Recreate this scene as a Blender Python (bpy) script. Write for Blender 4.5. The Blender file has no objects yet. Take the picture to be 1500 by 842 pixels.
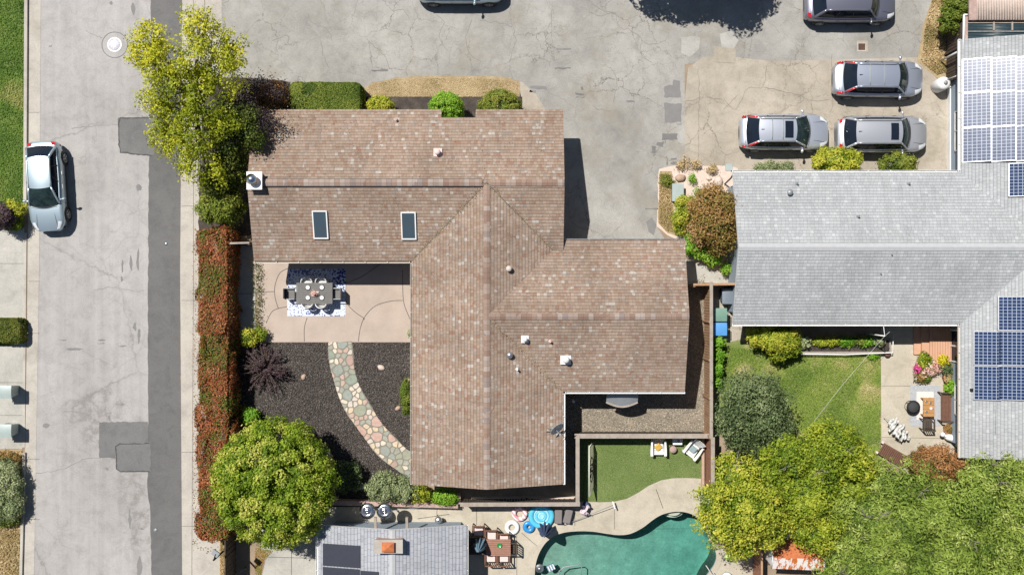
import bpy, bmesh, math, random
import numpy as np
from mathutils import Vector, Matrix
from mathutils.geometry import tessellate_polygon
rad = math.radians
scene = bpy.context.scene
# ------------------------------------------------------------------ camera, sky, sun, exposure
H_CAM = 50.0; PPM = 28.0
cam_d = bpy.data.cameras.new('camera'); cam = bpy.data.objects.new('camera', cam_d)
scene.collection.objects.link(cam); scene.camera = cam
cam.location = (0, 0, H_CAM); cam.rotation_euler = (0, 0, 0)
cam_d.sensor_width = 36; cam_d.lens = 36 * H_CAM / (1500 / PPM); cam_d.clip_end = 1000; cam_d.clip_start = 1
SX, SY = 0.40, -0.42                     # shadow offset per metre of height
el = math.atan(1 / math.hypot(SX, SY))
w = bpy.data.worlds.new("World"); scene.world = w; w.use_nodes = True
nt = w.node_tree; bg = nt.nodes['Background']
sky = nt.nodes.new('ShaderNodeTexSky'); sky.sky_type = 'NISHITA'; sky.sun_disc = False
sky.sun_elevation = el; sky.sun_rotation = math.atan2(-SX, -SY)
sky.altitude = 50; sky.air_density = 1.0; sky.dust_density = 0.6
nt.links.new(sky.outputs[0], bg.inputs[0]); bg.inputs[1].default_value = 0.052
sl = bpy.data.lights.new('sun', 'SUN'); sl.energy = 5.0; sl.angle = rad(0.5); sl.color = (1.0, 0.955, 0.90)
so = bpy.data.objects.new('sun', sl); scene.collection.objects.link(so); so.location = (-30, 30, 60)
so.rotation_euler = Vector((SX, SY, -1)).to_track_quat('-Z', 'Y').to_euler()
scene.view_settings.view_transform = 'Standard'; scene.view_settings.look = 'None'
scene.view_settings.exposure = 0.24; scene.view_settings.gamma = 1
scene.render.resolution_x = 1024; scene.render.resolution_y = 574
try:
    scene.cycles.max_bounces = 6; scene.cycles.transparent_max_bounces = 8
except Exception: pass
C = scene.collection
rng = np.random.default_rng(7); R = random.Random(11)

def G(px, py, z=0.0):
    """plan position (m) of something surveyed at photo pixel px,py and height z"""
    k = (1 - z / H_CAM) / PPM
    return ((px - 750) * k, (421 - py) * k)
def V3(px, py, z=0.0):
    x, y = G(px, py, z); return Vector((x, y, z))

# ------------------------------------------------------------------ materials
def newmat(name):
    m = bpy.data.materials.new(name); m.use_nodes = True
    t = m.node_tree; return m, t, t.nodes['Principled BSDF']
def node(t, kind, **kw):
    n = t.nodes.new(kind)
    for k, v in kw.items():
        if k.startswith('i_'): n.inputs[k[2:].replace('_', ' ')].default_value = v
        else: setattr(n, k, v)
    return n
def rgba(c): return (c[0], c[1], c[2], 1)
def ramp(t, fac, stops, interp='LINEAR'):
    r = t.nodes.new('ShaderNodeValToRGB'); r.color_ramp.interpolation = interp
    e = r.color_ramp.elements
    while len(e) < len(stops): e.new(0.5)
    for q, (p, c) in zip(e, stops): q.position = p; q.color = rgba(c) if not isinstance(c, (int, float)) else (c, c, c, 1)
    if fac is not None: t.links.new(fac, r.inputs[0])
    return r
def mathn(t, op, a, b=None, clamp=False):
    n = t.nodes.new('ShaderNodeMath'); n.operation = op; n.use_clamp = clamp
    for i, v in enumerate((a, b)):
        if v is None: continue
        if isinstance(v, (int, float)): n.inputs[i].default_value = v
        else: t.links.new(v, n.inputs[i])
    return n.outputs[0]
def mixc(t, fac, a, b, blend='MIX'):
    n = t.nodes.new('ShaderNodeMix'); n.data_type = 'RGBA'; n.blend_type = blend
    for s, v in ((n.inputs[0], fac), (n.inputs[6], a), (n.inputs[7], b)):
        if isinstance(v, (int, float)): s.default_value = v
        elif isinstance(v, tuple): s.default_value = rgba(v)
        else: t.links.new(v, s)
    return n.outputs[2]
def objco(t):
    return t.nodes.new('ShaderNodeTexCoord').outputs['Object']
def noise(t, co, scale, detail=5, rough=.6, dist=0):
    n = node(t, 'ShaderNodeTexNoise'); n.inputs['Scale'].default_value = scale; n.inputs['Detail'].default_value = detail
    n.inputs['Roughness'].default_value = rough; n.inputs['Distortion'].default_value = dist
    t.links.new(co, n.inputs['Vector']); return n
def bump(t, h, strength, dist, b):
    n = node(t, 'ShaderNodeBump'); n.inputs['Strength'].default_value = strength; n.inputs['Distance'].default_value = dist
    t.links.new(h, n.inputs['Height']); t.links.new(n.outputs[0], b.inputs['Normal'])
def M(name, c1, c2=None, scale=3, rough=.85, metal=0, bmp=0, bscale=20, coat=0, spec=.4, c3=None, fine=0):
    m, t, b = newmat(name); b.inputs['Roughness'].default_value = rough; b.inputs['Metallic'].default_value = metal
    b.inputs['Specular IOR Level'].default_value = spec
    if coat: b.inputs['Coat Weight'].default_value = coat; b.inputs['Coat Roughness'].default_value = .05
    co = objco(t)
    if c2 is None: c2 = tuple(min(1, x * 0.86) for x in c1)
    n = noise(t, co, scale)
    stops = [(.3, c2), (.7, c1)] if c3 is None else [(.28, c2), (.5, c1), (.72, c3)]
    col = ramp(t, n.outputs[0], stops).outputs[0]
    if fine:
        f = noise(t, co, bscale * 1.3, 3)
        col = mixc(t, 1.0, col, ramp(t, f.outputs[0], [(.3, 1 - fine), (.7, 1 + 0 * fine)]).outputs[0], 'MULTIPLY')
    t.links.new(col, b.inputs['Base Color'])
    if bmp:
        n2 = noise(t, co, bscale, 4); bump(t, n2.outputs[0], bmp, .02, b)
    return m
def ASPHALT(name, c1, c2, c3, cracks=.0, cscale=.35, big=.12, streak=False, stain=None):
    m, t, b = newmat(name); b.inputs['Roughness'].default_value = .9; b.inputs['Specular IOR Level'].default_value = .25
    co = objco(t)
    a = noise(t, co, big, 6, .65); col = ramp(t, a.outputs[0], [(.32, c1), (.5, c2), (.68, c3)]).outputs[0]
    f = noise(t, co, 14, 5, .8); col = mixc(t, 1, col, ramp(t, f.outputs[0], [(.25, .80), (.75, 1.12)]).outputs[0], 'MULTIPLY')
    md = noise(t, co, 1.3, 6, .75, .6); col = mixc(t, .8, col, ramp(t, md.outputs[0], [(.3, .76), (.52, 1.0), (.75, 1.09)]).outputs[0], 'MULTIPLY')
    if streak:
        mp = node(t, 'ShaderNodeMapping'); mp.inputs['Scale'].default_value = (1.6, .05, 1); t.links.new(co, mp.inputs[0])
        s = noise(t, mp.outputs[0], 1.0, 3); col = mixc(t, .7, col, ramp(t, s.outputs[0], [(.32, .82), (.6, 1.03)]).outputs[0], 'MULTIPLY')
    if stain:
        s = noise(t, co, .33, 5, .7, .4); fac = ramp(t, s.outputs[0], [(.52, 0.0), (.66, .75)]).outputs[0]
        col = mixc(t, fac, col, stain)
    if cracks:
        nn = noise(t, co, 1.1, 5, .7); va = node(t, 'ShaderNodeVectorMath', operation='SCALE'); va.inputs['Scale'].default_value = .9
        t.links.new(nn.outputs['Color'], va.inputs[0])
        vb = node(t, 'ShaderNodeVectorMath', operation='ADD'); t.links.new(co, vb.inputs[0]); t.links.new(va.outputs[0], vb.inputs[1])
        mask = noise(t, co, .22, 2)
        for sc, wd, amt in ((cscale, .006, 1.0), (cscale * 2.7, .010, .55)):
            v = node(t, 'ShaderNodeTexVoronoi', feature='DISTANCE_TO_EDGE'); v.inputs['Scale'].default_value = sc
            t.links.new(vb.outputs[0], v.inputs['Vector'])
            fac = ramp(t, v.outputs['Distance'], [(0.0, 1.0), (wd * 1.6, 0.0)]).outputs[0]
            mk = ramp(t, mask.outputs[0], [(.42, 0.15), (.6, 1.0)]).outputs[0]
            fac = mathn(t, 'MULTIPLY', fac, mk); fac = mathn(t, 'MULTIPLY', fac, cracks * amt)
            col = mixc(t, fac, col, (.09, .075, .06))
    t.links.new(col, b.inputs['Base Color'])
    bump(t, f.outputs[0], .25, .01, b)
    return m
def SHINGLE(name, stops, row=.17, tab=.22, line=.55, weather=(.8, 1.05), rnd=1.0):
    m, t, b = newmat(name); b.inputs['Roughness'].default_value = .93; b.inputs['Specular IOR Level'].default_value = .2
    uv = t.nodes.new('ShaderNodeUVMap').outputs[0]
    sp = node(t, 'ShaderNodeSeparateXYZ'); t.links.new(uv, sp.inputs[0]); u, v = sp.outputs[0], sp.outputs[1]
    vr = mathn(t, 'DIVIDE', v, row); r_ = mathn(t, 'FLOOR', vr); fr = mathn(t, 'FRACT', vr)
    wn = node(t, 'ShaderNodeTexWhiteNoise', noise_dimensions='1D'); t.links.new(r_, wn.inputs['W'])
    uu = mathn(t, 'ADD', mathn(t, 'DIVIDE', u, tab), mathn(t, 'MULTIPLY', wn.outputs[0], 7.3)); c_ = mathn(t, 'FLOOR', uu); fu = mathn(t, 'FRACT', uu)
    cb = node(t, 'ShaderNodeCombineXYZ'); t.links.new(c_, cb.inputs[0]); t.links.new(r_, cb.inputs[1])
    w2 = node(t, 'ShaderNodeTexWhiteNoise', noise_dimensions='2D'); t.links.new(cb.outputs[0], w2.inputs['Vector'])
    co = objco(t); dn = noise(t, co, .8, 3, .6); wf = mathn(t, 'ADD', w2.outputs[0], mathn(t, 'MULTIPLY', mathn(t, 'SUBTRACT', dn.outputs[0], .5), .45), True)
    col = ramp(t, wf, stops, 'CONSTANT').outputs[0]
    smp = node(t, 'ShaderNodeMapping'); smp.inputs['Scale'].default_value = (2.2, .25, 1); t.links.new(uv, smp.inputs[0]); sn = noise(t, smp.outputs[0], 1.0, 5, .7)
    col = mixc(t, .6, col, ramp(t, sn.outputs[0], [(.3, .82), (.55, 1.0), (.72, 1.07)]).outputs[0], 'MULTIPLY')
    f = noise(t, co, 22, 4, .8); col = mixc(t, 1, col, ramp(t, f.outputs[0], [(.25, .78), (.75, 1.16)]).outputs[0], 'MULTIPLY')
    g = noise(t, co, .35, 5, .6); col = mixc(t, 1, col, ramp(t, g.outputs[0], [(.3, weather[0]), (.62, weather[1])]).outputs[0], 'MULTIPLY')
    # v grows upslope: butt edge at fr = 0
    e1 = ramp(t, fr, [(0.0, line), (.20, line), (.28, 0.0)]).outputs[0]
    col = mixc(t, e1, col, (.035, .028, .025))  # course shadow painted into the colour as a dark line along the butt edge
    e2 = ramp(t, fu, [(0.0, .35), (.07, .35), (.10, 0.0)]).outputs[0]
    col = mixc(t, e2, col, (.06, .05, .045))
    t.links.new(col, b.inputs['Base Color'])
    hh = mathn(t, 'SUBTRACT', 1.0, fr); hh = mathn(t, 'ADD', mathn(t, 'MULTIPLY', hh, .8), mathn(t, 'MULTIPLY', w2.outputs[0], .35))
    bump(t, hh, .55, .02, b)
    return m
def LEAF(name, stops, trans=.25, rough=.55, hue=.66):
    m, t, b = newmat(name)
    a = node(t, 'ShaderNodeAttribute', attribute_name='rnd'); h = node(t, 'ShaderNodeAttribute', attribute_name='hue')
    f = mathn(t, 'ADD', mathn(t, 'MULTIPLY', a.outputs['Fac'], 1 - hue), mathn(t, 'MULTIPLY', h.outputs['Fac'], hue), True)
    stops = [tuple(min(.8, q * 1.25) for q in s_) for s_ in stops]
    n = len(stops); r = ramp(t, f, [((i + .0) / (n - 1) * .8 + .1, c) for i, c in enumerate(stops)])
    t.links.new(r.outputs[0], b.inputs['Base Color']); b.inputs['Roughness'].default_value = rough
    b.inputs['Specular IOR Level'].default_value = .25
    tr = node(t, 'ShaderNodeBsdfTranslucent'); t.links.new(mixc(t, 1, r.outputs[0], (1.5, 1.45, .55), 'MULTIPLY'), tr.inputs[0])
    mx = node(t, 'ShaderNodeMixShader'); mx.inputs[0].default_value = trans
    t.links.new(b.outputs[0], mx.inputs[1]); t.links.new(tr.outputs[0], mx.inputs[2])
    t.links.new(mx.outputs[0], t.nodes['Material Output'].inputs[0])
    return m

mt = {}
mt['road'] = ASPHALT('road_asphalt', (.33, .315, .30), (.375, .36, .345), (.41, .395, .38), cracks=.35, cscale=.12, streak=True)
mt['strip'] = ASPHALT('strip_asphalt', (.118, .116, .113), (.138, .136, .133), (.158, .155, .151))
mt['patch'] = ASPHALT('patch_asphalt', (.145, .143, .14), (.175, .173, .168), (.20, .197, .19))
mt['tar'] = M('tar', (.07, .07, .07), rough=.8)
mt['faint_tar'] = M('worn_tar', (.21, .205, .20), rough=.9)
mt['gutter'] = ASPHALT('gutter_concrete', (.38, .35, .30), (.44, .41, .36), (.48, .45, .39), big=.5)
mt['conc'] = ASPHALT('concrete', (.36, .35, .31), (.43, .415, .37), (.49, .47, .43), big=.4, cracks=.12, cscale=.3)
mt['deck'] = ASPHALT('deck_concrete', (.40, .36, .28), (.465, .42, .335), (.52, .47, .38), big=.3)
mt['crack'] = M('crack', (.20, .18, .15), rough=.9)
mt['drive'] = ASPHALT('drive_asphalt', (.24, .232, .212), (.325, .315, .288), (.405, .395, .365), cracks=.85, cscale=.5, big=.2, stain=(.25, .225, .18))
mt['park'] = ASPHALT('parking_concrete', (.32, .285, .23), (.40, .355, .29), (.455, .41, .34), cracks=.75, cscale=.36, big=.25, stain=(.28, .245, .19))
mt['joint'] = M('joint', (.13, .115, .10), rough=.9)
mt['soil'] = M('soil', (.34, .255, .175), (.26, .19, .13), 1.2, bmp=.5, c3=(.40, .31, .22), fine=.35)
mt['dry'] = M('dry_grass', (.42, .32, .18), (.33, .24, .13), 2.2, bmp=.7, c3=(.50, .40, .25), fine=.4)
mt['mulch'] = M('bark_mulch', (.075, .060, .050), (.045, .036, .030), 2.5, bmp=1.0, bscale=30, c3=(.13, .105, .085), fine=.5)
mt['gravel'] = M('gravel', (.29, .25, .19), (.22, .19, .145), 1.5, bmp=.8, bscale=26, c3=(.40, .32, .24), fine=.45)
mt['lawn'] = M('lawn', (.115, .185, .03), (.075, .13, .02), 1.1, bmp=.8, bscale=30, c3=(.21, .27, .06), fine=.45)
mt['lawn2'] = M('patchy_lawn', (.21, .25, .07), (.13, .20, .04), .9, bmp=.7, bscale=30, c3=(.50, .41, .24), fine=.35)
mt['turf'] = M('artificial_turf', (.155, .205, .06), (.12, .17, .045), .8, bmp=.5, bscale=60, c3=(.19, .235, .08), fine=.35)
mt['patio'] = M('patio_aggregate', (.47, .385, .32), (.41, .335, .275), .8, bmp=.3, bscale=50, c3=(.52, .43, .36), fine=.25)
mt['roofA'] = SHINGLE('brown_shingle', [(0, (.300, .222, .168)), (.24, (.275, .200, .149)), (.44, (.318, .243, .188)), (.66, (.262, .178, .134)), (.72, (.332, .258, .210)), (.86, (.268, .162, .115)), (.91, (.265, .220, .185)), (.965, (.40, .36, .315))], row=.16, tab=.165, line=.38, weather=(.84, 1.12))
mt['roofB'] = SHINGLE('grey_shingle', [(0, (.38, .395, .40)), (.3, (.365, .38, .385)), (.55, (.395, .41, .415)), (.75, (.345, .36, .37)), (.88, (.42, .435, .44)), (.965, (.46, .47, .475))], row=.16, tab=.18, line=.30, weather=(.92, 1.06))
mt['roofC'] = SHINGLE('pale_shingle', [(0, (.36, .375, .405)), (.4, (.345, .36, .39)), (.75, (.38, .395, .425)), (.95, (.31, .325, .355))], row=.18, tab=.3, line=.38, weather=(.95, 1.05))
mt['capA'] = SHINGLE('brown_cap', [(0, (.30, .215, .17)), (.3, (.26, .175, .135)), (.5, (.33, .255, .215)), (.75, (.36, .30, .26)), (.9, (.26, .21, .19))], row=5, tab=.25, line=0)
mt['capB'] = M('grey_cap', (.42, .43, .435), (.37, .38, .385), 5)
mt['white'] = M('white_paint', (.78, .78, .76), rough=.5)
mt['stucco'] = M('stucco', (.55, .50, .43), (.50, .45, .39), 4, bmp=.3, bscale=60)
mt['stuccoB'] = M('blue_grey_siding', (.30, .36, .42), (.27, .33, .39), 3)
mt['glass'] = M('window_glass', (.012, .018, .03), rough=.08, spec=.25)
mt['skyglass'] = M('skylight_glass', (.055, .085, .105), (.05, .075, .095), 2, rough=.12, spec=.6)
mt['metal'] = M('galvanised', (.62, .63, .64), (.5, .51, .53), 8, rough=.35, metal=.9)
mt['chrome'] = M('polished_steel', (.80, .81, .83), rough=.22, metal=1)
mt['greymetal'] = M('grey_metal', (.30, .32, .33), rough=.5, metal=.3)
mt['black'] = M('black', (.015, .015, .017), rough=.5)
mt['rubber'] = M('rubber', (.022, .022, .024), rough=.85)
mt['wood'] = M('fence_wood', (.44, .27, .155), (.30, .17, .10), 3, bmp=.4, bscale=30, c3=(.50, .33, .20), fine=.3)
mt['woodred'] = M('red_wood', (.33, .155, .09), (.26, .115, .07), 3, c3=(.38, .19, .12), fine=.2)
mt['cap'] = M('weathered_cap', (.36, .31, .26), (.28, .24, .20), 4, bmp=.3, c3=(.42, .37, .32), fine=.25)
mt['darkwood'] = M('dark_wood', (.10, .075, .055), (.06, .045, .035), 4, bmp=.4, fine=.3)
mt['brownwood'] = M('brown_furniture', (.17, .085, .055), (.12, .06, .04), 5)
mt['teak'] = M('teak', (.45, .25, .10), (.36, .19, .07), 6)
mt['decking'] = M('decking', (.56, .335, .22), (.49, .28, .18), 2)
mt['brick'] = M('brick_top', (.38, .27, .23), (.30, .21, .18), 8, c3=(.45, .33, .29))
mt['bark'] = M('bark', (.13, .10, .07), (.08, .06, .045), 8, bmp=.6)
mt['twig'] = M('dry_twig', (.34, .29, .25), (.22, .18, .15), 8)
mt['stone'] = M('stone', (.47, .33, .24), (.36, .25, .18), 6, bmp=.5)
mt['palestone'] = M('pale_stone', (.62, .52, .45), (.52, .42, .35), 4, bmp=.4)
mt['terra'] = M('terracotta', (.42, .19, .11), (.34, .15, .085), 5)
mt['pink'] = M('pink_cushion', (.72, .56, .52), (.66, .5, .47), 6)
mt['fabric'] = M('white_fabric', (.80, .79, .76), (.72, .71, .69), 5)
mt['rust'] = M('rusty_metal', (.45, .135, .045), (.34, .10, .045), 3, c3=(.55, .20, .07), bmp=.3, rough=.7)
mt['poolsolar'] = M('pool_heater', (.03, .035, .05), (.025, .028, .042), 5, rough=.5)
# foliage
mt['yg'] = LEAF('leaf_yellow_green', [(.07, .11, .010), (.20, .245, .015), (.39, .40, .025), (.56, .51, .05)])
mt['olive'] = LEAF('leaf_olive', [(.025, .045, .008), (.06, .085, .012), (.12, .14, .02), (.22, .21, .035)])
mt['round'] = LEAF('leaf_bright_green', [(.07, .12, .010), (.15, .23, .014), (.27, .33, .03), (.46, .44, .12)])
mt['plum'] = LEAF('leaf_purple', [(.012, .008, .010), (.024, .014, .02), (.04, .024, .03), (.075, .055, .06)], .1)
mt['plumlt'] = LEAF('leaf_smoke_purple', [(.03, .016, .022), (.055, .03, .038), (.085, .055, .062), (.13, .095, .10)], .12)
mt['red'] = LEAF('leaf_red_tips', [(.05, .10, .012), (.11, .15, .02), (.14, .085, .02), (.21, .05, .022), (.33, .10, .04), (.36, .20, .08)], .15, hue=.68)
mt['hgreen'] = LEAF('leaf_hedge_green', [(.05, .085, .012), (.10, .15, .02), (.17, .21, .03), (.26, .26, .05)])
mt['brightg'] = LEAF('leaf_fresh_green', [(.06, .16, .01), (.11, .26, .015), (.18, .34, .03), (.28, .40, .05)])
mt['greyg'] = LEAF('leaf_grey_green', [(.09, .12, .05), (.16, .20, .09), (.26, .30, .15), (.40, .41, .24)], .15)
mt['oliveg'] = LEAF('leaf_olive_tree', [(.032, .055, .022), (.08, .115, .042), (.145, .185, .078), (.25, .285, .145)], .15)
mt['conif'] = LEAF('leaf_feathery', [(.050, .09, .014), (.14, .205, .030), (.24, .31, .055), (.38, .42, .14)], .25)
mt['gold'] = LEAF('leaf_golden', [(.05, .10, .01), (.15, .215, .015), (.29, .325, .03), (.46, .44, .06)], .25)
mt['rust_leaf'] = LEAF('leaf_rusty', [(.06, .05, .02), (.15, .10, .03), (.28, .13, .05), (.42, .23, .10)], .2)
mt['orange'] = LEAF('leaf_orange', [(.08, .10, .02), (.17, .15, .03), (.30, .17, .06), (.42, .27, .13)], .2)
mt['drywd'] = LEAF('dry_weed', [(.16, .15, .05), (.34, .26, .12), (.46, .35, .19), (.55, .45, .28)], .15)
mt['magenta'] = LEAF('petal_magenta', [(.30, .02, .12), (.45, .04, .2), (.55, .08, .28)], .1)
mt['pinkfl'] = LEAF('petal_pink', [(.2, .22, .06), (.55, .3, .25), (.65, .4, .38), (.6, .55, .5)], .1)
mt['yellowfl'] = LEAF('petal_yellow', [(.3, .32, .02), (.62, .5, .02), (.70, .58, .03)], .1)
mt['grassb'] = LEAF('grass_blades', [(.05, .105, .012), (.095, .175, .022), (.16, .23, .035), (.33, .31, .11)], .2, hue=.8)
mt['grassd'] = LEAF('grass_patchy', [(.09, .15, .025), (.15, .22, .035), (.21, .27, .055), (.33, .32, .12), (.50, .42, .25)], .2, hue=.85)
mt['turfb'] = LEAF('turf_blades', [(.075, .125, .03), (.11, .175, .042), (.155, .225, .06), (.22, .28, .10)], .1, hue=.4)
mt['meshblack'] = M('black_mesh', (.05, .05, .055), (.03, .03, .03), 20, rough=.8)
mt['litter'] = LEAF('roof_litter', [(.05, .04, .03), (.13, .09, .05), (.22, .17, .09), (.30, .26, .14)], 0, hue=.1)
mt['ruffle'] = M('greyed_white_fabric', (.60, .595, .57), (.50, .50, .48), 9)
mt['chips'] = LEAF('bark_chips', [(.020, .017, .015), (.040, .034, .030), (.066, .057, .051), (.14, .12, .105)], 0, hue=.1)
mt['pebbles'] = LEAF('pebbles', [(.13, .113, .087), (.175, .153, .118), (.235, .20, .153), (.31, .27, .205)], 0, hue=.1)

# ------------------------------------------------------------------ object helpers
def tag(o, label=None, cat=None, group=None, kind=None):
    if label: o['label'] = label
    if cat: o['category'] = cat
    if group: o['group'] = group
    if kind: o['kind'] = kind
    return o
def thing(name, label, cat, loc=(0, 0, 0), rotz=0, group=None):
    o = bpy.data.objects.new(name, None); C.objects.link(o); o.empty_display_size = .2
    o.location = loc; o.rotation_euler = (0, 0, rotz); return tag(o, label, cat, group)
class MB:
    """collects shapes, links them as one mesh object"""
    def __init__(s): s.v = []; s.f = []; s.m = []; s.uv = {}; s.M = Matrix.Identity(4); s.mi = 0; s.sm = []
    def add(s, vs, fs, smooth=False):
        n = len(s.v); s.v += [tuple(s.M @ Vector(q)) for q in vs]
        for f in fs: s.f.append(tuple(i + n for i in f)); s.m.append(s.mi); s.sm.append(smooth)
        return s
    def box(s, x0, y0, z0, x1, y1, z1):
        vs = [(x, y, z) for z in (z0, z1) for y in (y0, y1) for x in (x0, x1)]
        return s.add(vs, [(0, 2, 3, 1), (4, 5, 7, 6), (0, 1, 5, 4), (2, 6, 7, 3), (0, 4, 6, 2), (1, 3, 7, 5)])
    def bar(s, a, b, w, h=None):
        a, b = Vector(a), Vector(b); h = h or w; d = (b - a).normalized()
        up = Vector((0, 0, 1)) if abs(d.z) < .95 else Vector((1, 0, 0))
        sx = d.cross(up).normalized() * w / 2; sy = sx.cross(d).normalized() * h / 2
        vs = [p + i * sx + j * sy for p in (a, b) for i, j in ((-1, -1), (1, -1), (1, 1), (-1, 1))]
        return s.add(vs, [(0, 1, 2, 3), (7, 6, 5, 4), (0, 4, 5, 1), (1, 5, 6, 2), (2, 6, 7, 3), (3, 7, 4, 0)])
    def tube(s, pts, r, n=8, r1=None, cap=True):
        pts = [Vector(p) for p in pts]; k = len(pts); rings = []; vs = []
        for i, p in enumerate(pts):
            d = (pts[min(i + 1, k - 1)] - pts[max(i - 1, 0)]).normalized()
            up = Vector((0, 0, 1)) if abs(d.z) < .9 else Vector((1, 0, 0))
            a = d.cross(up).normalized(); b = d.cross(a)
            rr = r if r1 is None else r + (r1 - r) * i / (k - 1)
            vs += [p + rr * (math.cos(q) * a + math.sin(q) * b) for q in [2 * math.pi * j / n for j in range(n)]]
        fs = [(i * n + j, i * n + (j + 1) % n, (i + 1) * n + (j + 1) % n, (i + 1) * n + j) for i in range(k - 1) for j in range(n)]
        if cap: fs += [tuple(range(n))[::-1], tuple(range((k - 1) * n, k * n))]
        return s.add(vs, fs, True)
    def lathe(s, prof, c=(0, 0, 0), n=24, smooth=True):
        vs = []; k = len(prof)
        for r, z in prof: vs += [(c[0] + r * math.cos(2 * math.pi * j / n), c[1] + r * math.sin(2 * math.pi * j / n), c[2] + z) for j in range(n)]
        fs = [(i * n + j, i * n + (j + 1) % n, (i + 1) * n + (j + 1) % n, (i + 1) * n + j) for i in range(k - 1) for j in range(n)]
        ring = prof[0][0] > .02 and abs(prof[0][0] - prof[-1][0]) < .12 and abs(prof[0][1] - prof[-1][1]) < .003
        if ring: fs += [((k - 1) * n + j, (k - 1) * n + (j + 1) % n, (j + 1) % n, j) for j in range(n)]
        else: fs += [tuple(range(n))[::-1], tuple(range((k - 1) * n, k * n))]
        return s.add(vs, fs, smooth)
    def torus(s, c, R_, r, n=32, k=12, zs=1.0):
        vs = []; fs = []
        for i in range(n):
            a = 2 * math.pi * i / n
            for j in range(k):
                b = 2 * math.pi * j / k; q = R_ + r * math.cos(b)
                vs.append((c[0] + q * math.cos(a), c[1] + q * math.sin(a), c[2] + zs * r * math.sin(b)))
                fs.append((i * k + j, ((i + 1) % n) * k + j, ((i + 1) % n) * k + (j + 1) % k, i * k + (j + 1) % k))
        return s.add(vs, fs, True)
    def prism(s, pts, z0, z1):
        """vertical prism over a plan polygon"""
        n = len(pts); vs = [(p[0], p[1], z0) for p in pts] + [(p[0], p[1], z1) for p in pts]
        ar = sum(pts[i][0] * pts[(i + 1) % n][1] - pts[(i + 1) % n][0] * pts[i][1] for i in range(n))
        top = list(range(n, 2 * n)); bot = list(range(n))[::-1]
        fs = [tuple(top), tuple(bot)] + [(i, (i + 1) % n, n + (i + 1) % n, n + i) for i in range(n)]
        if ar < 0: fs = [f[::-1] for f in fs]
        return s.add(vs, fs)
    def grid(s, fn, nu, nv, smooth=True, flip=False):
        vs = [fn(i / nu, j / nv) for i in range(nu + 1) for j in range(nv + 1)]
        fs = [(i * (nv + 1) + j, (i + 1) * (nv + 1) + j, (i + 1) * (nv + 1) + j + 1, i * (nv + 1) + j + 1) for i in range(nu) for j in range(nv)]
        if flip: fs = [f[::-1] for f in fs]
        return s.add(vs, fs, smooth)
    def ball(s, c, r, n=14, k=8, sc=(1, 1, 1)):
        prof = [(math.sin(math.pi * i / k), -math.cos(math.pi * i / k)) for i in range(k + 1)]
        vs = []
        for a, z in prof: vs += [(c[0] + r * sc[0] * a * math.cos(2 * math.pi * j / n), c[1] + r * sc[1] * a * math.sin(2 * math.pi * j / n), c[2] + r * sc[2] * z) for j in range(n)]
        fs = [(i * n + j, i * n + (j + 1) % n, (i + 1) * n + (j + 1) % n, (i + 1) * n + j) for i in range(k) for j in range(n)]
        return s.add(vs, fs, True)
    def build(s, name, mats, parent=None, bevel=0, world=False, solid=0):
        me = bpy.data.meshes.new(name); off = Vector(parent.location) if (world and parent) else Vector((0, 0, 0))
        if world and parent and parent.parent: off += Vector(parent.parent.location)
        me.from_pydata([tuple(Vector(q) - off) for q in s.v], [], s.f)
        if not isinstance(mats, (list, tuple)): mats = [mats]
        for m in mats: me.materials.append(mt[m] if isinstance(m, str) else m)
        me.polygons.foreach_set('material_index', s.m); me.polygons.foreach_set('use_smooth', s.sm)
        me.validate(); me.update()
        o = bpy.data.objects.new(name, me); C.objects.link(o)
        if parent: o.parent = parent
        if bevel:
            b = o.modifiers.new('bevel', 'BEVEL'); b.width = bevel; b.segments = 2; b.limit_method = 'ANGLE'
        if solid:
            b = o.modifiers.new('solid', 'SOLIDIFY'); b.thickness = solid; b.offset = 0
        return o
def rotM(loc, rz=0, rx=0, ry=0):
    return Matrix.Translation(loc) @ Matrix.Rotation(rz, 4, 'Z') @ Matrix.Rotation(ry, 4, 'Y') @ Matrix.Rotation(rx, 4, 'X')
def copy_tree(o, parent=None):
    c = o.copy(); C.objects.link(c); c.parent = parent
    for ch in list(o.children): copy_tree(ch, c)
    return c
def smooth_pts(p, n=6, closed=True):
    out = []; k = len(p)
    for i in range(k if closed else k - 1):
        P = [p[(i - 1) % k] if closed else p[max(i - 1, 0)], p[i], p[(i + 1) % k], p[(i + 2) % k] if closed else p[min(i + 2, k - 1)]]
        for j in range(n):
            t = j / n
            out.append(tuple(.5 * (2 * P[1][a] + (P[2][a] - P[0][a]) * t + (2 * P[0][a] - 5 * P[1][a] + 4 * P[2][a] - P[3][a]) * t * t + (3 * P[1][a] - P[0][a] - 3 * P[2][a] + P[3][a]) * t ** 3) for a in (0, 1)))
    if not closed: out.append(tuple(p[-1]))
    return out
def wobble(p, amp=.05, step=.35):
    out = []; k = len(p)
    for i in range(k):
        a, b = Vector(p[i]), Vector(p[(i + 1) % k]); L = (b - a).length; n = max(1, int(L / step))
        for j in range(n):
            q = a.lerp(b, j / n); out.append((q.x + R.uniform(-amp, amp), q.y + R.uniform(-amp, amp)))
    return out
def jag(pts, amp=.05):
    out = []
    for i in range(len(pts) - 1):
        a_, b_ = Vector(pts[i]), Vector(pts[i + 1]); n_ = max(1, int((b_ - a_).length / .14))
        for k_ in range(n_):
            q = a_.lerp(b_, k_ / n_); out.append((q.x + R.gauss(0, amp), q.y + R.gauss(0, amp)))
    out.append(tuple(pts[-1])); return out
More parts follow.
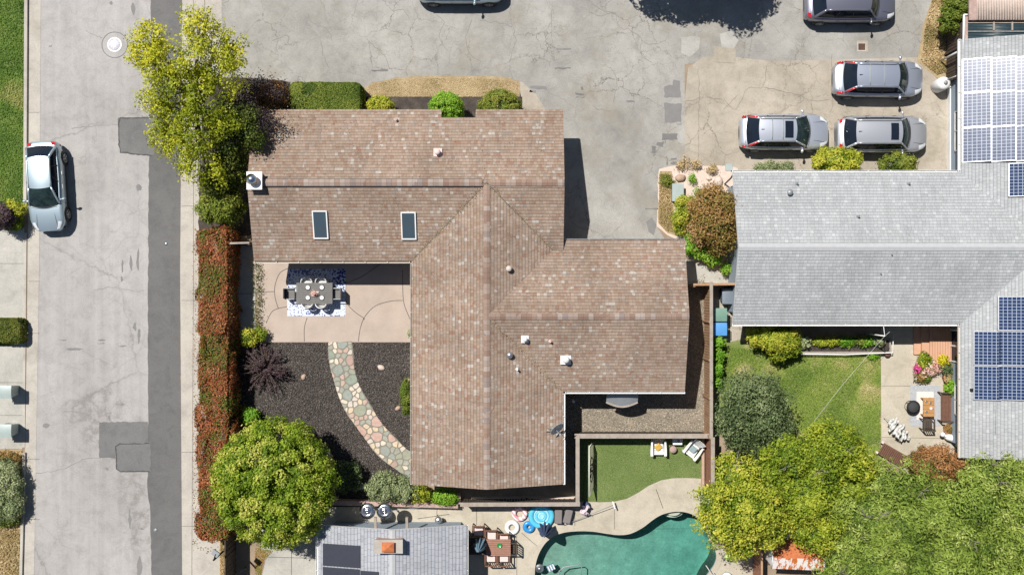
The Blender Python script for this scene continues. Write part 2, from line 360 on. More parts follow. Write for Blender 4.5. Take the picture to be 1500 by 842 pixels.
def sheet(name, pts, lvl, mats, hole=None, kind='structure', px=True, wob=0, parent=None, ribbons=None, rmat=None, rw=.03, jagged=0):
    z = lvl * .004
    if px: pts = [G(*p) for p in pts]
    if wob: pts = wobble(pts, wob)
    loops = [[Vector((x, y, 0)) for x, y in pts]]
    if hole: loops.append([Vector((x, y, 0)) for x, y in hole])
    tris = tessellate_polygon(loops); allv = [v for l in loops for v in l]
    b = MB(); fs = []
    for t in tris:
        a, c, d = (allv[i] for i in t)
        cr = (c - a).cross(d - a).z
        fs.append(tuple(t) if cr > 0 else tuple(t)[::-1])
    b.add([(v.x, v.y, z) for v in allv], fs)
    if ribbons:
        b.mi = 1
        for rb in ribbons:
            rb = [G(*q) for q in rb] if px else rb
            ribbon(b, jag(rb, jagged) if jagged else rb, rw, z + .004, bool(jagged))
        mats = [mats, rmat or 'joint']
    o = b.build(name, mats, parent)
    if kind and not parent: o['kind'] = kind
    return o
def ribbon(b, pts, w, z, taper=False):
    pts = [Vector((p[0], p[1], 0)) for p in pts]; vs = []
    for i, p in enumerate(pts):
        d = (pts[min(i + 1, len(pts) - 1)] - pts[max(i - 1, 0)]).normalized(); n = Vector((-d.y, d.x, 0))
        ww = w * (R.uniform(.6, 1.3) if taper else 1)
        vs += [tuple(p + n * ww / 2 + Vector((0, 0, z))), tuple(p - n * ww / 2 + Vector((0, 0, z)))]
    b.add(vs, [(2 * i, 2 * i + 1, 2 * i + 3, 2 * i + 2) for i in range(len(pts) - 1)])
# ------------------------------------------------------------------ foliage
def leaf_mesh(name, pos, nor, size, aspect, mat, hue=None, parent=None, loc=None, flat=.0, along=None, svar=.35):
    n = len(pos); nor = nor / np.maximum(np.linalg.norm(nor, axis=1, keepdims=True), 1e-6)
    ref = rng.normal(size=(n, 3)) if along is None else along + rng.normal(size=(n, 3)) * .45
    t = ref - nor * np.sum(ref * nor, axis=1, keepdims=True); t /= np.maximum(np.linalg.norm(t, axis=1, keepdims=True), 1e-6)
    b = np.cross(nor, t); L = size * (1 + svar * (rng.random((n, 1)) * 2 - 1)); W = L / aspect
    v = np.empty((n, 4, 3)); v[:, 0] = pos - t * L / 2; v[:, 2] = pos + t * L / 2 - nor * L * .08
    v[:, 1] = pos + b * W / 2 + nor * W * .15; v[:, 3] = pos - b * W / 2 + nor * W * .15
    v = v.reshape(-1, 3)
    if loc is not None: v = v - np.array(loc)
    me = bpy.data.meshes.new(name); me.vertices.add(4 * n); me.vertices.foreach_set('co', v.astype(np.float32).ravel())
    me.loops.add(4 * n); me.loops.foreach_set('vertex_index', np.arange(4 * n, dtype=np.int32))
    me.polygons.add(n); me.polygons.foreach_set('loop_start', np.arange(0, 4 * n, 4, dtype=np.int32))
    try: me.polygons.foreach_set('loop_total', np.full(n, 4, dtype=np.int32))
    except Exception: pass
    a = me.attributes.new('rnd', 'FLOAT', 'FACE'); a.data.foreach_set('value', rng.random(n).astype(np.float32))
    a = me.attributes.new('hue', 'FLOAT', 'FACE'); a.data.foreach_set('value', (np.full(n, .5) if hue is None else hue).astype(np.float32))
    me.materials.append(mt[mat]); me.update(calc_edges=True)
    o = bpy.data.objects.new(name, me); C.objects.link(o)
    if parent: o.parent = parent
    return o
def dirs(n, zmin=-1):
    d = rng.normal(size=(int(n * 3) + 8, 3)); d /= np.linalg.norm(d, axis=1, keepdims=True); d = d[d[:, 2] > zmin]
    while len(d) < n:
        e = rng.normal(size=(n * 4 + 40, 3)); e /= np.linalg.norm(e, axis=1, keepdims=True); d = np.vstack([d, e[e[:, 2] > zmin]])
    return d[:n]
def crown_pts(blobs, cover, leaf, aspect, lobe=.32, zmin=-.45, core=.35, jit=.25, fray=.04, drop=0):
    """blobs: (x,y,z,rx,ry,rz,hue or None) -> leaf positions on lumpy sub-lobes plus an inner layer"""
    P_, N_, Hh = [], [], []; la = .5 * leaf * leaf / aspect
    for (x, y, z, rx, ry, rz, hu) in blobs:
        c = np.array([x, y, z]); r = np.array([rx, ry, rz]); rm = (rx * ry) ** .5
        lr = max(lobe * rm, leaf * 1.2); k = max(5, int(2.4 * (rm / lr) ** 2))
        k = max(4, int(k * (1 - drop))); ld = dirs(k, zmin); lc = c + ld * (r - lr * .6).clip(.02) * (1 + jit * .5 * rng.normal(size=(k, 1)) * .5)
        tot = int(cover * 2.6 * math.pi * (rm ** 2 * .6 + rm * rz * .6) / la); per = max(3, tot // int(k / (1 - drop)))
        lrs = lr * (1 + .35 * rng.uniform(-1, 1, size=k)); lh = rng.random(k) if hu is None else np.clip(hu + .15 * rng.normal(size=k), 0, 1)
        d = dirs(per * k, -.5).reshape(k, per, 3)
        rr = lrs[:, None, None] * (1 - .35 * rng.random((k, per, 1)) ** 2 + .12 * rng.random((k, per, 1)))
        sc = np.array([1, 1, .8]); pos = (lc[:, None, :] + d * rr * sc).reshape(-1, 3)
        nn = d.reshape(-1, 3) * .8 + np.repeat(ld, per, 0) * .5 + rng.normal(size=(per * k, 3)) * .55; nn[:, 2] += .25
        P_.append(pos); N_.append(nn); Hh.append(np.repeat(lh, per))
        if core:
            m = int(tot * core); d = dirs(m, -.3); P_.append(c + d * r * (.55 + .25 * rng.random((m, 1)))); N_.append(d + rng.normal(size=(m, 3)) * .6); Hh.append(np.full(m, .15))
    P_, N_, Hh = np.vstack(P_), np.vstack(N_), np.concatenate(Hh)
    P_ = P_ + rng.normal(size=P_.shape) * fray * rng.random((len(P_), 1)) ** .5 * 1.6
    ok = P_[:, 2] > .03
    return P_[ok], N_[ok], Hh[ok]
def plant(name, label, cat, blobs, mat, leaf=.12, asp=1.9, cover=2.2, lobe=.32, group=None, base=None, trunk=.05, zmin=-.45, core=.35, jit=.25, crown='foliage', limbs=6, radial=0, fray=.04, drop=0, twigs=0, zj=0):
    """blobs in survey pixels: (px, py, zc, r_px, rz_m[, hue[, ry_px]])"""
    B = []
    for q in blobs:
        px, py, z, rp, rz = q[:5]; z += zj * rng.uniform(-1, 1); hu = q[5] if len(q) > 5 else None; rp2 = q[6] if len(q) > 6 and q[6] else rp
        x, y = G(px, py, z); k = (1 - z / H_CAM) / PPM; B.append((x, y, z, rp * k, rp2 * k, rz, hu))
    bx, by = (sum(b[0] for b in B) / len(B), sum(b[1] for b in B) / len(B)) if base is None else base
    t = thing(name, label, cat, (bx, by, 0), 0, group)
    P_, N_, Hh = crown_pts(B, cover, leaf, asp, lobe, zmin, core, jit, fray, drop)
    al = None
    if radial:
        c = np.array([bx, by, sum(b[2] for b in B) / len(B) - .3]); al = (P_ - c); al /= np.linalg.norm(al, axis=1, keepdims=True); al = al * radial
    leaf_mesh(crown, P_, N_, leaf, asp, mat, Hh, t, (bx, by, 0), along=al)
    if twigs:
        m = MB()
        for _ in range(twigs):
            b_ = B[R.randrange(len(B))]; d = dirs(1, .35)[0]; p = Vector((b_[0] - bx + d[0] * b_[3] * .8, b_[1] - by + d[1] * b_[4] * .8, b_[2] + d[2] * b_[5] * .9))
            for _ in range(7):
                e = dirs(1, -.1)[0]; L_ = R.uniform(.25, .6); m.tube([p, p + Vector(e) * L_ * .5 + Vector((0, 0, .04)), p + Vector(e) * L_ + Vector((0, 0, .03))], .016, 4, .005)
        m.build('twigs', 'twig', t)
    if trunk:
        m = MB(); zt = max(b[2] for b in B); h = min(b[2] for b in B) * .55 + .02
        m.tube([(0, 0, -.05), (.03, .02, h * .5), (0, 0, h)], trunk, 8, trunk * .8)
        for b in (B if len(B) > 2 else B * 1):
            q = Vector((b[0] - bx, b[1] - by, b[2])); mid = Vector((0, 0, h)).lerp(q, .5) + Vector((0, 0, -.1 * b[5]))
            m.tube([(0, 0, h * .85), mid, q], trunk * .55, 6, trunk * .2)
            for _ in range(limbs):
                dd = dirs(1, -.1)[0]; e = q + Vector((dd[0] * b[3] * .8, dd[1] * b[4] * .8, dd[2] * b[5] * .7))
                m.tube([mid.lerp(q, .6), (mid + e) / 2, e], trunk * .25, 4, trunk * .07)
        m.build('trunk' if cat == 'tree' else 'stem', 'bark', t)
    return t
def in_poly(x, y, poly):
    c = np.zeros(len(x), bool); n = len(poly)
    for i in range(n):
        x1, y1 = poly[i]; x2, y2 = poly[(i + 1) % n]
        if y1 == y2: continue
        k = ((y1 > y) != (y2 > y)) & (x < (x2 - x1) * (y - y1) / (y2 - y1) + x1); c ^= k
    return c
def cover_stuff(name, label, cat, pts, n, size, aspect, mat, up=1.0, z=.03, scatter=.02, holes=()):
    poly = [G(*p) for p in pts]; a = np.array(poly); lo, hi = a.min(0), a.max(0)
    q = lo + rng.random((n, 2)) * (hi - lo); k = in_poly(q[:, 0], q[:, 1], poly)
    for h in holes: k &= ~in_poly(q[:, 0], q[:, 1], [G(*p) for p in h])
    q = q[k]; m = len(q)
    P_ = np.column_stack([q, z + scatter * rng.random(m)]); N_ = rng.normal(size=(m, 3)) * .6; N_[:, 2] = np.abs(N_[:, 2]) + up
    sd = rng.uniform(lo, hi, (max(12, int((hi[0] - lo[0]) * (hi[1] - lo[1]) * 1.8)), 2)); sv = np.where(rng.random(len(sd)) < .24, 1.0, .08 + .45 * rng.random(len(sd))); hu = np.zeros(m); wt = np.zeros(m)
    for s_, v_ in zip(sd, sv):
        g_ = np.exp(-((q - s_) ** 2).sum(1) / (2 * .30 ** 2)); hu += g_ * v_; wt += g_
    hu = hu / (wt + .02)
    o = leaf_mesh(name, P_, N_, size, aspect, mat, hu); o['kind'] = 'stuff'; o['label'] = label; o['category'] = cat
    return o
def hedge_box(name, label, pxs, z1, mat, leaf=.1, asp=2.2, cover=2.2, lump=.12, huefn=None, cat='hedge', group=None, round_=.35):
    """clipped or shaggy hedge along an image polyline box: (x0,y0,x1,y1) ground plan in survey pixels at mid height"""
    x0, y0 = G(pxs[0], pxs[3], z1 * .8); x1, y1 = G(pxs[2], pxs[1], z1 * .8)
    cx, cy = (x0 + x1) / 2, (y0 + y1) / 2; hx, hy = (x1 - x0) / 2, (y1 - y0) / 2
    t = thing(name, label, cat, (cx, cy, 0), 0, group)
    A = 4 * hx * hy + 2 * z1 * (2 * hx + 2 * hy); n = int(cover * A / (.5 * leaf * leaf / asp))
    wts = np.array([4 * hx * hy, 2 * hy * z1, 2 * hy * z1, 2 * hx * z1, 2 * hx * z1]); f = rng.choice(5, n, p=wts / wts.sum())
    u = rng.uniform(-1, 1, n); v = rng.uniform(-1, 1, n); P_ = np.zeros((n, 3)); N_ = np.zeros((n, 3))
    for i, (ax, sg) in enumerate(((2, 1), (0, -1), (0, 1), (1, -1), (1, 1))):
        k = f == i
        if ax == 2: P_[k] = np.column_stack([u[k] * hx, v[k] * hy, np.full(k.sum(), z1)]); N_[k, 2] = 1
        elif ax == 0: P_[k] = np.column_stack([np.full(k.sum(), sg * hx), u[k] * hy, (v[k] + 1) / 2 * z1]); N_[k, 0] = sg
        else: P_[k] = np.column_stack([u[k] * hx, np.full(k.sum(), sg * hy), (v[k] + 1) / 2 * z1]); N_[k, 1] = sg
    # round the top edges and corners
    r = round_
    ex = np.maximum(np.abs(P_[:, 0]) - (hx - r), 0) / r; ey = np.maximum(np.abs(P_[:, 1]) - (hy - r), 0) / r; ez = np.maximum(P_[:, 2] - (z1 - r), 0) / r
    l = np.sqrt(ex ** 2 + ey ** 2 + ez ** 2); s_ = np.where(l > 1, 1 / np.maximum(l, 1e-6), 1)
    P_[:, 0] -= np.sign(P_[:, 0]) * ex * (1 - s_) * r; P_[:, 1] -= np.sign(P_[:, 1]) * ey * (1 - s_) * r; P_[:, 2] -= ez * (1 - s_) * r
    ph = rng.uniform(0, 6, 8)
    lum = sum(np.sin(P_[:, 0] * a + ph[i]) * np.sin(P_[:, 1] * b + ph[i + 4]) for i, (a, b) in enumerate(((5, 6), (9, 8), (3, 2.4), (13, 15)))) / 2
    cl_ = rng.uniform(-1, 1, (int(A * 3) + 4, 3)) * np.array([hx, hy, z1]); cv_ = rng.normal(size=len(cl_))
    kk = np.array([np.argmin(((cl_ - p_) ** 2).sum(1)) for p_ in P_]); lum = cv_[kk] * .8
    P_ += N_ * (lump * .8 * lum + rng.normal(size=n) * lump * .35 - np.abs(rng.normal(size=n)) * .05)[:, None]
    N_ = N_ + rng.normal(size=(n, 3)) * .6; N_[:, 2] += .3
    hu = np.clip(.5 + .3 * lum + .1 * rng.normal(size=n), 0, 1) if huefn is None else huefn(P_[:, 0] + cx, P_[:, 1] + cy)
    k = P_[:, 2] > .02
    leaf_mesh('foliage', P_[k], N_[k], leaf, asp, mat, hu[k], t)
    m = MB(); L = max(hx, hy); cnt = max(2, int(2 * L / .7))
    for i in range(cnt):
        q = -1 + 2 * (i + .5) / cnt; p = Vector((0, q * hy, 0)) if hy > hx else Vector((q * hx, 0, 0))
        for _ in range(4):
            e = p + Vector((R.uniform(-.7, .7) * min(hx, .8), R.uniform(-.7, .7) * min(hy, .8), z1 * R.uniform(.6, .92))); m.tube([p + Vector((0, 0, -.03)), (p + e) / 2, e], .03, 5, .01)
    m.build('stem', 'bark', t)
    return t

def spiky(name, label, px, py, z, r_px, rz, mat, n=70, leaf=.09):
    """shrub of radiating stems, each clothed in leaves"""
    cx, cy = G(px, py, z); rr = r_px / PPM; t = thing(name, label, 'shrub', (cx, cy, 0)); m = MB(); P_, N_, A_ = [], [], []
    d = dirs(n, -.05)
    for i in range(n):
        L = (.75 + .4 * rng.random()); e = np.array([d[i, 0] * rr, d[i, 1] * rr, .35 + abs(d[i, 2]) * rz]) * L
        e[2] = max(e[2], .25); m.tube([(0, 0, .05), tuple(e * .5 + np.array([0, 0, .12])), tuple(e)], .02, 5, .006)
        k = 34; u = .3 + .75 * rng.random(k); base = e[None, :] * u[:, None] + np.array([0, 0, .10]) * (1 - u[:, None]) + rng.normal(size=(k, 3)) * .035
        P_.append(base); A_.append(np.repeat(d[i:i + 1] + np.array([[0, 0, .1]]), k, 0)); N_.append(rng.normal(size=(k, 3)) * .6 + np.array([0, 0, .8]))
    leaf_mesh('foliage', np.vstack(P_), np.vstack(N_), leaf, 2.2, mat, None, t, along=np.vstack(A_) * 1.5)
    m.build('stem', 'bark', t); return t
# ================================================================== THE SETTING
pool_px = [(784, 850), (783, 832), (787, 814), (796, 797), (808, 786), (824, 779), (845, 776.5), (868, 777), (888, 780), (905, 782), (922, 780.5), (940, 772), (956, 760), (970, 752), (988, 748), (1005, 749), (1020, 755), (1031, 765), (1036, 778), (1040, 792), (1047, 802), (1050, 815), (1046, 828), (1036, 842), (1020, 868), (985, 892), (930, 905), (870, 905), (820, 893), (795, 872)]
pool = smooth_pts([G(*p) for p in pool_px], 4)
gr = [(-140, -110), (140, -110), (140, 110), (-140, 110)]
sheet('ground', gr, 0, 'soil', hole=pool, px=False)
# pool shell
def pool_shell():
    n = len(pool); b = MB(); cx = sum(p[0] for p in pool) / n; cy = sum(p[1] for p in pool) / n
    def dep(x): return -.85 - .95 * max(0, min(1, (x - 3.5) / 6))
    rings = [[(x, y, .012) for x, y in pool], [(x, y, dep(x) * .92) for x, y in pool], [(cx + (x - cx) * .975, cy + (y - cy) * .975, dep(x)) for x, y in pool]]
    vs = sum(rings, []); fs = []
    for k in range(2):
        for i in range(n):
            j = (i + 1) % n; fs.append((k * n + i, k * n + j, (k + 1) * n + j, (k + 1) * n + i))
    b.add(vs, fs, False); inner = rings[2]
    tris = tessellate_polygon([[Vector((p[0], p[1], 0)) for p in inner]])
    b.add(inner, [tuple(t) for t in tris]); return b
m, t, bb = newmat('pool_plaster'); co = objco(t)
n1 = noise(t, co, 1.2, 6, .7); n2 = noise(t, co, 7, 4, .7, 1.2)
c = ramp(t, n1.outputs[0], [(.3, (.25, .25, .21)), (.5, (.33, .325, .275)), (.7, (.42, .41, .345))]).outputs[0]
c = mixc(t, 1, c, ramp(t, n2.outputs[0], [(.3, .8), (.55, 1.0), (.68, 1.2)]).outputs[0], 'MULTIPLY')
t.links.new(c, bb.inputs['Base Color']); bb.inputs['Roughness'].default_value = .9; mt['plaster'] = m
m, t, bb = newmat('pool_water_surface'); out = t.nodes['Material Output']
tp = node(t, 'ShaderNodeBsdfTransparent'); tp.inputs[0].default_value = (.90, .97, .95, 1)
gl = node(t, 'ShaderNodeBsdfGlossy'); gl.inputs['Roughness'].default_value = .02
fz = node(t, 'ShaderNodeFresnel'); fz.inputs[0].default_value = 1.33
co = objco(t); nn = noise(t, co, 5, 3, .5, .5); bp = node(t, 'ShaderNodeBump'); bp.inputs['Strength'].default_value = .25; bp.inputs['Distance'].default_value = .02
t.links.new(nn.outputs[0], bp.inputs['Height']); t.links.new(bp.outputs[0], gl.inputs['Normal']); t.links.new(bp.outputs[0], fz.inputs['Normal'])
mx = node(t, 'ShaderNodeMixShader'); t.links.new(fz.outputs[0], mx.inputs[0]); t.links.new(tp.outputs[0], mx.inputs[1]); t.links.new(gl.outputs[0], mx.inputs[2])
t.links.new(mx.outputs[0], out.inputs[0]); va_ = node(t, 'ShaderNodeVolumeAbsorption'); va_.inputs[0].default_value = (.22, .86, .84, 1); va_.inputs[1].default_value = .50; t.links.new(va_.outputs[0], out.inputs['Volume']); mt['water'] = m
pool_shell().build('pool_basin', 'plaster')['kind'] = 'structure'
n = len(pool); cx = sum(p[0] for p in pool) / n; cy = sum(p[1] for p in pool) / n; ins = [(cx + (x - cx) * .9995, cy + (y - cy) * .9995) for x, y in pool]
b = MB(); b.add([(x, y, -.16) for x, y in ins] + [(x, y, -2.6) for x, y in ins], [(i, i + n, (i + 1) % n + n, (i + 1) % n) for i in range(n)])
tr_ = [tuple(q) for q in tessellate_polygon([[Vector((x, y, 0)) for x, y in ins]])]
def upf(q):
    A_, B_, C_ = (Vector((*ins[i], 0)) for i in q); return q if (B_ - A_).cross(C_ - A_).z > 0 else q[::-1]
tr_ = [upf(q) for q in tr_]; b.f += tr_ + [tuple(i + n for i in q[::-1]) for q in tr_]; b.m += [0] * 2 * len(tr_); b.sm += [False] * 2 * len(tr_)
o = b.build('pool_water', 'water'); o['kind'] = 'structure'
b = MB()
for i, (r_, z) in enumerate(((34, -.28), (46, -.55))):       # curved entry bench at the north-east end
    pts = [(988 + 13 * math.cos(a) * (1 + i * .5), 745 + 12 * math.sin(a) * (1 + i * .35)) for a in [math.pi * k / 14 for k in range(15)]]
    b.prism([G(*p) for p in pts], -1.3, z)
b.build('pool_step', 'palestone')['kind'] = 'structure'

b = MB(); n = len(pool); cx_ = sum(p[0] for p in pool) / n; cy_ = sum(p[1] for p in pool) / n; rg = [(cx_ + (x - cx_) * .997, cy_ + (y - cy_) * .997) for x, y in pool]
b.add([(x, y, -.03) for x, y in rg] + [(x, y, -.20) for x, y in rg], [(i, (i + 1) % n, (i + 1) % n + n, i + n) for i in range(n)]); b.build('pool_tile_line', M('pool_tiles', (.10, .20, .26), (.05, .12, .18), 12, rough=.25))['kind'] = 'structure'
# pool deck (with the hole of the pool) and its coping
deck_px = [(476, 742), (1030, 742), (1030, 700), (1110, 700), (1110, 950), (440, 950), (440, 742)]
jr = [[(698, 744), (698, 768)], [(842, 744), (842, 777)], [(900, 744), (900, 781)], [(961, 716), (973, 749)], [(757, 775), (757, 950)], [(764, 780), (790, 802)], [(1020, 742), (1012, 752)], [(560, 742), (560, 950)], [(640, 742), (640, 768)]]
sheet('pool_deck', deck_px, 2, 'deck', hole=pool, ribbons=jr, rw=.025)
b = MB(); n = len(pool); cx = sum(p[0] for p in pool) / n; cy = sum(p[1] for p in pool) / n
ring = []
for i in range(n):
    a, c_ = Vector(pool[i - 1]), Vector(pool[(i + 1) % n]); d = (c_ - a).normalized(); nn_ = Vector((d.y, -d.x)); p = Vector(pool[i])
    if (p + nn_ * .1 - Vector((cx, cy))).length < (p - Vector((cx, cy))).length: nn_ = -nn_
    ring.append((p - nn_ * .03, p + nn_ * .26))
vs = []
for a, c_ in ring: vs += [(a.x, a.y, -.03), (a.x, a.y, .035), (c_.x, c_.y, .035), (c_.x, c_.y, .005)]
fs = []
for i in range(n):
    j = (i + 1) % n
    for k in range(3): fs.append((4 * i + k, 4 * i + k + 1, 4 * j + k + 1, 4 * j + k))
b.add(vs, fs); b.build('pool_coping', 'deck')['kind'] = 'structure'

# street
sheet('road', [(54, -900), (264, -900), (264, 0), (262, 400), (266, 842), (266, 1800), (40, 1800), (50, 842), (57, 400), (59, 0)], 1, 'road',
      ribbons=[smooth_pts(q, 4, False) for q in ([(54, 693), (90, 687), (125, 672), (145, 671)], [(105, 188), (140, 185), (172, 183)], [(140, 425), (165, 421), (197, 426), (212, 425)], [(92, 601), (120, 604), (135, 611), (146, 619)], [(125, 45), (140, 52), (150, 56)])], rmat='faint_tar', rw=.025, jagged=.03)
sheet('asphalt_strip', wobble([G(*p) for p in [(221, -900), (269, -900), (268, 0), (265, 200), (264, 400), (265, 620), (269, 842), (269, 1800), (221, 1800), (222, 842), (220, 740), (216, 720), (217, 600), (217, 400), (218, 240), (221, 120)]], .028, .3), 2, 'strip', px=False)
def patch(pts, mat='patch', lvl=3, name='road_patch', edge=None):
    P_ = [G(*p) for p in pts]
    sheet(name, wobble(P_, .03, .14), lvl, mat, px=False, ribbons=None if edge is None else [[G(*p) for p in e] for e in edge], rmat='tar', rw=.06, jagged=.012)
patch([(173, 172), (226, 172), (226, 228), (212, 227), (176, 224), (174, 210)], edge=[[(224, 173), (176, 173), (174, 180), (175, 212), (177, 223), (190, 225), (222, 228)]])
patch([(145, 618), (216, 617), (218, 648), (175, 650), (169, 654), (169, 671), (145, 670)])
patch([(170, 653), (176, 650), (221, 648), (221, 690), (176, 691), (171, 686)], lvl=4, edge=[[(219, 649), (176, 650), (170, 654), (171, 686), (176, 690), (219, 690)]])
for q in ([(190, 405), (205, 370), (218, 372), (216, 410)],): pass
for (x, y, w_, h_) in ((178, 390, 3, 24), (190, 385, 4, 26), (200, 380, 4, 30), (176, 408, 4, 8), (195, 478, 5, 12), (201, 492, 5, 26), (85, 498, 14, 2), (96, 511, 26, 4), (143, 498, 12, 2), (143, 503, 12, 2), (170, 507, 16, 2), (192, 14, 6, 22), (160, 5, 5, 7), (72, 68, 4, 3), (199, 275, 9, 10), (62, 623, 11, 8), (176, 592, 7, 4), (158, 611, 4, 7), (154, 686, 6, 4), (205, 774, 7, 3), (188, 760, 4, 26), (200, 830, 8, 30)):
    pts = [(x + w_ / 2 + w_ / 2 * math.cos(a) * R.uniform(.7, 1.2), y + h_ / 2 * math.sin(a) * R.uniform(.7, 1.2)) for a in [2 * math.pi * k / 9 for k in range(9)]]
    patch(pts, 'faint_tar', 2, 'road_stain')
# gutters, kerbs, pavements
sheet('left_gutter', [(43, -900), (60, -900), (60, 0), (57.5, 400), (50, 842), (40, 1800), (24, 1800), (34, 842), (41, 400), (43, 0)], 3, 'gutter', ribbons=[[(42, y), (58, y)] for y in (-100, 165, 412, 488, 672, 760)], rw=.02)
def kerb(name, line, w, z, mat='gutter'):
    a = [Vector(G(*p)) for p in line]; b = MB(); L = []; Rr = []
    for i, p in enumerate(a):
        d = (a[min(i + 1, len(a) - 1)] - a[max(i - 1, 0)]).normalized(); q = Vector((-d.y, d.x)) * w / 2; L.append(p + q); Rr.append(p - q)
    b.prism([tuple(q) for q in L] + [tuple(q) for q in Rr[::-1]], -.02, z); o = b.build(name, mat, bevel=.012); o['kind'] = 'structure'; return o
kerb('left_kerb', [(40, -900), (39.5, 0), (38, 300)], .17, .13)
kerb('left_kerb', [(36.5, 662), (32, 842), (22, 1800)], .15, .13)
kerb('dropped_kerb', [(37.5, 341), (35, 655)], .14, .035)
sheet('right_gutter', [(267, -900), (287, -900), (286, 400), (282, 842), (282, 1800), (268, 1800), (267, 842), (264, 400), (267, 0)], 3, 'gutter', ribbons=[[(283, -900), (283.5, 400), (281, 842)]] + [[(266, y), (300, y)] for y in (-80, 60, 302, 440, 662, 770)], rw=.02)
sheet('right_pavement', [(285, -900), (324, -900), (325, 130), (322, 330), (300, 340), (300, 780), (322, 790), (322, 1800), (282, 1800), (282, 842), (286, 400)], 2, 'gutter', ribbons=[[(286, 30), (324, 30)], [(300, 0), (300, 120)]])
# driveways and parking
drive_px = [(325, -900), (1400, -900), (1372, 0), (1353, 40), (1345, 88), (1300, 92), (1120, 92), (1060, 84), (1003, 95), (1003, 240), (968, 250), (964, 335), (975, 352), (1000, 420), (1000, 352), (820, 352), (820, 170), (786, 158), (764, 145), (760, 118), (700, 113), (600, 113), (545, 121), (532, 132), (420, 132), (325, 160)]
dr = [smooth_pts(q, 4, False) for q in (
    [(860, 0), (880, 15), (900, 20), (907, 40), (925, 45), (940, 62), (938, 80), (955, 92)], [(705, 30), (750, 40), (752, 70), (745, 92)], [(800, 0), (808, 20), (808, 50), (812, 70)],
    [(690, 30), (682, 60), (690, 80), (705, 92)], [(880, 95), (895, 100), (903, 120), (898, 150)], [(868, 155), (880, 160), (895, 163)], [(400, 60), (420, 52), (424, 65), (440, 62)], [(470, 60), (475, 85), (482, 100)],
    [(540, 60), (552, 72), (562, 82), (571, 100)], [(640, 20), (650, 35), (644, 55), (655, 75)], [(560, 0), (572, 14), (590, 16), (600, 30)], [(940, 60), (955, 66), (975, 60)], [(900, 20), (880, 22), (862, 18)], [(450, 20), (462, 36), (480, 44), (486, 60)])]
sheet('driveway', drive_px, 1, 'drive', ribbons=dr, rmat='crack', rw=.02, jagged=.035)
sheet('parking_pad', [(1003, 240), (1003, 148), (1008, 100), (1030, 84), (1060, 82), (1130, 90), (1215, 88), (1345, 84), (1360, 100), (1392, 140), (1392, 262), (1064, 262), (1064, 246), (1010, 243)], 2, 'park',
      ribbons=[smooth_pts(q, 4, False) for q in ([(1060, 145), (1075, 160), (1085, 150), (1095, 130), (1118, 128), (1122, 96)], [(1118, 128), (1140, 133), (1170, 140), (1190, 148), (1215, 146)], [(1060, 160), (1070, 150), (1080, 140)], [(1022, 100), (1024, 140), (1023, 236)], [(1003, 150), (1030, 143), (1058, 146)], [(1218, 80), (1219, 150), (1216, 165)])], rmat='crack', rw=.022, jagged=.02)
mt['cpatch'] = ASPHALT('patch_concrete', (.33, .32, .29), (.38, .37, .34), (.42, .41, .38), big=.6)
sheet('concrete_patch', [(998, 55), (1020, 53), (1026, 56), (1024, 72), (1012, 84), (998, 78)], 3, 'cpatch')
sheet('concrete_patch', [(1054, 50), (1076, 44), (1082, 60), (1073, 75), (1058, 76)], 3, 'cpatch')
sheet('concrete_patch', [(1046, 68), (1078, 72), (1077, 93), (1045, 91)], 6, 'park')
for q in ([(987, 117), (996, 118), (997, 143), (973, 143), (973, 126), (985, 125)], [(973, 151), (998, 152), (998, 179), (974, 180)], [(970, 195), (992, 196), (992, 205), (970, 205)], [(963, 208), (972, 208), (971, 215), (961, 213)], [(955, 214), (961, 215), (960, 225), (955, 225)],
          [(976, 229), (978, 229), (978, 242), (976, 242)], [(983, 232), (991, 231), (991, 234), (983, 234)], [(982, 238), (991, 237), (990, 241), (982, 241)], [(843, 136), (857, 138), (856, 140), (843, 139)], [(844, 142), (856, 142), (855, 144), (844, 143)], [(850, 128), (854, 128), (854, 132), (850, 132)],
          [(777, 126), (800, 127), (802, 132), (790, 131), (778, 130)], [(776, 133), (786, 134), (784, 136), (776, 135)], [(917, 147), (929, 148), (929, 150), (917, 149)], [(922, 136), (932, 137), (931, 139), (922, 138)], [(813, 99), (836, 99), (836, 101), (813, 101)], [(814, 71), (836, 71), (836, 73), (815, 73)], [(544, 103), (568, 102), (569, 104), (545, 105)], [(964, 305), (946, 305), (946, 307), (964, 307)], [(947, 325), (955, 318), (962, 330), (958, 345), (950, 340)]):
    patch(q, 'faint_tar' if R.random() < .4 else 'patch', 3, 'driveway_patch')
for x, y, w_, h_ in ((1255, 68, 16, 16),):
    sheet('drain_frame', [(x, y - 8), (x + w_, y - 8), (x + w_, y + h_ - 8), (x, y + h_ - 8)], 3, 'park')
sheet('dry_patch', [(530, 132), (548, 121), (580, 114), (640, 111), (700, 112), (745, 114), (761, 122), (764, 145), (530, 145)], 3, 'dry', wob=.04)
sheet('entry_path', [(762, 118), (786, 140), (800, 162), (800, 175), (760, 175)], 3, 'park')
sheet('mulch_bed', [(420, 142), (765, 142), (765, 175), (420, 190), (330, 190), (330, 130), (380, 125)], 4, 'mulch')
sheet('side_garden_bed', [(300, 110), (425, 120), (425, 200), (372, 240), (372, 345), (290, 345), (295, 200)], 3, 'mulch', wob=.05)
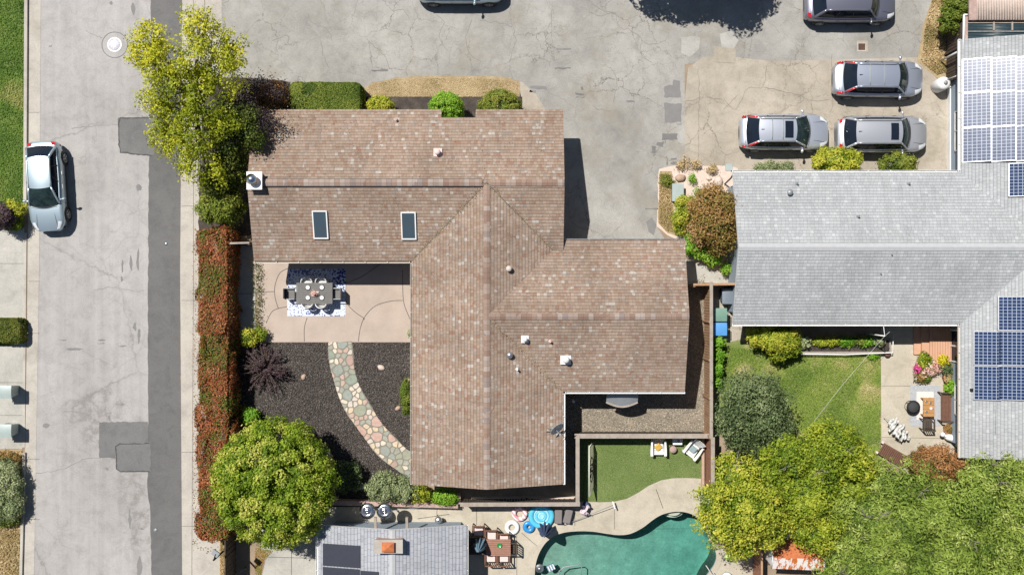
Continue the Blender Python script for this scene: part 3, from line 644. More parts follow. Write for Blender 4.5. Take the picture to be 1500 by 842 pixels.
# left neighbour verge
sheet('left_lawn', [(-600, -300), (37, -300), (35.5, 0), (34, 300), (34, 337), (-600, 337)], 3, 'lawn')
sheet('left_driveway', [(-600, 334), (36, 334), (33, 657), (-600, 657)], 4, 'conc', ribbons=[[(-300, 386), (36, 386)], [(-300, 560), (36, 560)], [(-300, 608), (34, 608)]], rw=.02)
sheet('lawn_island', [(-600, 462), (20, 465), (28, 470), (33, 478), (34, 488), (33, 497), (26, 503), (15, 506), (-600, 506)], 6, 'lawn')
sheet('left_dry_bed', [(-600, 658), (34, 658), (30, 842), (20, 1300), (-600, 1300)], 5, 'dry', wob=.05)
# side and back gardens
sheet('side_walk', [(343, 360), (374, 360), (374, 500), (366, 620), (343, 620)], 3, 'conc', ribbons=[[(345, 430), (372, 430)]], rw=.03)
patio_r = [smooth_pts(q, 5, False) for q in ([(390, 473), (400, 455), (420, 449), (422, 448)], [(446, 500), (446, 480), (450, 465)], [(422, 393), (410, 400), (403, 418), (403, 435), (408, 452)], [(507, 410), (507, 440), (518, 455), (533, 466), (532, 468)], [(525, 500), (528, 480), (535, 463), (550, 448), (572, 441), (590, 440)], [(590, 395), (590, 420), (592, 445), (602, 470)], [(371, 428), (402, 427)], [(507, 415), (530, 405), (545, 395), (560, 385)])]
sheet('patio', [(362, 378), (606, 378), (606, 501), (368, 501), (380, 478), (376, 430)], 5, 'patio', ribbons=patio_r, rmat='joint', rw=.035)
sheet('bark_bed', [(343, 498), (606, 498), (606, 742), (343, 742)], 4, 'mulch')
# flagstone walk
cl = smooth_pts([(498, 501), (502, 540), (514, 578), (534, 612), (556, 642), (580, 666), (606, 684)], 8, False); L_, R_ = [], []
for i, p in enumerate(cl):
    a, c_ = Vector(cl[max(i - 1, 0)]), Vector(cl[min(i + 1, len(cl) - 1)]); d = (c_ - a).normalized(); nn_ = Vector((-d.y, d.x)); ww = 17.5 + 1.0 * math.sin(i * .4)
    L_.append(tuple(Vector(p) + nn_ * ww)); R_.append(tuple(Vector(p) - nn_ * ww))
mt['mortar'] = M('path_mortar', (.27, .25, .20), (.22, .205, .17), 5, fine=.3)
m, t, bb = newmat('path_stone'); at_ = node(t, 'ShaderNodeAttribute', attribute_name='tint'); co = objco(t); f = noise(t, co, 7, 5, .7)
t.links.new(mixc(t, 1, at_.outputs['Color'], ramp(t, f.outputs[0], [(.3, .78), (.7, 1.12)]).outputs[0], 'MULTIPLY'), bb.inputs['Base Color']); bb.inputs['Roughness'].default_value = .85; bump(t, f.outputs[0], .3, .01, bb); mt['pathstone'] = m
sheet('flagstone_path', L_ + R_[::-1], 6, 'mortar')
def stones():
    cw = [Vector(G(*p)) for p in cl]; hw = .60; seeds = []
    tries = 0
    while len(seeds) < 104 and tries < 9000:
        tries += 1; k_ = R.randrange(len(cw) - 1); p = cw[k_].lerp(cw[k_ + 1], R.random()); d_ = (cw[k_ + 1] - cw[k_]).normalized(); n_ = Vector((-d_.y, d_.x)); q = p + n_ * R.uniform(-hw, hw)
        big = len(seeds) < 19 and tries < 900; r_ = .36 if big else .16
        if all((q - s_[0]).length > (r_ + s_[1]) * (1.12 if big else .64) for s_ in seeds): seeds.append((q, r_))
    m_ = MB(); cols = []
    def clip(poly, n_, dd):
        out = []
        for a_, b_ in zip(poly, poly[1:] + poly[:1]):
            da, db = a_.dot(n_) - dd, b_.dot(n_) - dd
            if da <= 0: out.append(a_)
            if (da < 0) != (db < 0) and abs(da - db) > 1e-9: out.append(a_.lerp(b_, da / (da - db)))
        return out
    for q, r_ in seeds:
        poly = [q + Vector((x_, y_)) for x_, y_ in ((-.7, -.7), (.7, -.7), (.7, .7), (-.7, .7))]
        for q2, r2 in seeds:
            if q2 is q: continue
            v_ = q2 - q; L = v_.length
            if L > 1.5: continue
            n_ = v_ / L; w_ = .5 + .5 * (r_ - r2) / (r_ + r2) * .9; poly = clip(poly, n_, q.dot(n_) + L * w_ - R.uniform(.018, .035))
            if len(poly) < 3: break
        if len(poly) < 3: continue
        k_ = min(range(len(cw)), key=lambda t_: (cw[t_] - q).length); d_ = (cw[min(k_ + 1, len(cw) - 1)] - cw[max(k_ - 1, 0)]).normalized(); n_ = Vector((-d_.y, d_.x))
        for sg in (1, -1): poly = clip(poly, n_ * sg, (cw[k_] * sg).dot(n_) + .605)
        poly = clip(poly, Vector((0, 1)), G(0, 501)[1]); poly = clip(poly, Vector((1, 0)), G(606, 0)[0])
        if len(poly) < 3: continue
        for _ in range(2): poly = [x_ for a_, b_ in zip(poly, poly[1:] + poly[:1]) for x_ in (a_.lerp(b_, .2), a_.lerp(b_, .8))]
        ar = abs(sum(a_.x * b_.y - b_.x * a_.y for a_, b_ in zip(poly, poly[1:] + poly[:1]))) / 2
        if ar < .008: continue
        m_.prism([(p_.x, p_.y) for p_ in poly], .02, .038 + R.uniform(0, .008))
        pal = ((.25, .29, .23), (.28, .31, .27), (.46, .31, .25), (.30, .31, .23), (.50, .34, .28), (.27, .29, .25), (.40, .28, .23)) if ar > .07 else ((.58, .47, .33), (.62, .54, .43), (.30, .31, .25), (.48, .34, .27), (.56, .50, .42), (.33, .33, .27))
        cols += [R.choice(pal)] * (len(poly) + 2)
    o = m_.build('path_stones', 'pathstone'); o['kind'] = 'structure'; at = o.data.attributes.new('tint', 'FLOAT_COLOR', 'FACE')
    for e_, c_ in zip(at.data, cols): e_.color = (*c_, 1)
stones()
sheet('path_edging', [p for p in L_] + [tuple(Vector(p) + Vector((0, 0))) for p in [((q[0] * 1.0 - (L_[i][0] - R_[i][0]) / 35 * 1.2), q[1] - (L_[i][1] - R_[i][1]) / 35 * 1.2) for i, q in list(enumerate(L_))]][::-1], 7, 'cap')
sheet('gravel_yard', [(826, 560), (1034, 400), (1034, 634), (846, 634), (846, 735), (676, 735), (676, 700), (826, 700)], 3, 'gravel')
sheet('south_side_path', [(690, 726), (845, 726), (845, 737), (690, 737)], 5, 'park')
turf_px = [(850, 640), (1030, 640), (1030, 701), (1018, 700), (1003, 699.5), (985, 700), (968, 703), (950, 711), (935, 721), (918, 730), (898, 734.5), (878, 735), (850, 734)]
sheet('turf_lawn', turf_px, 4, 'turf')
sheet('deck_edge', [(1031, 698), (1018, 698.5), (1003, 698), (985, 699), (968, 702), (950, 710), (935, 720), (918, 729), (898, 733.5), (878, 734), (850, 733), (850, 744), (1031, 744)], 3, 'deck')
sheet('south_west_slab', [(383, 700), (466, 700), (466, 1100), (383, 1100)], 3, 'conc', ribbons=[[(383, 815), (466, 817)], [(427, 760), (427, 1000)]])
sheet('dry_verge', [(322, 790), (341, 790), (341, 1100), (322, 1100)], 4, 'dry')
sheet('leaf_litter', [(374, 800), (392, 806), (384, 842), (380, 900), (372, 900)], 4, 'soil')
# middle garden and east yard
sheet('garden_bed', [(964, 247), (1010, 240), (1080, 246), (1085, 420), (1015, 395), (1000, 352), (976, 345), (963, 330)], 3, 'palestone', wob=.06)
sheet('dry_verge', [(966, 250), (984, 250), (985, 300), (990, 345), (976, 342), (964, 328)], 5, 'dry', wob=.05)
sheet('corner_slab', [(1003, 380), (1022, 384), (1076, 412), (1076, 420), (1003, 420)], 5, 'conc')
sheet('side_yard', [(1046, 420), (1090, 420), (1090, 505), (1046, 505)], 3, 'park')
sheet('back_lawn', [(1046, 502), (1085, 500), (1170, 512), (1291, 512), (1291, 700), (1046, 700)], 4, 'lawn2', wob=.12)
sheet('soil_strip', [(1046, 630), (1075, 630), (1070, 760), (1046, 760)], 5, 'soil', wob=.05)
sheet('back_patio', [(1290, 470), (1440, 470), (1440, 720), (1340, 700), (1291, 668)], 5, 'deck', ribbons=[[(1291, 565), (1345, 565)], [(1291, 640), (1410, 642)]], rw=.02)
sheet('east_verge', [(1345, 90), (1352, 40), (1365, 0), (1375, -80), (1420, -80), (1420, 130), (1380, 120)], 3, 'dry', wob=.06)
# loose material
cover_stuff('turf_pile', 'short pile of the artificial turf by the pool', 'turf', [(852, 642), (1028, 642), (1028, 699), (1003, 698.5), (985, 699), (968, 702), (950, 710), (935, 720), (918, 729), (898, 733), (878, 733.5), (852, 733)], 26000, .05, 3, 'turfb', .6, .02, .015)
cover_stuff('mulch_chips', 'loose dark bark chips on the planting bed', 'mulch', [(343, 502), (604, 502), (604, 736), (343, 736)], 62000, .062, 1.7, 'chips', 1.6, .03, .03, holes=[L_ + R_[::-1]])
cover_stuff('gravel_stones', 'loose tan gravel behind the brown roofed house', 'gravel', [(828, 575), (1032, 400), (1032, 632), (848, 632), (828, 700)], 24000, .075, 1.2, 'pebbles', 1.5, .02, .02)
cover_stuff('grass', 'mown bright green verge grass beside the kerb', 'grass', [(-120, -60), (35, -60), (33, 300), (33, 336), (-120, 336)], 40000, .10, 3, 'grassb', .5, .03, .04)
cover_stuff('grass', 'patchy green and straw coloured back lawn', 'grass', [(1058, 508), (1170, 514), (1289, 514), (1289, 665), (1200, 690), (1058, 640)], 60000, .10, 3, 'grassd', .5, .03, .04)
cover_stuff('dry_weeds', 'straw coloured dry weeds beside the east fence', 'weeds', [(1349, 90), (1355, 40), (1367, -10), (1405, -10), (1400, 100), (1372, 110)], 9000, .13, 4, 'drywd', .2, .04, .08)
cover_stuff('dry_weeds', 'straw coloured dead grass below the clipped hedges', 'weeds', [(540, 126), (580, 116), (700, 114), (758, 120), (760, 142), (535, 142)], 6000, .07, 4, 'drywd', .6, .02, .02)
cover_stuff('dry_weeds', 'yellowed dry weeds along the driveway corner bed', 'weeds', [(966, 255), (984, 255), (985, 300), (988, 340), (976, 338), (965, 325)], 3500, .12, 4, 'drywd', .2, .03, .06)
cover_stuff('dry_weeds', 'dry yellow grass south of the grey shrubs by the kerb', 'weeds', [(-60, 660), (33, 660), (29, 850), (-60, 850)], 11000, .15, 4, 'drywd', .2, .03, .07)
cover_stuff('dry_weeds', 'straw coloured verge grass beside the south west fence', 'weeds', [(323, 792), (340, 792), (340, 850), (323, 850)], 2200, .12, 4, 'drywd', .2, .03, .06)
cover_stuff('fallen_leaves', 'fallen red and brown leaves on the pavement along the red hedge', 'leaves', [(282, 335), (293, 335), (293, 800), (325, 800), (325, 815), (282, 805)], 1500, .07, 1.6, 'rust_leaf', 1.5, .02, .01)
cover_stuff('fallen_leaves', 'scattered fallen leaves on the south west slab', 'leaves', [(374, 802), (400, 806), (386, 820), (382, 850), (374, 850)], 900, .09, 1.5, 'orange', 1.5, .02, .02)

# ================================================================== HOUSES
T_ = .333; EAVE = 2.6
def roof_mesh(faces, thick=.16):
    """faces: (list of (x,y), hfn, down=(dx,dy)); UV u along the course, v upslope"""
    b = MB(); key = {}; vs = []; fs = []; uvs = []
    def vi(p):
        k = (round(p[0], 3), round(p[1], 3), round(p[2], 3))
        if k not in key: key[k] = len(vs); vs.append(p)
        return key[k]
    for pts, h, dn in faces:
        P3 = [(x, y, h(x, y)) for x, y in pts]
        ar = sum(pts[i][0] * pts[(i + 1) % len(pts)][1] - pts[(i + 1) % len(pts)][0] * pts[i][1] for i in range(len(pts)))
        if ar < 0: P3 = P3[::-1]
        fs.append(tuple(vi(p) for p in P3)); k = math.sqrt(1 + T_ * T_)
        uvs.append([(p[0] * -dn[1] + p[1] * dn[0] + 50, (50 - (p[0] * dn[0] + p[1] * dn[1])) * k) for p in P3])
    return vs, fs, uvs
def build_roof(name, faces, mat, parent, thick=.16, fascia='stucco'):
    vs, fs, uvs = roof_mesh(faces); n = len(vs); cnt = {}
    for f in fs:
        for i in range(len(f)): cnt[(f[i], f[(i + 1) % len(f)])] = 1
    edges = [e for e in cnt if (e[1], e[0]) not in cnt]
    allv = vs + [(x, y, z - thick) for x, y, z in vs]
    F = list(fs) + [tuple(i + n for i in f[::-1]) for f in fs] + [(a, a + n, b_ + n, b_) for a, b_ in edges]
    me = bpy.data.meshes.new(name); me.from_pydata(allv, [], F); me.materials.append(mt[mat]); me.materials.append(mt[fascia])
    ul = me.uv_layers.new(name='UVMap'); li = 0
    for pi, p in enumerate(me.polygons):
        if pi < len(fs):
            for k, l in enumerate(p.loop_indices): ul.data[l].uv = uvs[pi][k]
        else: p.material_index = 1
    me.update(); o = bpy.data.objects.new(name, me); C.objects.link(o); o.parent = parent; return o
def caps(b_, a, c, w=.26, h=.035, uvmb=None):
    """low ridge cap along a->c"""
    a, c = Vector(a), Vector(c); d = (c - a).normalized(); s = Vector((-d.y, d.x, 0)).normalized() * w / 2; dz = Vector((0, 0, w / 2 * T_)); up = Vector((0, 0, h))
    vs = [a - s - dz, a - s - dz + up, a + up, a + s - dz + up, a + s - dz]; vs += [v + (c - a) for v in vs]
    b_.add(vs, [(0, 5, 6, 1), (1, 6, 7, 2), (2, 7, 8, 3), (3, 8, 9, 4), (4, 3, 2, 1, 0), (5, 6, 7, 8, 9)])
def uv_len(o, ax):
    me = o.data; ul = me.uv_layers.new(name='UVMap')
    for l in me.loops:
        v = me.vertices[l.vertex_index].co; ul.data[l.index].uv = (v[ax] + 50, 2.5)
def walls(poly, z1, parent, mat, wins=(), thick=.15, name='wall'):
    """wall ring on a plan polygon"""
    b = MB(); n = len(poly)
    b.prism(poly, 0, z1); o = b.build(name, mat, parent)
    return o
def window(parent, a, b_, z0, z1, out):
    """framed window on a wall between plan points a,b, facing out"""
    a, b_ = Vector((*a, 0)), Vector((*b_, 0)); o = Vector((*out, 0)); m = MB()
    for p, q in (((a, z0), (b_, z0)), ((a, z1), (b_, z1)), ((a, z0), (a, z1)), ((b_, z0), (b_, z1)), (((a + b_) / 2, z0), ((a + b_) / 2, z1))):
        m.bar(p[0] + Vector((0, 0, p[1])) + o * .03, q[0] + Vector((0, 0, q[1])) + o * .03, .07)
    f = m.build('window', 'white', parent)
    m = MB(); c_ = o * .012; m.add([a + c_ + Vector((0, 0, z0)), b_ + c_ + Vector((0, 0, z0)), b_ + c_ + Vector((0, 0, z1)), a + c_ + Vector((0, 0, z1))], [(0, 1, 2, 3)])
    m.build('pane', 'glass', f)
# ---- brown roofed house
hA = thing('house', 'low ranch house under a brown shingle roof with two skylights', 'house')
cyN, cyE, cxS = 5.06, -1.405, -1.22; HW = 3.76; xw, xe, xE, yS = -12.8, 2.54, 8.57, -9.75
hN = lambda x, y: EAVE + (HW - abs(y - cyN)) * T_
hS = lambda x, y: EAVE + (HW - abs(x - cxS)) * T_
hE = lambda x, y: EAVE + (HW - abs(y - cyE)) * T_
yn, ysN = cyN + HW, cyN - HW; xl, xr = cxS - HW, cxS + HW; yEn, yEs = cyE + HW, cyE - HW
# where the three roofs' slopes meet
vy = (ysN + yEn) / 2; vx = xr - (vy - ysN)
faces = [([(xw, cyN), (xe, cyN), (xe, yn), (-1.80, yn), (-1.80, yn - .42), (-3.50, yn - .42), (-3.50, yn), (xw, yn)], hN, (0, 1)),
         ([(xw, ysN), (xl, ysN), (cxS, cyN), (xw, cyN)], hN, (0, -1)),
         ([(cxS, cyN), (vx, vy), (xe, vy), (xe, cyN)], hN, (0, -1)),
         ([(xl, ysN), (xl, yS), (cxS, yS), (cxS, cyN)], hS, (-1, 0)),
         ([(cxS, cyN), (cxS, cyE), (vx, vy)], hS, (1, 0)),
         ([(cxS, cyE), (cxS, yS), (xr, yS), (xr, yEs)], hS, (1, 0)),
         ([(cxS, cyE), (xE, cyE), (xE, yEn), (xe, yEn), (xe, vy), (vx, vy)], hE, (0, 1)),
         ([(cxS, cyE), (xr, yEs), (xE, yEs), (xE, cyE)], hE, (0, -1))]
roofA = build_roof('roof', faces, 'roofA', hA)
RZ = EAVE + HW * T_
b = MB(); caps(b, (xw + .5, cyN, RZ + .05), (-1.45, cyN, RZ + .05), .34, .05); b.box(-1.45, cyN - .17, RZ - .05, -1.4, cyN + .17, RZ + .02); o = b.build('ridge_vent', 'capA', roofA); uv_len(o, 0)
for sg in (1, -1): b = MB(); yy = cyN + sg * .185; b.bar((xw + .5, yy, hN(0, yy) + .02), (-1.45, yy, hN(0, yy) + .02), .035, .05); b.build('vent_slot', 'black', roofA)
b = MB(); caps(b, (-1.0, cyN, RZ + .012), (xe - .01, cyN, RZ + .012), .32, .02); o = b.build('ridge_cap', 'capA', roofA); uv_len(o, 0)
b = MB(); caps(b, (xw + .01, cyN, RZ + .01), (xw + .5, cyN, RZ + .01), .3, .02); o = b.build('ridge_cap', 'capA', roofA); uv_len(o, 0)
b = MB(); caps(b, (cxS + .1, cyE, RZ + .01), (xE - .01, cyE, RZ + .01), .3, .02); o = b.build('ridge_cap', 'capA', roofA); uv_len(o, 0)
b = MB(); caps(b, (cxS, cyN - .1, RZ + .01), (cxS, yS + .01, RZ + .01), .3, .02); o = b.build('ridge_cap', 'capA', roofA); uv_len(o, 1)
b = MB()
for p, q in (((cxS, cyN), (xl, ysN)), ((cxS, cyN), (vx, vy)), ((vx, vy), (xe, vy))):
    b.bar((p[0], p[1], hN(*p) + .004), (q[0], q[1], hN(*q) + .004), .035, .012)
b.build('valley', 'joint', roofA)
WI = .55
wallsA = MB()
wallsA.prism([(xw + WI, ysN + WI), (xe - .3, ysN + WI), (xe - .3, yn - WI - .3), (xw + WI, yn - WI - .3)], 0, EAVE + .02)
wallsA.prism([(xl + WI, yS + .4), (xr - WI, yS + .4), (xr - WI, ysN + WI), (xl + WI, ysN + WI)], 0, EAVE + .015)
wallsA.prism([(xr - WI, yEs + WI), (xE - .35, yEs + WI), (xE - .35, yEn - WI), (xr - WI, yEn - WI)], 0, EAVE + .01)
for x0 in (xw + WI, xe - .3 - .12):
    wallsA.add([(x0, ysN + WI, EAVE), (x0, yn - WI - .3, EAVE), (x0, cyN, RZ - .25), (x0 + .12, ysN + WI, EAVE), (x0 + .12, yn - WI - .3, EAVE), (x0 + .12, cyN, RZ - .25)], [(0, 1, 2), (5, 4, 3), (0, 2, 5, 3), (1, 4, 5, 2)])
wallsA.build('wall', 'stucco', hA)
window(hA, (-11, ysN + WI), (-9, ysN + WI), .3, 2.1, (0, -1)); window(hA, (-8, ysN + WI), (-6, ysN + WI), .05, 2.1, (0, -1)); window(hA, (xl + WI, -1.0), (xl + WI, -3), .3, 2.1, (-1, 0)); window(hA, (xl + WI, -5.5), (xl + WI, -7), .9, 2.1, (-1, 0))
window(hA, (xr - WI, -8.8), (xr - WI, -7.2), .9, 2.1, (1, 0)); window(hA, (6.2, yEs + WI), (7.6, yEs + WI), .9, 2.1, (0, -1)); window(hA, (-3.5, yS + .4), (-1.5, yS + .4), .9, 2.1, (0, -1)); window(hA, (xw + WI, 4.2), (xw + WI, 6), .9, 2.1, (-1, 0))
m_ = MB(); m_.box(-5.9, yn - WI - .3, 0, -4.9, yn - WI - .24, 2.05); dr_ = m_.build('door', 'brownwood', hA); m_ = MB(); m_.ball((-5.0, yn - WI - .2, 1.0), .04); m_.build('handle', 'chrome', dr_)
def gutter(parent, a, c, out, mat='white', w=.10, z=EAVE):
    a, c = Vector((*a, z - .02)), Vector((*c, z - .02)); o = Vector((*out, 0)) * w; m = MB(); dz = Vector((0, 0, -.1))
    vs = [a, a + o, a + o + dz, a + dz]; vs += [v + (c - a) for v in vs]
    o2 = Vector((*out, 0)) * .016
    m.add([a + o, a + o - o2, a + o - o2 + dz, a + o + dz, c + o, c + o - o2, c + o - o2 + dz, c + o + dz], [(0, 1, 2, 3), (7, 6, 5, 4), (0, 4, 5, 1), (1, 5, 6, 2), (2, 6, 7, 3), (3, 7, 4, 0)])
    m.add([a + dz, a + o + dz, c + o + dz, c + dz, a + dz * 1.12, a + o + dz * 1.12, c + o + dz * 1.12, c + dz * 1.12], [(0, 3, 2, 1), (4, 5, 6, 7), (0, 1, 5, 4), (3, 7, 6, 2)])
    L = (c - a).length; k = int(L / 1.1)
    for i in range(k + 1):
        p = a.lerp(c, i / max(1, k)); m.bar(p + Vector((0, 0, .006)), p + o + Vector((0, 0, .006)), .03, .01)
    return m.build('gutter', mat, parent)
gutter(hA, (xw, ysN), (xl - .1, ysN), (0, -1), 'stucco'); gutter(hA, (xl, ysN - .1), (xl, yS), (-1, 0), 'stucco', .07)
gutter(hA, (xr + .12, yEs), (xE, yEs), (0, -1)); gutter(hA, (xr, yEs - .1), (xr, yS), (1, 0)); gutter(hA, (xe + .1, yEn), (xE, yEn), (0, 1), 'metal', .06)
def skylight(px0, py0, px1, py1):
    zc = hN(*G((px0 + px1) / 2, (py0 + py1) / 2, 3.2)) + .1; x0, y1 = G(px0, py0, zc); x1, y0 = G(px1, py1, zc); m = MB(); hh = .12
    z = lambda y: hN(0, y)
    for a, c, q, r_ in ((x0, x0 + .06, y0, y1), (x1 - .06, x1, y0, y1), (x0 + .06, x1 - .06, y0, y0 + .07), (x0 + .06, x1 - .06, y1 - .07, y1)):
        m.add([(a, q, z(q) - .05), (c, q, z(q) - .05), (c, r_, z(r_) - .05), (a, r_, z(r_) - .05), (a, q, z(q) + hh), (c, q, z(q) + hh), (c, r_, z(r_) + hh), (a, r_, z(r_) + hh)], [(0, 3, 2, 1), (4, 5, 6, 7), (0, 1, 5, 4), (1, 2, 6, 5), (2, 3, 7, 6), (3, 0, 4, 7)])
    s_ = m.build('skylight', 'white', hA, bevel=.006)
    m = MB(); q, r_ = y0 + .05, y1 - .05; m.add([(x0 + .05, q, z(q) + hh - .03), (x1 - .05, q, z(q) + hh - .03), (x1 - .05, r_, z(r_) + hh - .03), (x0 + .05, r_, z(r_) + hh - .03)], [(0, 1, 2, 3)]); m.build('pane', 'skyglass', s_)
skylight(458, 309, 480, 350); skylight(587.5, 311, 609.5, 351)
def zroof(px, py, fn):
    z = 3.2
    for _ in range(4): z = fn(*G(px, py, z))
    return z
def vent(px, py, kind, fn, parent, mat='white', r=.12, h=.35):
    z = zroof(px, py, fn); x, y = G(px, py, z + h * .6); z = fn(x, y); m = MB()
    m.prism([(x - r * 1.5, y - r * 1.5), (x + r * 1.5, y - r * 1.5), (x + r * 1.5, y + r * 1.5), (x - r * 1.5, y + r * 1.5)], z - .12, z + .06) if kind == 'flash' else None
    if kind in ('cap', 'flash'): m.lathe([(r * .6, -.2), (r * .6, h * .7), (r, h * .7), (r * 1.05, h * .8), (r * .7, h), (.01, h * 1.08)], (x, y, z))
    elif kind == 'pipe': m.lathe([(r, -.1), (r * .7, .06), (r * .5, .07), (r * .5, h), (r * .38, h), (r * .38, h - .1), (.005, h - .1)], (x, y, z), 14)
    elif kind == 'box': m.box(x - r, y - r, z - .1, x + r, y + r, z + h)
    m.build('roof_vent', mat, parent)
vent(745.5, 393.5, 'cap', hS, hA, 'stucco', .14, .3); vent(769, 497, 'flash', hE, hA, 'white', .12, .4); vent(746.5, 520, 'cap', hS, hA, 'metal', .15, .28); vent(757.5, 541, 'pipe', hS, hA, 'fabric', .1, .3)
vent(806, 500, 'pipe', hE, hA, 'pink', .1, .25); vent(829, 526.5, 'flash', hE, hA, 'white', .17, .5); vent(641, 223, 'flash', hN, hA, 'pink', .14, .35); vent(580, 175, 'pipe', hN, hA, 'pink', .11, .25)
q_ = []
for p0, p1, k_ in (((cxS, cyN), (xl, ysN), 260), ((cxS, cyN), (vx, vy), 160), ((cxS, cyE), (xr, yEs), 200), ((xw + .2, yn - 1.5), (xw + 2.6, yn - .2), 260)):
    for _ in range(k_): u_ = R.random(); s_ = .07 if k_ < 260 or p0[0] == cxS else .5; x_, y_ = p0[0] + (p1[0] - p0[0]) * u_ + R.gauss(0, s_), p0[1] + (p1[1] - p0[1]) * u_ + R.gauss(0, s_); q_.append((x_, y_, max(h_(x_, y_) for h_ in ((hN, hS) if k_ != 200 else (hE, hS))) + .02))
for _ in range(240): x_, y_ = R.uniform(xw + .2, xe - .2), R.uniform(ysN + .2, yn - .5); q_.append((x_, y_, max(hN(x_, y_), hS(x_, y_) if xl < x_ < xr else 0) + .02))
q_ = np.array(q_); o = leaf_mesh('fallen_leaves', q_, rng.normal(size=q_.shape) * .3 + np.array([0, 0, 1]), .06, 1.8, 'litter'); tag(o, 'scattered dry leaves caught in the valleys of the brown roof', 'leaves', kind='stuff')
# metal flue chase at the west gable
x, y = G(369, 263, 4.2); m = MB(); m.box(x - .2, y - .42, EAVE, x + .42, y + .32, 4.15); ch = m.build('chimney', 'stucco', hA, bevel=.01)
m = MB(); m.box(x - .26, y - .48, 4.15, x + .48, y + .38, 4.19); m.lathe([(.16, 0), (.16, .28), (.26, .28), (.26, .34), (.05, .44)], (x + .05, y - .02, 4.19)); m.build('chimney_cap', 'chrome', ch)
# satellite dish
x, y = G(813, 627, 3.4); z = hS(x - .2, y); m = MB(); m.tube([(x - .35, y - .1, z), (x - .25, y - .08, z + .35), (x - .05, y + .03, z + .5)], .03); m.tube([(x - .45, y - .3, z + .02), (x - .2, y - .08, z + .35)], .02); m.tube([(x - .05, y, z + .4), (x + .25, y - .28, z + .62)], .015); m.box(x + .2, y - .34, z + .57, x + .3, y - .24, z + .67)
dm = m.build('satellite_dish', 'greymetal', hA)
m = MB(); Mx = rotM((x + .05, y + .02, z + .52), rz=rad(-50)) @ Matrix.Rotation(rad(58), 4, 'Y'); m.M = Mx; m.lathe([(.01, 0), (.15, .012), (.28, .045), (.38, .09), (.385, .10), (.27, .06), (.14, .025), (.01, .012)], n=28); m.build('dish', M('dish_grey', (.50, .54, .57), rough=.5), dm)
# awning below the south gutter (rounded front)
aw = thing('bay_awning', 'grey ribbed awning with a rounded pale front below the white gutter', 'awning', (*G(911, 583, 1.6), 0))
m = MB(); n_ = 18; top = []; 
for i in range(n_ + 1):
    u = i / n_; px = 888 + 46 * u; py = 588 + 6.5 * math.sin(math.pi * u); top.append((px, py))
wp = [G(px, py, 1.7) for px, py in top]; yb = G(0, 570, 2.1)[1]
vs = []
for (x, y) in wp: vs += [(x, yb, 2.1), (x, y, 1.72), (x, y, 1.60)]
m.add(vs, [(3 * i, 3 * i + 1, 3 * i + 4, 3 * i + 3) for i in range(n_)]); m.build('awning_sheet', 'greymetal', aw, world=True, solid=.02)
m = MB()
for (x, y), (x2, y2) in zip(wp[:-1], wp[1:]): m.bar((x, y - .03, 1.67), (x2, y2 - .03, 1.67), .09, .14)
m.build('valance', 'cap', aw, world=True)
for x in (wp[1][0], wp[-2][0]): m = MB(); m.tube([(x, yb + .1, 1.0), (x, wp[3][1], 1.6)], .02); m.build('bracket', 'greymetal', aw, world=True)

# ---- grey roofed house with solar panels
hB = thing('house', 'grey shingled ranch house covered in solar panels', 'house', (0, 0, 0))
cyB = 1.95; hBm = lambda x, y: EAVE + (HW - abs(y - cyB)) * T_
TW = .36; cxW = 22.25 + 4.6; RW = 4.6
hBw = lambda x, y: EAVE + (RW - abs(x - cxW)) * T_
xL = 10.95; bn, bs = cyB + HW, cyB - HW; wx = cxW - RW
# west slope of the wing crosses the main roof; ridge of the main roof meets it at equal height
xm = wx + HW
f2 = [([(xL, cyB), (xm, cyB), (wx, bn), (xL, bn)], hBm, (0, 1)), ([(xL, bs), (wx, bs), (xm, cyB), (xL, cyB)], hBm, (0, -1)),
      ([(wx, bn), (xm, cyB), (cxW, cyB + (RW - HW)), (cxW, 12.3), (wx, 12.3)], hBw, (-1, 0)), ([(wx, bs), (wx, -8.43), (cxW, -8.43), (cxW, cyB + (RW - HW)), (xm, cyB)], hBw, (-1, 0)),
      ([(cxW, -8.43), (cxW + RW, -8.43), (cxW + RW, 12.3), (cxW, 12.3), (cxW, cyB + (RW - HW))], hBw, (1, 0))]
roofB = build_roof('roof', f2, 'roofB', hB, fascia='white')
b = MB(); caps(b, (xL + .01, cyB, RZ + .01), (xm, cyB, RZ + .01), .36, .02); b.build('ridge_cap', 'capB', roofB)
b = MB(); caps(b, (cxW, -8.4, EAVE + RW * T_ + .01), (cxW, 12.29, EAVE + RW * T_ + .01), .36, .02); b.build('ridge_cap', 'capB', roofB)
m = MB(); m.prism([(xL + .35, bs + .55), (wx + .6, bs + .55), (wx + .6, bn - .5), (xL + .35, bn - .5)], 0, EAVE + .02); m.prism([(wx + .55, -8.0), (cxW + RW - .5, -8.0), (cxW + RW - .5, 11.9), (wx + .55, 11.9)], 0, EAVE + .015)
m.add([(xL + .35, bs + .55, EAVE), (xL + .35, bn - .5, EAVE), (xL + .35, cyB, RZ - .25), (xL + .5, bs + .55, EAVE), (xL + .5, bn - .5, EAVE), (xL + .5, cyB, RZ - .25)], [(0, 1, 2), (5, 4, 3), (0, 2, 5, 3), (1, 4, 5, 2)])
m.build('wall', 'stuccoB', hB)
gutter(hB, (xL, bs), (wx - .1, bs), (0, -1)); gutter(hB, (xL, bn), (wx - .1, bn), (0, 1)); gutter(hB, (wx, bs - .1), (wx, -8.43), (-1, 0), 'stucco'); gutter(hB, (wx, bn + .12), (wx, 12.3), (-1, 0))
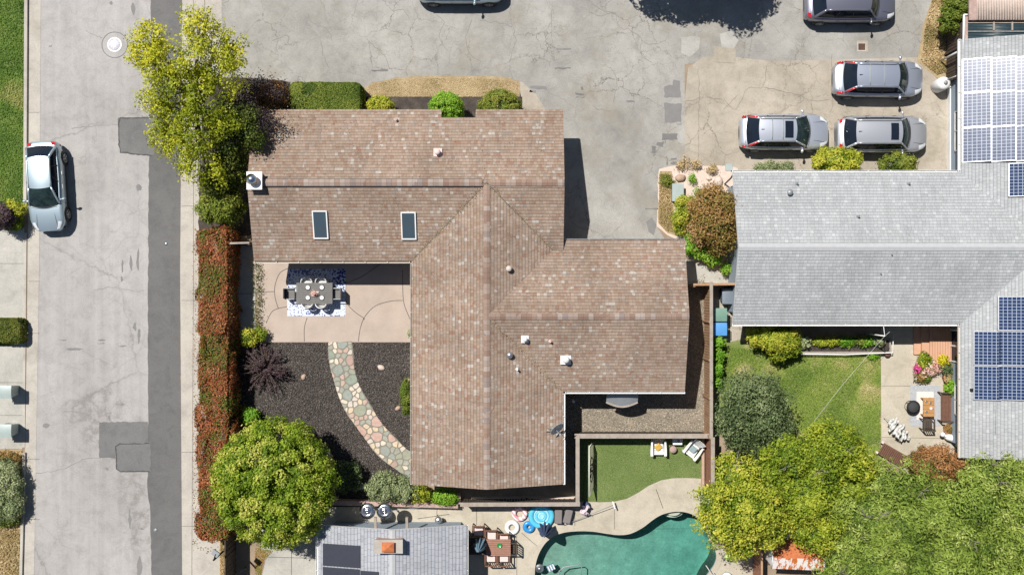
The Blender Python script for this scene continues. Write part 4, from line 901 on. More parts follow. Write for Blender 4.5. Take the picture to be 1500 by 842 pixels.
window(hB, (13, bs + .55), (15, bs + .55), .9, 2.1, (0, -1)); window(hB, (16.5, bs + .55), (18.5, bs + .55), .05, 2.1, (0, -1)); window(hB, (wx + .55, -2.2), (wx + .55, -3.8), .05, 2.1, (-1, 0)); window(hB, (wx + .55, -5), (wx + .55, -6.5), .9, 2.1, (-1, 0)); window(hB, (13, bn - .5), (15.5, bn - .5), .9, 2.1, (0, 1)); window(hB, (wx + .55, 7), (wx + .55, 9), .9, 2.1, (-1, 0))
for px, py, k, r_, h_ in ((1157, 282, 'cap', .14, .25), (1168, 269, 'pipe', .09, .2), (1258, 317, 'pipe', .09, .22), (1291, 401, 'pipe', .05, .12), (1307, 373, 'pipe', .05, .12), (1332, 269, 'pipe', .09, .2)): vent(px, py, k, hBm, hB, 'greymetal', r_, h_)
vent(1424, 571, 'box', hBw, hB, 'black', .07, .12)
m, t, bb = newmat('solar_cells'); uv = t.nodes.new('ShaderNodeUVMap').outputs[0]; sp = node(t, 'ShaderNodeSeparateXYZ'); t.links.new(uv, sp.inputs[0])
fs_ = []
for ax in (0, 1):
    fr = mathn(t, 'FRACT', sp.outputs[ax]); d = mathn(t, 'ABSOLUTE', mathn(t, 'SUBTRACT', fr, .5)); fs_.append(mathn(t, 'GREATER_THAN', d, .425))
g = mathn(t, 'MAXIMUM', fs_[0], fs_[1]); co = objco(t); n1 = noise(t, co, 3, 3)
cc = mixc(t, g, ramp(t, n1.outputs[0], [(.35, (.008, .022, .075)), (.65, (.016, .038, .11))]).outputs[0], (.30, .35, .42))
t.links.new(cc, bb.inputs['Base Color']); bb.inputs['Roughness'].default_value = .3; bb.inputs['Specular IOR Level'].default_value = .2; bb.inputs['Coat Weight'].default_value = .8; bb.inputs['Coat Roughness'].default_value = .10
fs2 = noise(t, co, .8, 2); bump(t, fs2.outputs[0], .3, .05, bb); mt['cells'] = m
m2 = m.copy(); m2.name = 'glare_solar_cells'; m2.node_tree.nodes['Principled BSDF'].inputs['Coat Roughness'].default_value = .225; m2.node_tree.nodes['Principled BSDF'].inputs['Coat Weight'].default_value = 1; mt['cells_glare'] = m2  # copy of the cells with a rougher coat, added to spread sun glare
def panel(px0, py0, px1, py1, tilt=0.0, cu=6, cv=10):
    zc = 3.4
    for _ in range(4): zc = hBw(*G((px0 + px1) / 2, (py0 + py1) / 2, zc)) + .14
    x0, y1 = G(px0, py0, zc); x1, y0 = G(px1, py1, zc); g_ = .015; x0 += g_; x1 -= g_; y0 += g_; y1 -= g_; xc = (x0 + x1) / 2
    z = lambda x: hBw(xc, 0) + .14 + (x - xc) * (T_ + tilt); ty = 0
    m = MB(); m.add([(x0, y0, z(x0) - .04), (x1, y0, z(x1) - .04), (x1, y1, z(x1) - .04 + ty), (x0, y1, z(x0) - .04 + ty), (x0, y0, z(x0)), (x1, y0, z(x1)), (x1, y1, z(x1) + ty), (x0, y1, z(x0) + ty)], [(0, 3, 2, 1), (4, 5, 6, 7), (0, 1, 5, 4), (1, 2, 6, 5), (2, 3, 7, 6), (3, 0, 4, 7)])
    o = m.build('solar_panel', 'metal', hB)
    m = MB(); e = .03; m.add([(x0 + e, y0 + e, z(x0 + e) + .004), (x1 - e, y0 + e, z(x1 - e) + .004), (x1 - e, y1 - e, z(x1 - e) + .004 + ty * .98), (x0 + e, y1 - e, z(x0 + e) + .004 + ty * .98)], [(0, 1, 2, 3)])
    c_ = m.build('cells', 'cells', o); ul = c_.data.uv_layers.new(name='UVMap')
    if tilt: c_.data.materials[0] = mt['cells_glare']
    for l, q in enumerate(((0, 0), (cu, 0), (cu, cv), (0, cv))): ul.data[l].uv = q
for i in range(3):
    for j, (a, c_) in enumerate(((85, 135), (135, 186), (186, 237.5))): panel(1413 + 36 * i, a - i * 1.5, 1449 + 36 * i, c_ - i * .7, .16)  # extra tilt shaped to catch the sun glare
panel(1480, 238, 1516, 288)
for i, j in ((0, 0), (1, 0), (0, 1), (1, 1), (1, -1)): panel(1428.5 + 36 * i, 484.5 + 51 * j, 1464.5 + 36 * i, 535.5 + 51 * j)
m = MB(); zz = hBw(wx + 1.6, 0); q = G(1459, 600, 3.2); m.tube([(q[0], q[1] + .9, hBw(*q) + .05), (q[0], q[1] - 1.2, hBw(*q) + .05)], .012); m.build('conduit', 'greymetal', hB)

# ---- pale roofed house at the south edge
hC = thing('house', 'small pale grey roofed house with a wide chimney at the south edge', 'house', (0, 0, 0))
eC = 2.35; xa, _ = G(466, 0, eC); xb, _ = G(684, 0, eC); _, yt = G(0, 769, eC); rx = G(575, 0, 3.2)[0]; yb2 = yt - 9
tC = .24; hC1 = lambda x, y: eC + ((x - xa) if x < rx else (xb - x) * (rx - xa) / (xb - rx)) * tC
zrC = hC1(rx - .001, 0)
f3 = [([(xa, yb2), (rx, yb2), (rx, yt), (xa, yt)], lambda x, y: eC + (x - xa) * tC, (-1, 0)), ([(rx, yb2), (xb, yb2), (xb, yt), (rx, yt)], lambda x, y: zrC - (x - rx) * (zrC - eC) / (xb - rx), (1, 0))]
roofC = build_roof('roof', f3, 'roofC', hC, fascia='white')
m = MB(); caps(m, (rx, yt - .01, zrC + .02), (rx, yb2, zrC + .02), .3, .02); m.build('ridge_cap', 'capB', roofC)
m = MB(); m.prism([(xa + .4, yb2 + .4), (xb - .4, yb2 + .4), (xb - .4, yt - .4), (xa + .4, yt - .4)], 0, eC + .02); m.build('wall', 'stuccoB', hC)
gutter(hC, (xa, yt), (xa, yb2), (-1, 0), 'white', .12, eC); gutter(hC, (xb, yt), (xb, yb2), (1, 0), 'white', .07, eC)
window(hC, (xb - .4, yt - 1.2), (xb - .4, yt - 2.6), .9, 2.0, (1, 0)); window(hC, (xa + .4, yt - 2), (xa + .4, yt - 3.2), .9, 2.0, (-1, 0))
x0, y1 = G(548, 790, 3.7); x1, y0 = G(590, 810, 3.7); m = MB(); m.box(x0 + .05, y0 + .05, eC, x1 - .05, y1 - .05, 3.62); ch = m.build('chimney', 'brick', hC)
m = MB(); m.box(x0, y0, 3.62, x1, y1, 3.72); m.build('crown_slab', 'gutter', ch)
q0 = G(559, 794, 3.95); q1 = G(577, 809, 3.95); m = MB(); m.box(q0[0] + .06, q1[1] + .06, 3.72, q1[0] - .06, q0[1] - .06, 3.9); cxq, cyq = (q0[0] + q1[0]) / 2, (q0[1] + q1[1]) / 2
m.add([(q0[0], q1[1], 3.9), (q1[0], q1[1], 3.9), (q1[0], q0[1], 3.9), (q0[0], q0[1], 3.9), (cxq, cyq, 4.02)], [(0, 1, 4), (1, 2, 4), (2, 3, 4), (3, 0, 4), (3, 2, 1, 0)]); m.build('flue_cap', 'rust', ch)
for a, c_ in (((471, 798), (528, 830.5)), ((471, 832.5), (527, 866)), ((528.5, 834), (556, 866)), ((471, 868), (528, 900))):
    q0 = G(*a, 2.8); q1 = G(*c_, 2.8); m = MB(); z = lambda x: eC + (x - xa) * tC
    m.add([(q0[0], q1[1], z(q0[0]) + .05), (q1[0], q1[1], z(q1[0]) + .05), (q1[0], q0[1], z(q1[0]) + .05), (q0[0], q0[1], z(q0[0]) + .05)], [(0, 1, 2, 3)]); m.build('pool_heating_mat', 'poolsolar', hC, solid=.03)
for px in (550, 596):
    x, y = G(px, 757, 2.5); m = MB(); m.bar((x, y, 2.5), (x, y - .75, 2.42), .13, .16); m.build('beam_end', 'cap', hC)
m = MB(); m.bar((*G(578, 748, 2.4), 2.3), (*G(628, 741, 2.2), 2.2), .02); tag(m.build('patio_wire', 'greymetal'), 'thin grey wire stretched between the patio heaters and planter wall', 'wire')

# ================================================================== FENCES AND LOW WALLS
FZ = [0]
def fence(name, label, a, c, h, mat='wood', capmat='cap', capw=.14, board=.14, base=0, cat='fence', posts=1.9, ht=.0, group=None, gap=.012, thick=.04):
    A, B_ = Vector((*G(*a), 0)), Vector((*G(*c), 0)); t = thing(name, label, cat, tuple((A + B_) / 2), 0, group); d = (B_ - A); L = d.length; d.normalize(); s = Vector((-d.y, d.x, 0))
    FZ[0] += .005; h = h + FZ[0]
    m = MB(); n = max(1, int(L / board))
    for i in range(n):
        p = A + d * (L * i / n + gap); q = A + d * (L * (i + 1) / n - gap); jz = R.uniform(-.02, .01); off = s * (.012 if i % 2 else -.0)
        m.add([p - s * thick / 2 + off, q - s * thick / 2 + off, q + s * thick / 2 + off, p + s * thick / 2 + off] + [v + Vector((0, 0, h + jz)) for v in (p - s * thick / 2 + off, q - s * thick / 2 + off, q + s * thick / 2 + off, p + s * thick / 2 + off)], [(0, 3, 2, 1), (4, 5, 6, 7), (0, 1, 5, 4), (1, 2, 6, 5), (2, 3, 7, 6), (3, 0, 4, 7)])
    m.build('board_panel', mat, t, world=True)
    if capmat: m = MB(); m.bar(A - d * capw / 2 + Vector((0, 0, h + .03)), B_ + d * capw / 2 + Vector((0, 0, h + .03)), capw, .045); m.build('cap_rail', capmat, t, world=True, bevel=.008)
    k = max(1, round(L / posts))
    for i in range(k + 1):
        p = A + d * (L * i / k); m = MB(); m.bar(p - s * .07 + Vector((0, 0, -.03)), p - s * .07 + Vector((0, 0, h)), .09); m.build('post', mat, t, world=True)
    return t
fence('board_fence', 'brown board fence beside the gravel yard and the two wheelie bins', (1031.5, 415.5), (1031.5, 632), 1.75, capw=.17)
fence('board_fence', 'short board fence spanning the gap between the two ranch houses', (1008, 417), (1068, 416), 1.7, capmat='wood', capw=.12)
fence('board_fence', 'grey capped board fence between the gravel yard and the turf', (842.5, 632.5), (1030, 632.5), 1.3, capw=.24, mat='darkwood')
fence('board_fence', 'grey capped board fence on the west side of the turf', (843.5, 634), (843.5, 728.5), 1.3, capw=.20, mat='darkwood')
fence('board_fence', 'long grey capped fence behind the pool floats', (679, 730), (844, 729.5), 1.3, capw=.21, mat='darkwood')
fence('board_fence', 'reddish board fence east of the turf behind the tilted white chair', (1033.5, 635), (1033.5, 712), 1.75, mat='woodred', capw=.2)
m = MB(); q = [G(1028.5, y) for y in (640, 712)]; m.box(q[0][0] - .07, q[1][1], 0, q[0][0] + .07, q[0][1], .25); tag(m.build('garden_edging', 'stone'), 'pinkish timber edging at the foot of the turf fence', 'edging')
fence('board_fence', 'dark board fence between the red hedge and the patio', (345, 357), (345, 900), 1.75, mat='darkwood', capmat='darkwood', capw=.06)
fence('board_fence', 'pale topped gate fence joining the hedge and the brown roofed house', (345, 359), (378, 358), 1.75, mat='darkwood', capmat='cap', capw=.10)
fence('board_fence', 'brown fence at the bottom edge between the pool and the rusty shed', (1103, 790), (1103, 900), 1.7, mat='woodred', capmat='wood', capw=.1)
fence('board_fence', 'dark weathered fence beside the north east weeds', (1384, 40), (1386, 122), 1.7, mat='darkwood', capmat='darkwood', capw=.06)
def lowwall(name, label, pts, w, h, mat, cat='wall'):
    a = [Vector(G(*p, h)) for p in pts]; b_ = MB(); L = []; Rr = []
    for i, p in enumerate(a):
        d = (a[min(i + 1, len(a) - 1)] - a[max(i - 1, 0)]).normalized(); q = Vector((-d.y, d.x)) * w / 2; L.append(p + q); Rr.append(p - q)
    b_.prism([tuple(q) for q in L] + [tuple(q) for q in Rr[::-1]], -.02, h); return tag(b_.build(name, mat, bevel=.015), label, cat)
lowwall('planter_wall', 'low pinkish brick wall holding the shrub border above the patio heaters', [(476, 736), (560, 738), (671, 741)], .24, .55, 'brick')
lowwall('planter_wall', 'short brick return wall at the east end of the shrub border', [(671.5, 738), (672, 722)], .2, .55, 'brick')
lowwall('retaining_wall', 'pale block wall line in the shade below the south gable', [(690, 729), (770, 732), (843, 729)], .12, .2, 'palestone')
# ================================================================== CARS
def paint(name, c, rough=.28):
    m, t, b = newmat(name); b.inputs['Base Color'].default_value = rgba(c); b.inputs['Metallic'].default_value = .62; b.inputs['Roughness'].default_value = rough + .08
    b.inputs['Coat Weight'].default_value = .8; b.inputs['Coat Roughness'].default_value = .06; mt[name] = m
paint('paint_silver', (.58, .615, .68)); paint('paint_plainsilver', (.56, .575, .60)); paint('paint_bluesilver', (.42, .52, .57)); paint('paint_grey', (.42, .46, .54)); paint('paint_darkgrey', (.20, .205, .255)); paint('paint_white', (.75, .75, .74))
mt['autoglass'] = M('windscreen_glass', (.028, .05, .045), (.008, .014, .018), 4, rough=.06, spec=.45)
mt['trim'] = M('dark_trim', (.06, .06, .065), rough=.6); mt['tail'] = M('tail_lamp', (.55, .02, .025), rough=.2, spec=.6); mt['lens'] = M('head_lamp', (.70, .72, .74), rough=.12, spec=.8); mt['amber'] = M('amber', (.7, .3, .08), rough=.2)
def car(label, px, py, rz, pm, L=4.55, W=1.84, H=1.66, zb=1.04, xf0=.60, xf1=.33, xr1=-.63, xr0=-.86, wr=.58, hood=1.0, nose=.74, tail=.98, rails=True, bars=(), sunroof=None, vtail=True, lampc='lens', group='cars parked around the two houses', taill='tail'):
    x, y = G(px, py, .8); t = thing('parked_car', label, 'car', (x, y, 0), rz, group); a = L / 2; wb = W / 2 * .93
    def pw(s):
        q = max(0, (abs(s) - .60) / .40); k = .36 if s > 0 else .26; return W / 2 * (1 - k * q ** 2.5)
    def top(s):
        if s > xf0: u = (s - xf0) / (1 - xf0); return hood - (hood - nose) * u ** 2.0 * .9
        if s < xr0: u = (xr0 - s) / (1 + xr0 + 1e-6); return tail + (zb - tail) * (1 - u) - .08 * u * u
        return zb
    def sec(s, k=1.0):
        w_ = pw(s) * k; z = top(s); zs = min(z - .06, .90 if s < xf0 + .1 else .90 - .14 * (s - xf0) / (1 - xf0)); zl = .22 + .08 * max(0, abs(s) - .85) / .15
        h = [(0, z), (w_ * .45, z - .006), (w_ * .78, z - .03), (w_ * .93, (z + zs) / 2 - .01), (w_ * .985, zs - .04), (w_, .72 if zs > .74 else zs - .08), (w_ * .99, .5), (w_ * .965, .33), (w_ * .90, zl), (0, zl)]
        return [(s * a, yy, zz) for yy, zz in h] + [(s * a, -yy, zz) for yy, zz in h[-2:0:-1]]
    S = [-1, -.985, -.95, -.9, xr0, -.75, -.6, -.4, -.2, 0, .2, .4, xf0 - .06, xf0, .72, .8, .87, .92, .955, .98, 1]
    S = sorted(set(S)); m = MB(); rings = [sec(s, .90 if abs(s) == 1 else .965 if abs(s) > .97 else 1) for s in S]; n = len(rings[0]); vs = sum(rings, [])
    fs = [(i * n + j, i * n + (j + 1) % n, (i + 1) * n + (j + 1) % n, (i + 1) * n + j) for i in range(len(S) - 1) for j in range(n)]
    m.add(vs, fs, True); m.add(rings[0], [tuple(range(n))]); m.add(rings[-1], [tuple(range(n))[::-1]]); body = m.build('body', pm, t)
    # shut lines
    m = MB()
    for s0 in (xf0 - .02, ):
        m.tube([(s0 * a + .07 - .16 * (v / wb) ** 2, v, top(xf0) + .0) for v in np.linspace(-wb * .86, wb * .86, 9)], .008, 5)
    for sg in (1, -1):
        for s0 in (xf0 - .12, (xf1 + xr1) / 2 + .04, xr1 + .02): m.tube([(s0 * a, sg * W / 2 * 1.0, .35), (s0 * a, sg * (W / 2 + .001), .7), (s0 * a, sg * (W / 2 * .985 + .002), .88)], .007, 5)
    m.tube([(-a * (.925 - .03 * (v / wb) ** 2), v, top(-.925) + .004) for v in np.linspace(-wb * .72, wb * .72, 9)], .009, 5)
    for sg in (1, -1): m.tube([(s_ * a, sg * wb * (.52 + .12 * (s_ - xf0) / (1 - xf0)), top(s_) + .0) for s_ in np.linspace(xf0 + .04, .93, 6)], .006, 4)
    m.build('panel_gap', 'black', body)
    for e_ in (-1, 1):
        m = MB(); m.tube([(e_ * a * (.992 - .085 * (abs(v)) ** 2.4), v * W / 2 * .86, .47) for v in np.linspace(-1, 1, 13)], .055, 8); m.build('bumper', 'trim', t)
    yr = wr; Hs = H - .055
    zr = lambda u, v: H - .055 * v * v - .05 * (2 * u - 1) ** 2 * (1 if u > .5 else .8)
    xrf = lambda v: xf1 * a - .07 * v * v; xrr = lambda v: xr1 * a + .06 * v * v
    m = MB(); m.grid(lambda u, v: (xrr(2 * v - 1) + (xrf(2 * v - 1) - xrr(2 * v - 1)) * u, (2 * v - 1) * yr, zr(u, 2 * v - 1)), 12, 10, flip=True); roof = m.build('roof', pm, t)
    bf = lambda v: (xf0 * a - .20 * v * v, v * wb * .93, zb + .01 - .02 * v * v); br = lambda v: (xr0 * a + .10 * v * v, v * wb * .90, zb + .02)
    tf = lambda v: (xrf(v), v * yr, zr(1, v)); tr_ = lambda v: (xrr(v), v * yr, zr(0, v))
    def lerp(p, q, u, bulge=0): return tuple(p[i] + (q[i] - p[i]) * u + (bulge * math.sin(math.pi * u) if i == 2 else 0) for i in range(3))
    m = MB(); m.grid(lambda u, v: lerp(bf(2 * v - 1), tf(2 * v - 1), u, .03), 6, 12, flip=True); m.build('windscreen', 'autoglass', t)
    m = MB(); m.tube([lerp(bf(v), tf(v), .03, .03) for v in np.linspace(-.95, .95, 11)], .028, 6); m.build('wiper_cowl', 'black', t)
    m = MB(); m.grid(lambda u, v: lerp(br(2 * v - 1), tr_(2 * v - 1), u, .03), 5, 10); m.build('rear_window', 'glass', t)
    for sg in (1, -1):
        tp = lambda u: (xr1 * a + .06 + (xf1 * a - .07 - xr1 * a - .06) * u, sg * yr, zr(u, 1)); bt = lambda u: (br(1)[0] + (bf(1)[0] - br(1)[0]) * u, sg * wb * (.90 + .03 * u + .045 * math.sin(math.pi * u)), zb + .015)
        m = MB(); m.grid(lambda u, v: lerp(bt(u), tp(u), v, .02), 12, 3, flip=sg > 0); m.build('side_window', 'glass', t)
        m = MB(); m.tube([lerp(bt(1), tp(1), u, .02) for u in np.linspace(0, 1, 5)], .045, 8); m.tube([tp(u) for u in np.linspace(0, 1, 9)], .05, 8); m.tube([lerp(bt(0), tp(0), u, .02) for u in np.linspace(0, 1, 5)], .065, 8)
        m.tube([bt(u) for u in np.linspace(0, 1, 11)], .035, 6); m.build('pillar', pm, t)
        m = MB()
        for u in (.33, .62): m.tube([lerp(bt(u), tp(u), v) for v in (0, .5, 1)], .028, 5)
        m.build('door_pillar', 'black', t)
        if rails: m = MB(); r_ = [(tp(u)[0], sg * (yr - .03), zr(u, 1) + .055) for u in np.linspace(.04, .93, 8)]; m.tube([(r_[0][0] - .03, r_[0][1], r_[0][2] - .06)] + r_ + [(r_[-1][0] + .05, r_[-1][1], r_[-1][2] - .06)], .022, 6); m.build('roof_rail', 'greymetal', roof)
        m = MB(); mp_ = (bf(1)[0] - .22, sg * (W / 2 + .10), zb + .03); m.M = rotM(mp_, rz=sg * rad(12)); m.ball((0, 0, 0), .12, 12, 7, (.62, 1.0, .62)); m.M = Matrix.Identity(4); m.bar((mp_[0], sg * (wb - .02), zb), mp_, .06, .04); m.build('wing_mirror', pm, t)
        # lamps
        m = MB(); hl = lambda u, v: ((.80 + .165 * u) * a, sg * pw(.80 + .165 * u) * (.70 + .23 * v), top(.80 + .165 * u) - .012 - .05 * v * v); m.grid(lambda u, v: (lambda p: (p[0], p[1], p[2] + .012))(hl(u, v)), 4, 3, flip=sg < 0); m.build('headlight', lampc, t)
        if vtail:
            m = MB(); m.tube([(xr0 * a - .02, sg * wb * .90, zb + .02), (xr0 * a - .1, sg * wb * .92, zb - .08), (-a * .955, sg * W / 2 * .80, .88)], .055, 8); m.tube([(xr1 * a - .02, sg * (yr + .05), H - .12), (xr0 * a + .08, sg * wb * .92, zb + .07)], .048, 8); m.build('tail_light', 'tail', t)
        else:
            m = MB(); m.grid(lambda u, v: ((-.975 + .07 * u) * a, sg * pw(-.975 + .07 * u) * (.72 + .24 * v), top(-.93) + .012 - .06 * v), 3, 3, flip=sg < 0); m.build('tail_light', 'tail', t)
        for s0 in (.63, -.63):
            yy = sg * (W / 2 - .09); m = MB(); m.M = Matrix.Translation((s0 * a, yy, .34)) @ Matrix.Rotation(math.pi / 2 * -sg, 4, 'X'); m.lathe([(.20, -.11), (.30, -.11), (.34, -.08), (.345, 0), (.335, .08), (.31, .105), (.225, .11), (.2, .09)], n=28)
            wh = m.build('wheel', 'rubber', t); m = MB(); m.M = Matrix.Translation((s0 * a, yy, .34)) @ Matrix.Rotation(math.pi / 2 * -sg, 4, 'X'); m.lathe([(.225, .05), (.228, .108), (.205, .112), (.2, .07), (.2, .05)], n=28); m.lathe([(.01, .06), (.06, .06), (.06, .112), (.01, .115)], n=12)
            for k in range(5): q = 2 * math.pi * k / 5; m.bar((.05 * math.cos(q), .05 * math.sin(q), .10), (.21 * math.cos(q), .21 * math.sin(q), .105), .06, .02)
            m.build('rim', 'metal', wh)
            m = MB(); m.M = Matrix.Translation((s0 * a, sg * (W / 2 - .015), .36)) @ Matrix.Rotation(math.pi / 2 * -sg, 4, 'X'); m.lathe([(.30, 0), (.40, 0), (.40, .02), (.30, .02)], n=28); m.build('wheel_arch', 'black', t)
        m = MB(); m.box(-.55 * a, sg * (W / 2 - .03) - .02, .24, .55 * a, sg * (W / 2 - .03) + .02, .36); m.build('sill', 'black', t)
        for s0 in (xr1 + .32, xf1 - .1): m = MB(); m.box(s0 * a, sg * W / 2 * .985 - .02, .80, s0 * a + .2, sg * W / 2 * .985 + .025, .835); m.build('door_handle', 'chrome', t)
    for u in bars: m = MB(); m.tube([(xrr(0) + (xrf(0) - xrr(0)) * u, v * (yr - .02), zr(u, v) + .045) for v in np.linspace(-1, 1, 7)], .022, 6); m.build('crossbar', 'greymetal', roof)
    if sunroof:
        u0, u1 = sunroof; m = MB(); m.grid(lambda u, v: (xrr(0) + (xrf(0) - xrr(0)) * (u0 + (u1 - u0) * u), (2 * v - 1) * yr * .74, zr(u0 + (u1 - u0) * u, (2 * v - 1) * .74) + .008), 3, 6, flip=True); m.build('sunroof', 'glass', roof)
    m = MB(); xx = xr1 * a + .28; m.add([(xx, -.02, H - .03), (xx, .02, H - .03), (xx - .17, 0, H + .06), (xx - .17, 0, H - .03), (xx + .05, 0, H - .03)], [(0, 4, 2), (4, 1, 2), (0, 2, 3), (1, 3, 2)]); m.build('antenna', 'black', roof)
    m = MB(); m.box(-a * .965 - .03, -.26, .62, -a * .965 + .02, .26, .74); m.build('number_plate', 'white', t)
    m = MB(); m.box(a * .955, -.5, .42, a * .975 + .01, .5, .58); m.build('grille', 'black', t)
    return t
car('silver estate car with a dark sunroof and two roof crossbars', 1149, 193.5, rad(0), 'paint_silver', L=4.52, W=1.82, bars=(.34, .62), sunroof=(.68, .90), xf0=.555, xf1=.19, xr1=-.67, xr0=-.90)
car('silver grey estate car with a black sunroof and no crossbars behind two round bushes', 1292, 196.5, rad(0), 'paint_plainsilver', L=4.62, W=1.86, sunroof=(.74, .91), xf0=.59, xf1=.33, xr1=-.70, xr0=-.89, vtail=False)
car('grey car with crossbars and tall red corner lights beyond the two nearest cars', 1287, 115.5, rad(-.5), 'paint_grey', L=4.56, W=1.84, H=1.70, bars=(.30, .63), xf0=.62, xf1=.34, xr1=-.62, xr0=-.84, lampc='lens')
car('dark grey car cut off by the top edge above the drain cover', 1246, 5, rad(0), 'paint_darkgrey', L=4.62, W=1.88, H=1.68, rails=False, xf0=.60, xf1=.35, xr1=-.66, xr0=-.88, vtail=False)
car('pale silver car mostly beyond the top edge above the long driveway', 675, -22, rad(0), 'paint_bluesilver', L=4.55, W=1.82, H=1.5, zb=.98, rails=False, vtail=False, xf0=.5, xf1=.15)
car('light blue silver hatchback parked at the kerb by the bright lawn', 66, 273, rad(-86.5), 'paint_bluesilver', L=4.60, W=1.80, H=1.48, zb=.98, xf0=.50, xf1=.08, xr1=-.64, xr0=-.90, wr=.56, hood=.93, nose=.68, rails=False, vtail=False)

# ================================================================== STREET AND YARD FITTINGS
def disc_thing(name, label, cat, px, py, parts, z=0):
    x, y = G(px, py, z); t = thing(name, label, cat, (x, y, z))
    for nm, prof, mat in parts: m = MB(); m.lathe(prof, n=32); m.build(nm, mat, t)
    return t
m, t, bb = newmat('manhole_lid'); co = objco(t); vx_ = node(t, 'ShaderNodeTexVoronoi'); vx_.inputs['Scale'].default_value = 14; t.links.new(co, vx_.inputs[0])
t.links.new(ramp(t, vx_.outputs['Distance'], [(.2, (.75, .74, .76)), (.6, (.5, .49, .53))]).outputs[0], bb.inputs['Base Color']); bb.inputs['Roughness'].default_value = .6; mt['lid'] = m
disc_thing('manhole_cover', 'pale round manhole cover in the road near the top left', 'manhole', 168, 66, [('collar', [(.65, .006), (.65, .010), (.69, .010), (.69, .006)], 'faint_tar'), ('frame', [(.30, .004), (.30, .014), (.385, .016), (.39, .004)], 'white'), ('lid', [(.001, .004), (.30, .004), (.295, .013), (.001, .013)], 'lid')])
disc_thing('valve_cover', 'tiny worn valve cover in the dark asphalt strip', 'valve cover', 243, 357, [('lid', [(.001, .01), (.09, .01), (.09, .016), (.001, .016)], 'metal')])
disc_thing('valve_cover', 'small dark valve cover low in the dark asphalt strip', 'valve cover', 228, 776, [('lid', [(.001, .01), (.10, .01), (.10, .016), (.001, .016)], 'greymetal')])
x, y = G(1262, 69); t = thing('drain_grate', 'small square drain grate below the dark grey car', 'drain', (x, y, 0)); m = MB(); m.box(-.22, -.22, .0, .22, .22, .014); m.build('frame', 'gutter', t); m = MB(); m.box(-.17, -.17, .012, .17, .17, .018); m.build('pit', 'black', t)
m = MB(); [m.box(-.15 + .06 * k, -.17, .018, -.12 + .06 * k, .17, .026) for k in range(6)]; m.build('grate', 'brownwood', t)
# wheelie bins
mt['bin_grey'] = M('bin_silver_green', (.36, .42, .40), (.30, .36, .34), 3, rough=.4); mt['bin_green'] = M('bin_green', (.16, .28, .22), (.13, .24, .19), 3, rough=.5); mt['bin_blue'] = M('bin_blue', (.09, .30, .62), (.08, .26, .55), 3, rough=.45); mt['bin_black'] = M('bin_dark', (.16, .19, .23), (.13, .16, .19), 3, rough=.5)
def bin_(label, px, py, rz, mat, w=.62, d=.72, h=1.05, group='wheelie bins'):
    x, y = G(px, py, h); t = thing('wheelie_bin', label, 'bin', (x, y, 0), rz, group); m = MB(); w2, d2 = w / 2, d / 2
    a = [(-w2 * .78, -d2 * .78, .06), (w2 * .78, -d2 * .78, .06), (w2 * .78, d2 * .78, .06), (-w2 * .78, d2 * .78, .06), (-w2, -d2, h - .08), (w2, -d2, h - .08), (w2, d2, h - .08), (-w2, d2, h - .08)]
    m.add(a, [(0, 3, 2, 1), (4, 5, 6, 7), (0, 1, 5, 4), (1, 2, 6, 5), (2, 3, 7, 6), (3, 0, 4, 7)]); m.build('bin_body', mat, t, bevel=.02)
    m = MB(); m.grid(lambda u, v: ((2 * u - 1) * (w2 + .03), (2 * v - 1) * (d2 + .03), h - .06 + .07 * math.cos((2 * u - 1) * 1.2) * (1 - .25 * (2 * v - 1) ** 2)), 8, 8, flip=False); m.box(-w2 - .03, -d2 - .03, h - .09, w2 + .03, d2 + .03, h - .04); m.build('lid', mat, t)
    m = MB(); m.tube([(-w2 * .8, d2 + .09, h - .08), (w2 * .8, d2 + .09, h - .08)], .02); m.tube([(-w2 * .7, d2, h - .1), (-w2 * .7, d2 + .09, h - .08)], .015); m.tube([(w2 * .7, d2, h - .1), (w2 * .7, d2 + .09, h - .08)], .015); m.build('handle', 'black', t)
    for sg in (-1, 1): m = MB(); m.M = Matrix.Translation((sg * w2 * .72, d2 * .8, .12)) @ Matrix.Rotation(math.pi / 2, 4, 'Y'); m.lathe([(.01, -.03), (.12, -.03), (.12, .03), (.01, .03)], n=16); m.build('wheel', 'rubber', t)
    return t
bin_('grey green wheelie bin on the left driveway just below the hedged island', 5, 574, rad(90), 'bin_grey'); bin_('grey green wheelie bin on the left driveway beside the dry bed', 5, 631, rad(90), 'bin_grey')
bin_('faded green wheelie bin behind the brown board fence', 1054, 461, rad(-90), 'bin_green'); bin_('bright blue wheelie bin behind the brown board fence', 1054, 482, rad(-90), 'bin_blue', w=.6)
bin_('slate grey bin with a dark handle against the grey roofed house', 1067, 434, rad(0), 'bin_black', w=.55)
x, y = G(993, 282, .5); t = thing('utility_box', 'flat topped pale grey utility cabinet in the corner garden bed', 'utility box', (x, y, 0)); m = MB(); m.box(-.27, -.43, -.02, .27, .43, .5); m.build('cabinet', 'greymetal', t, bevel=.02); m = MB(); m.box(-.30, -.46, .5, .30, .46, .545); m.build('lid', 'bin_grey', t, bevel=.01)
x, y = G(1067, 246, 2.4); t = thing('sign_post', 'small grey topped light on a dark post beside the grey house corner', 'lamp post', (x + .35, y - .1, 0)); m = MB(); m.tube([(0, -.45, 0), (0, -.3, 1.4), (-.02, -.12, 2.2), (-.3, .05, 2.36)], .04); m.build('post', 'black', t); m = MB(); m.box(-.5, -.05, 2.36, -.15, .3, 2.46); m.build('lamp_head', 'bin_grey', t, bevel=.02)
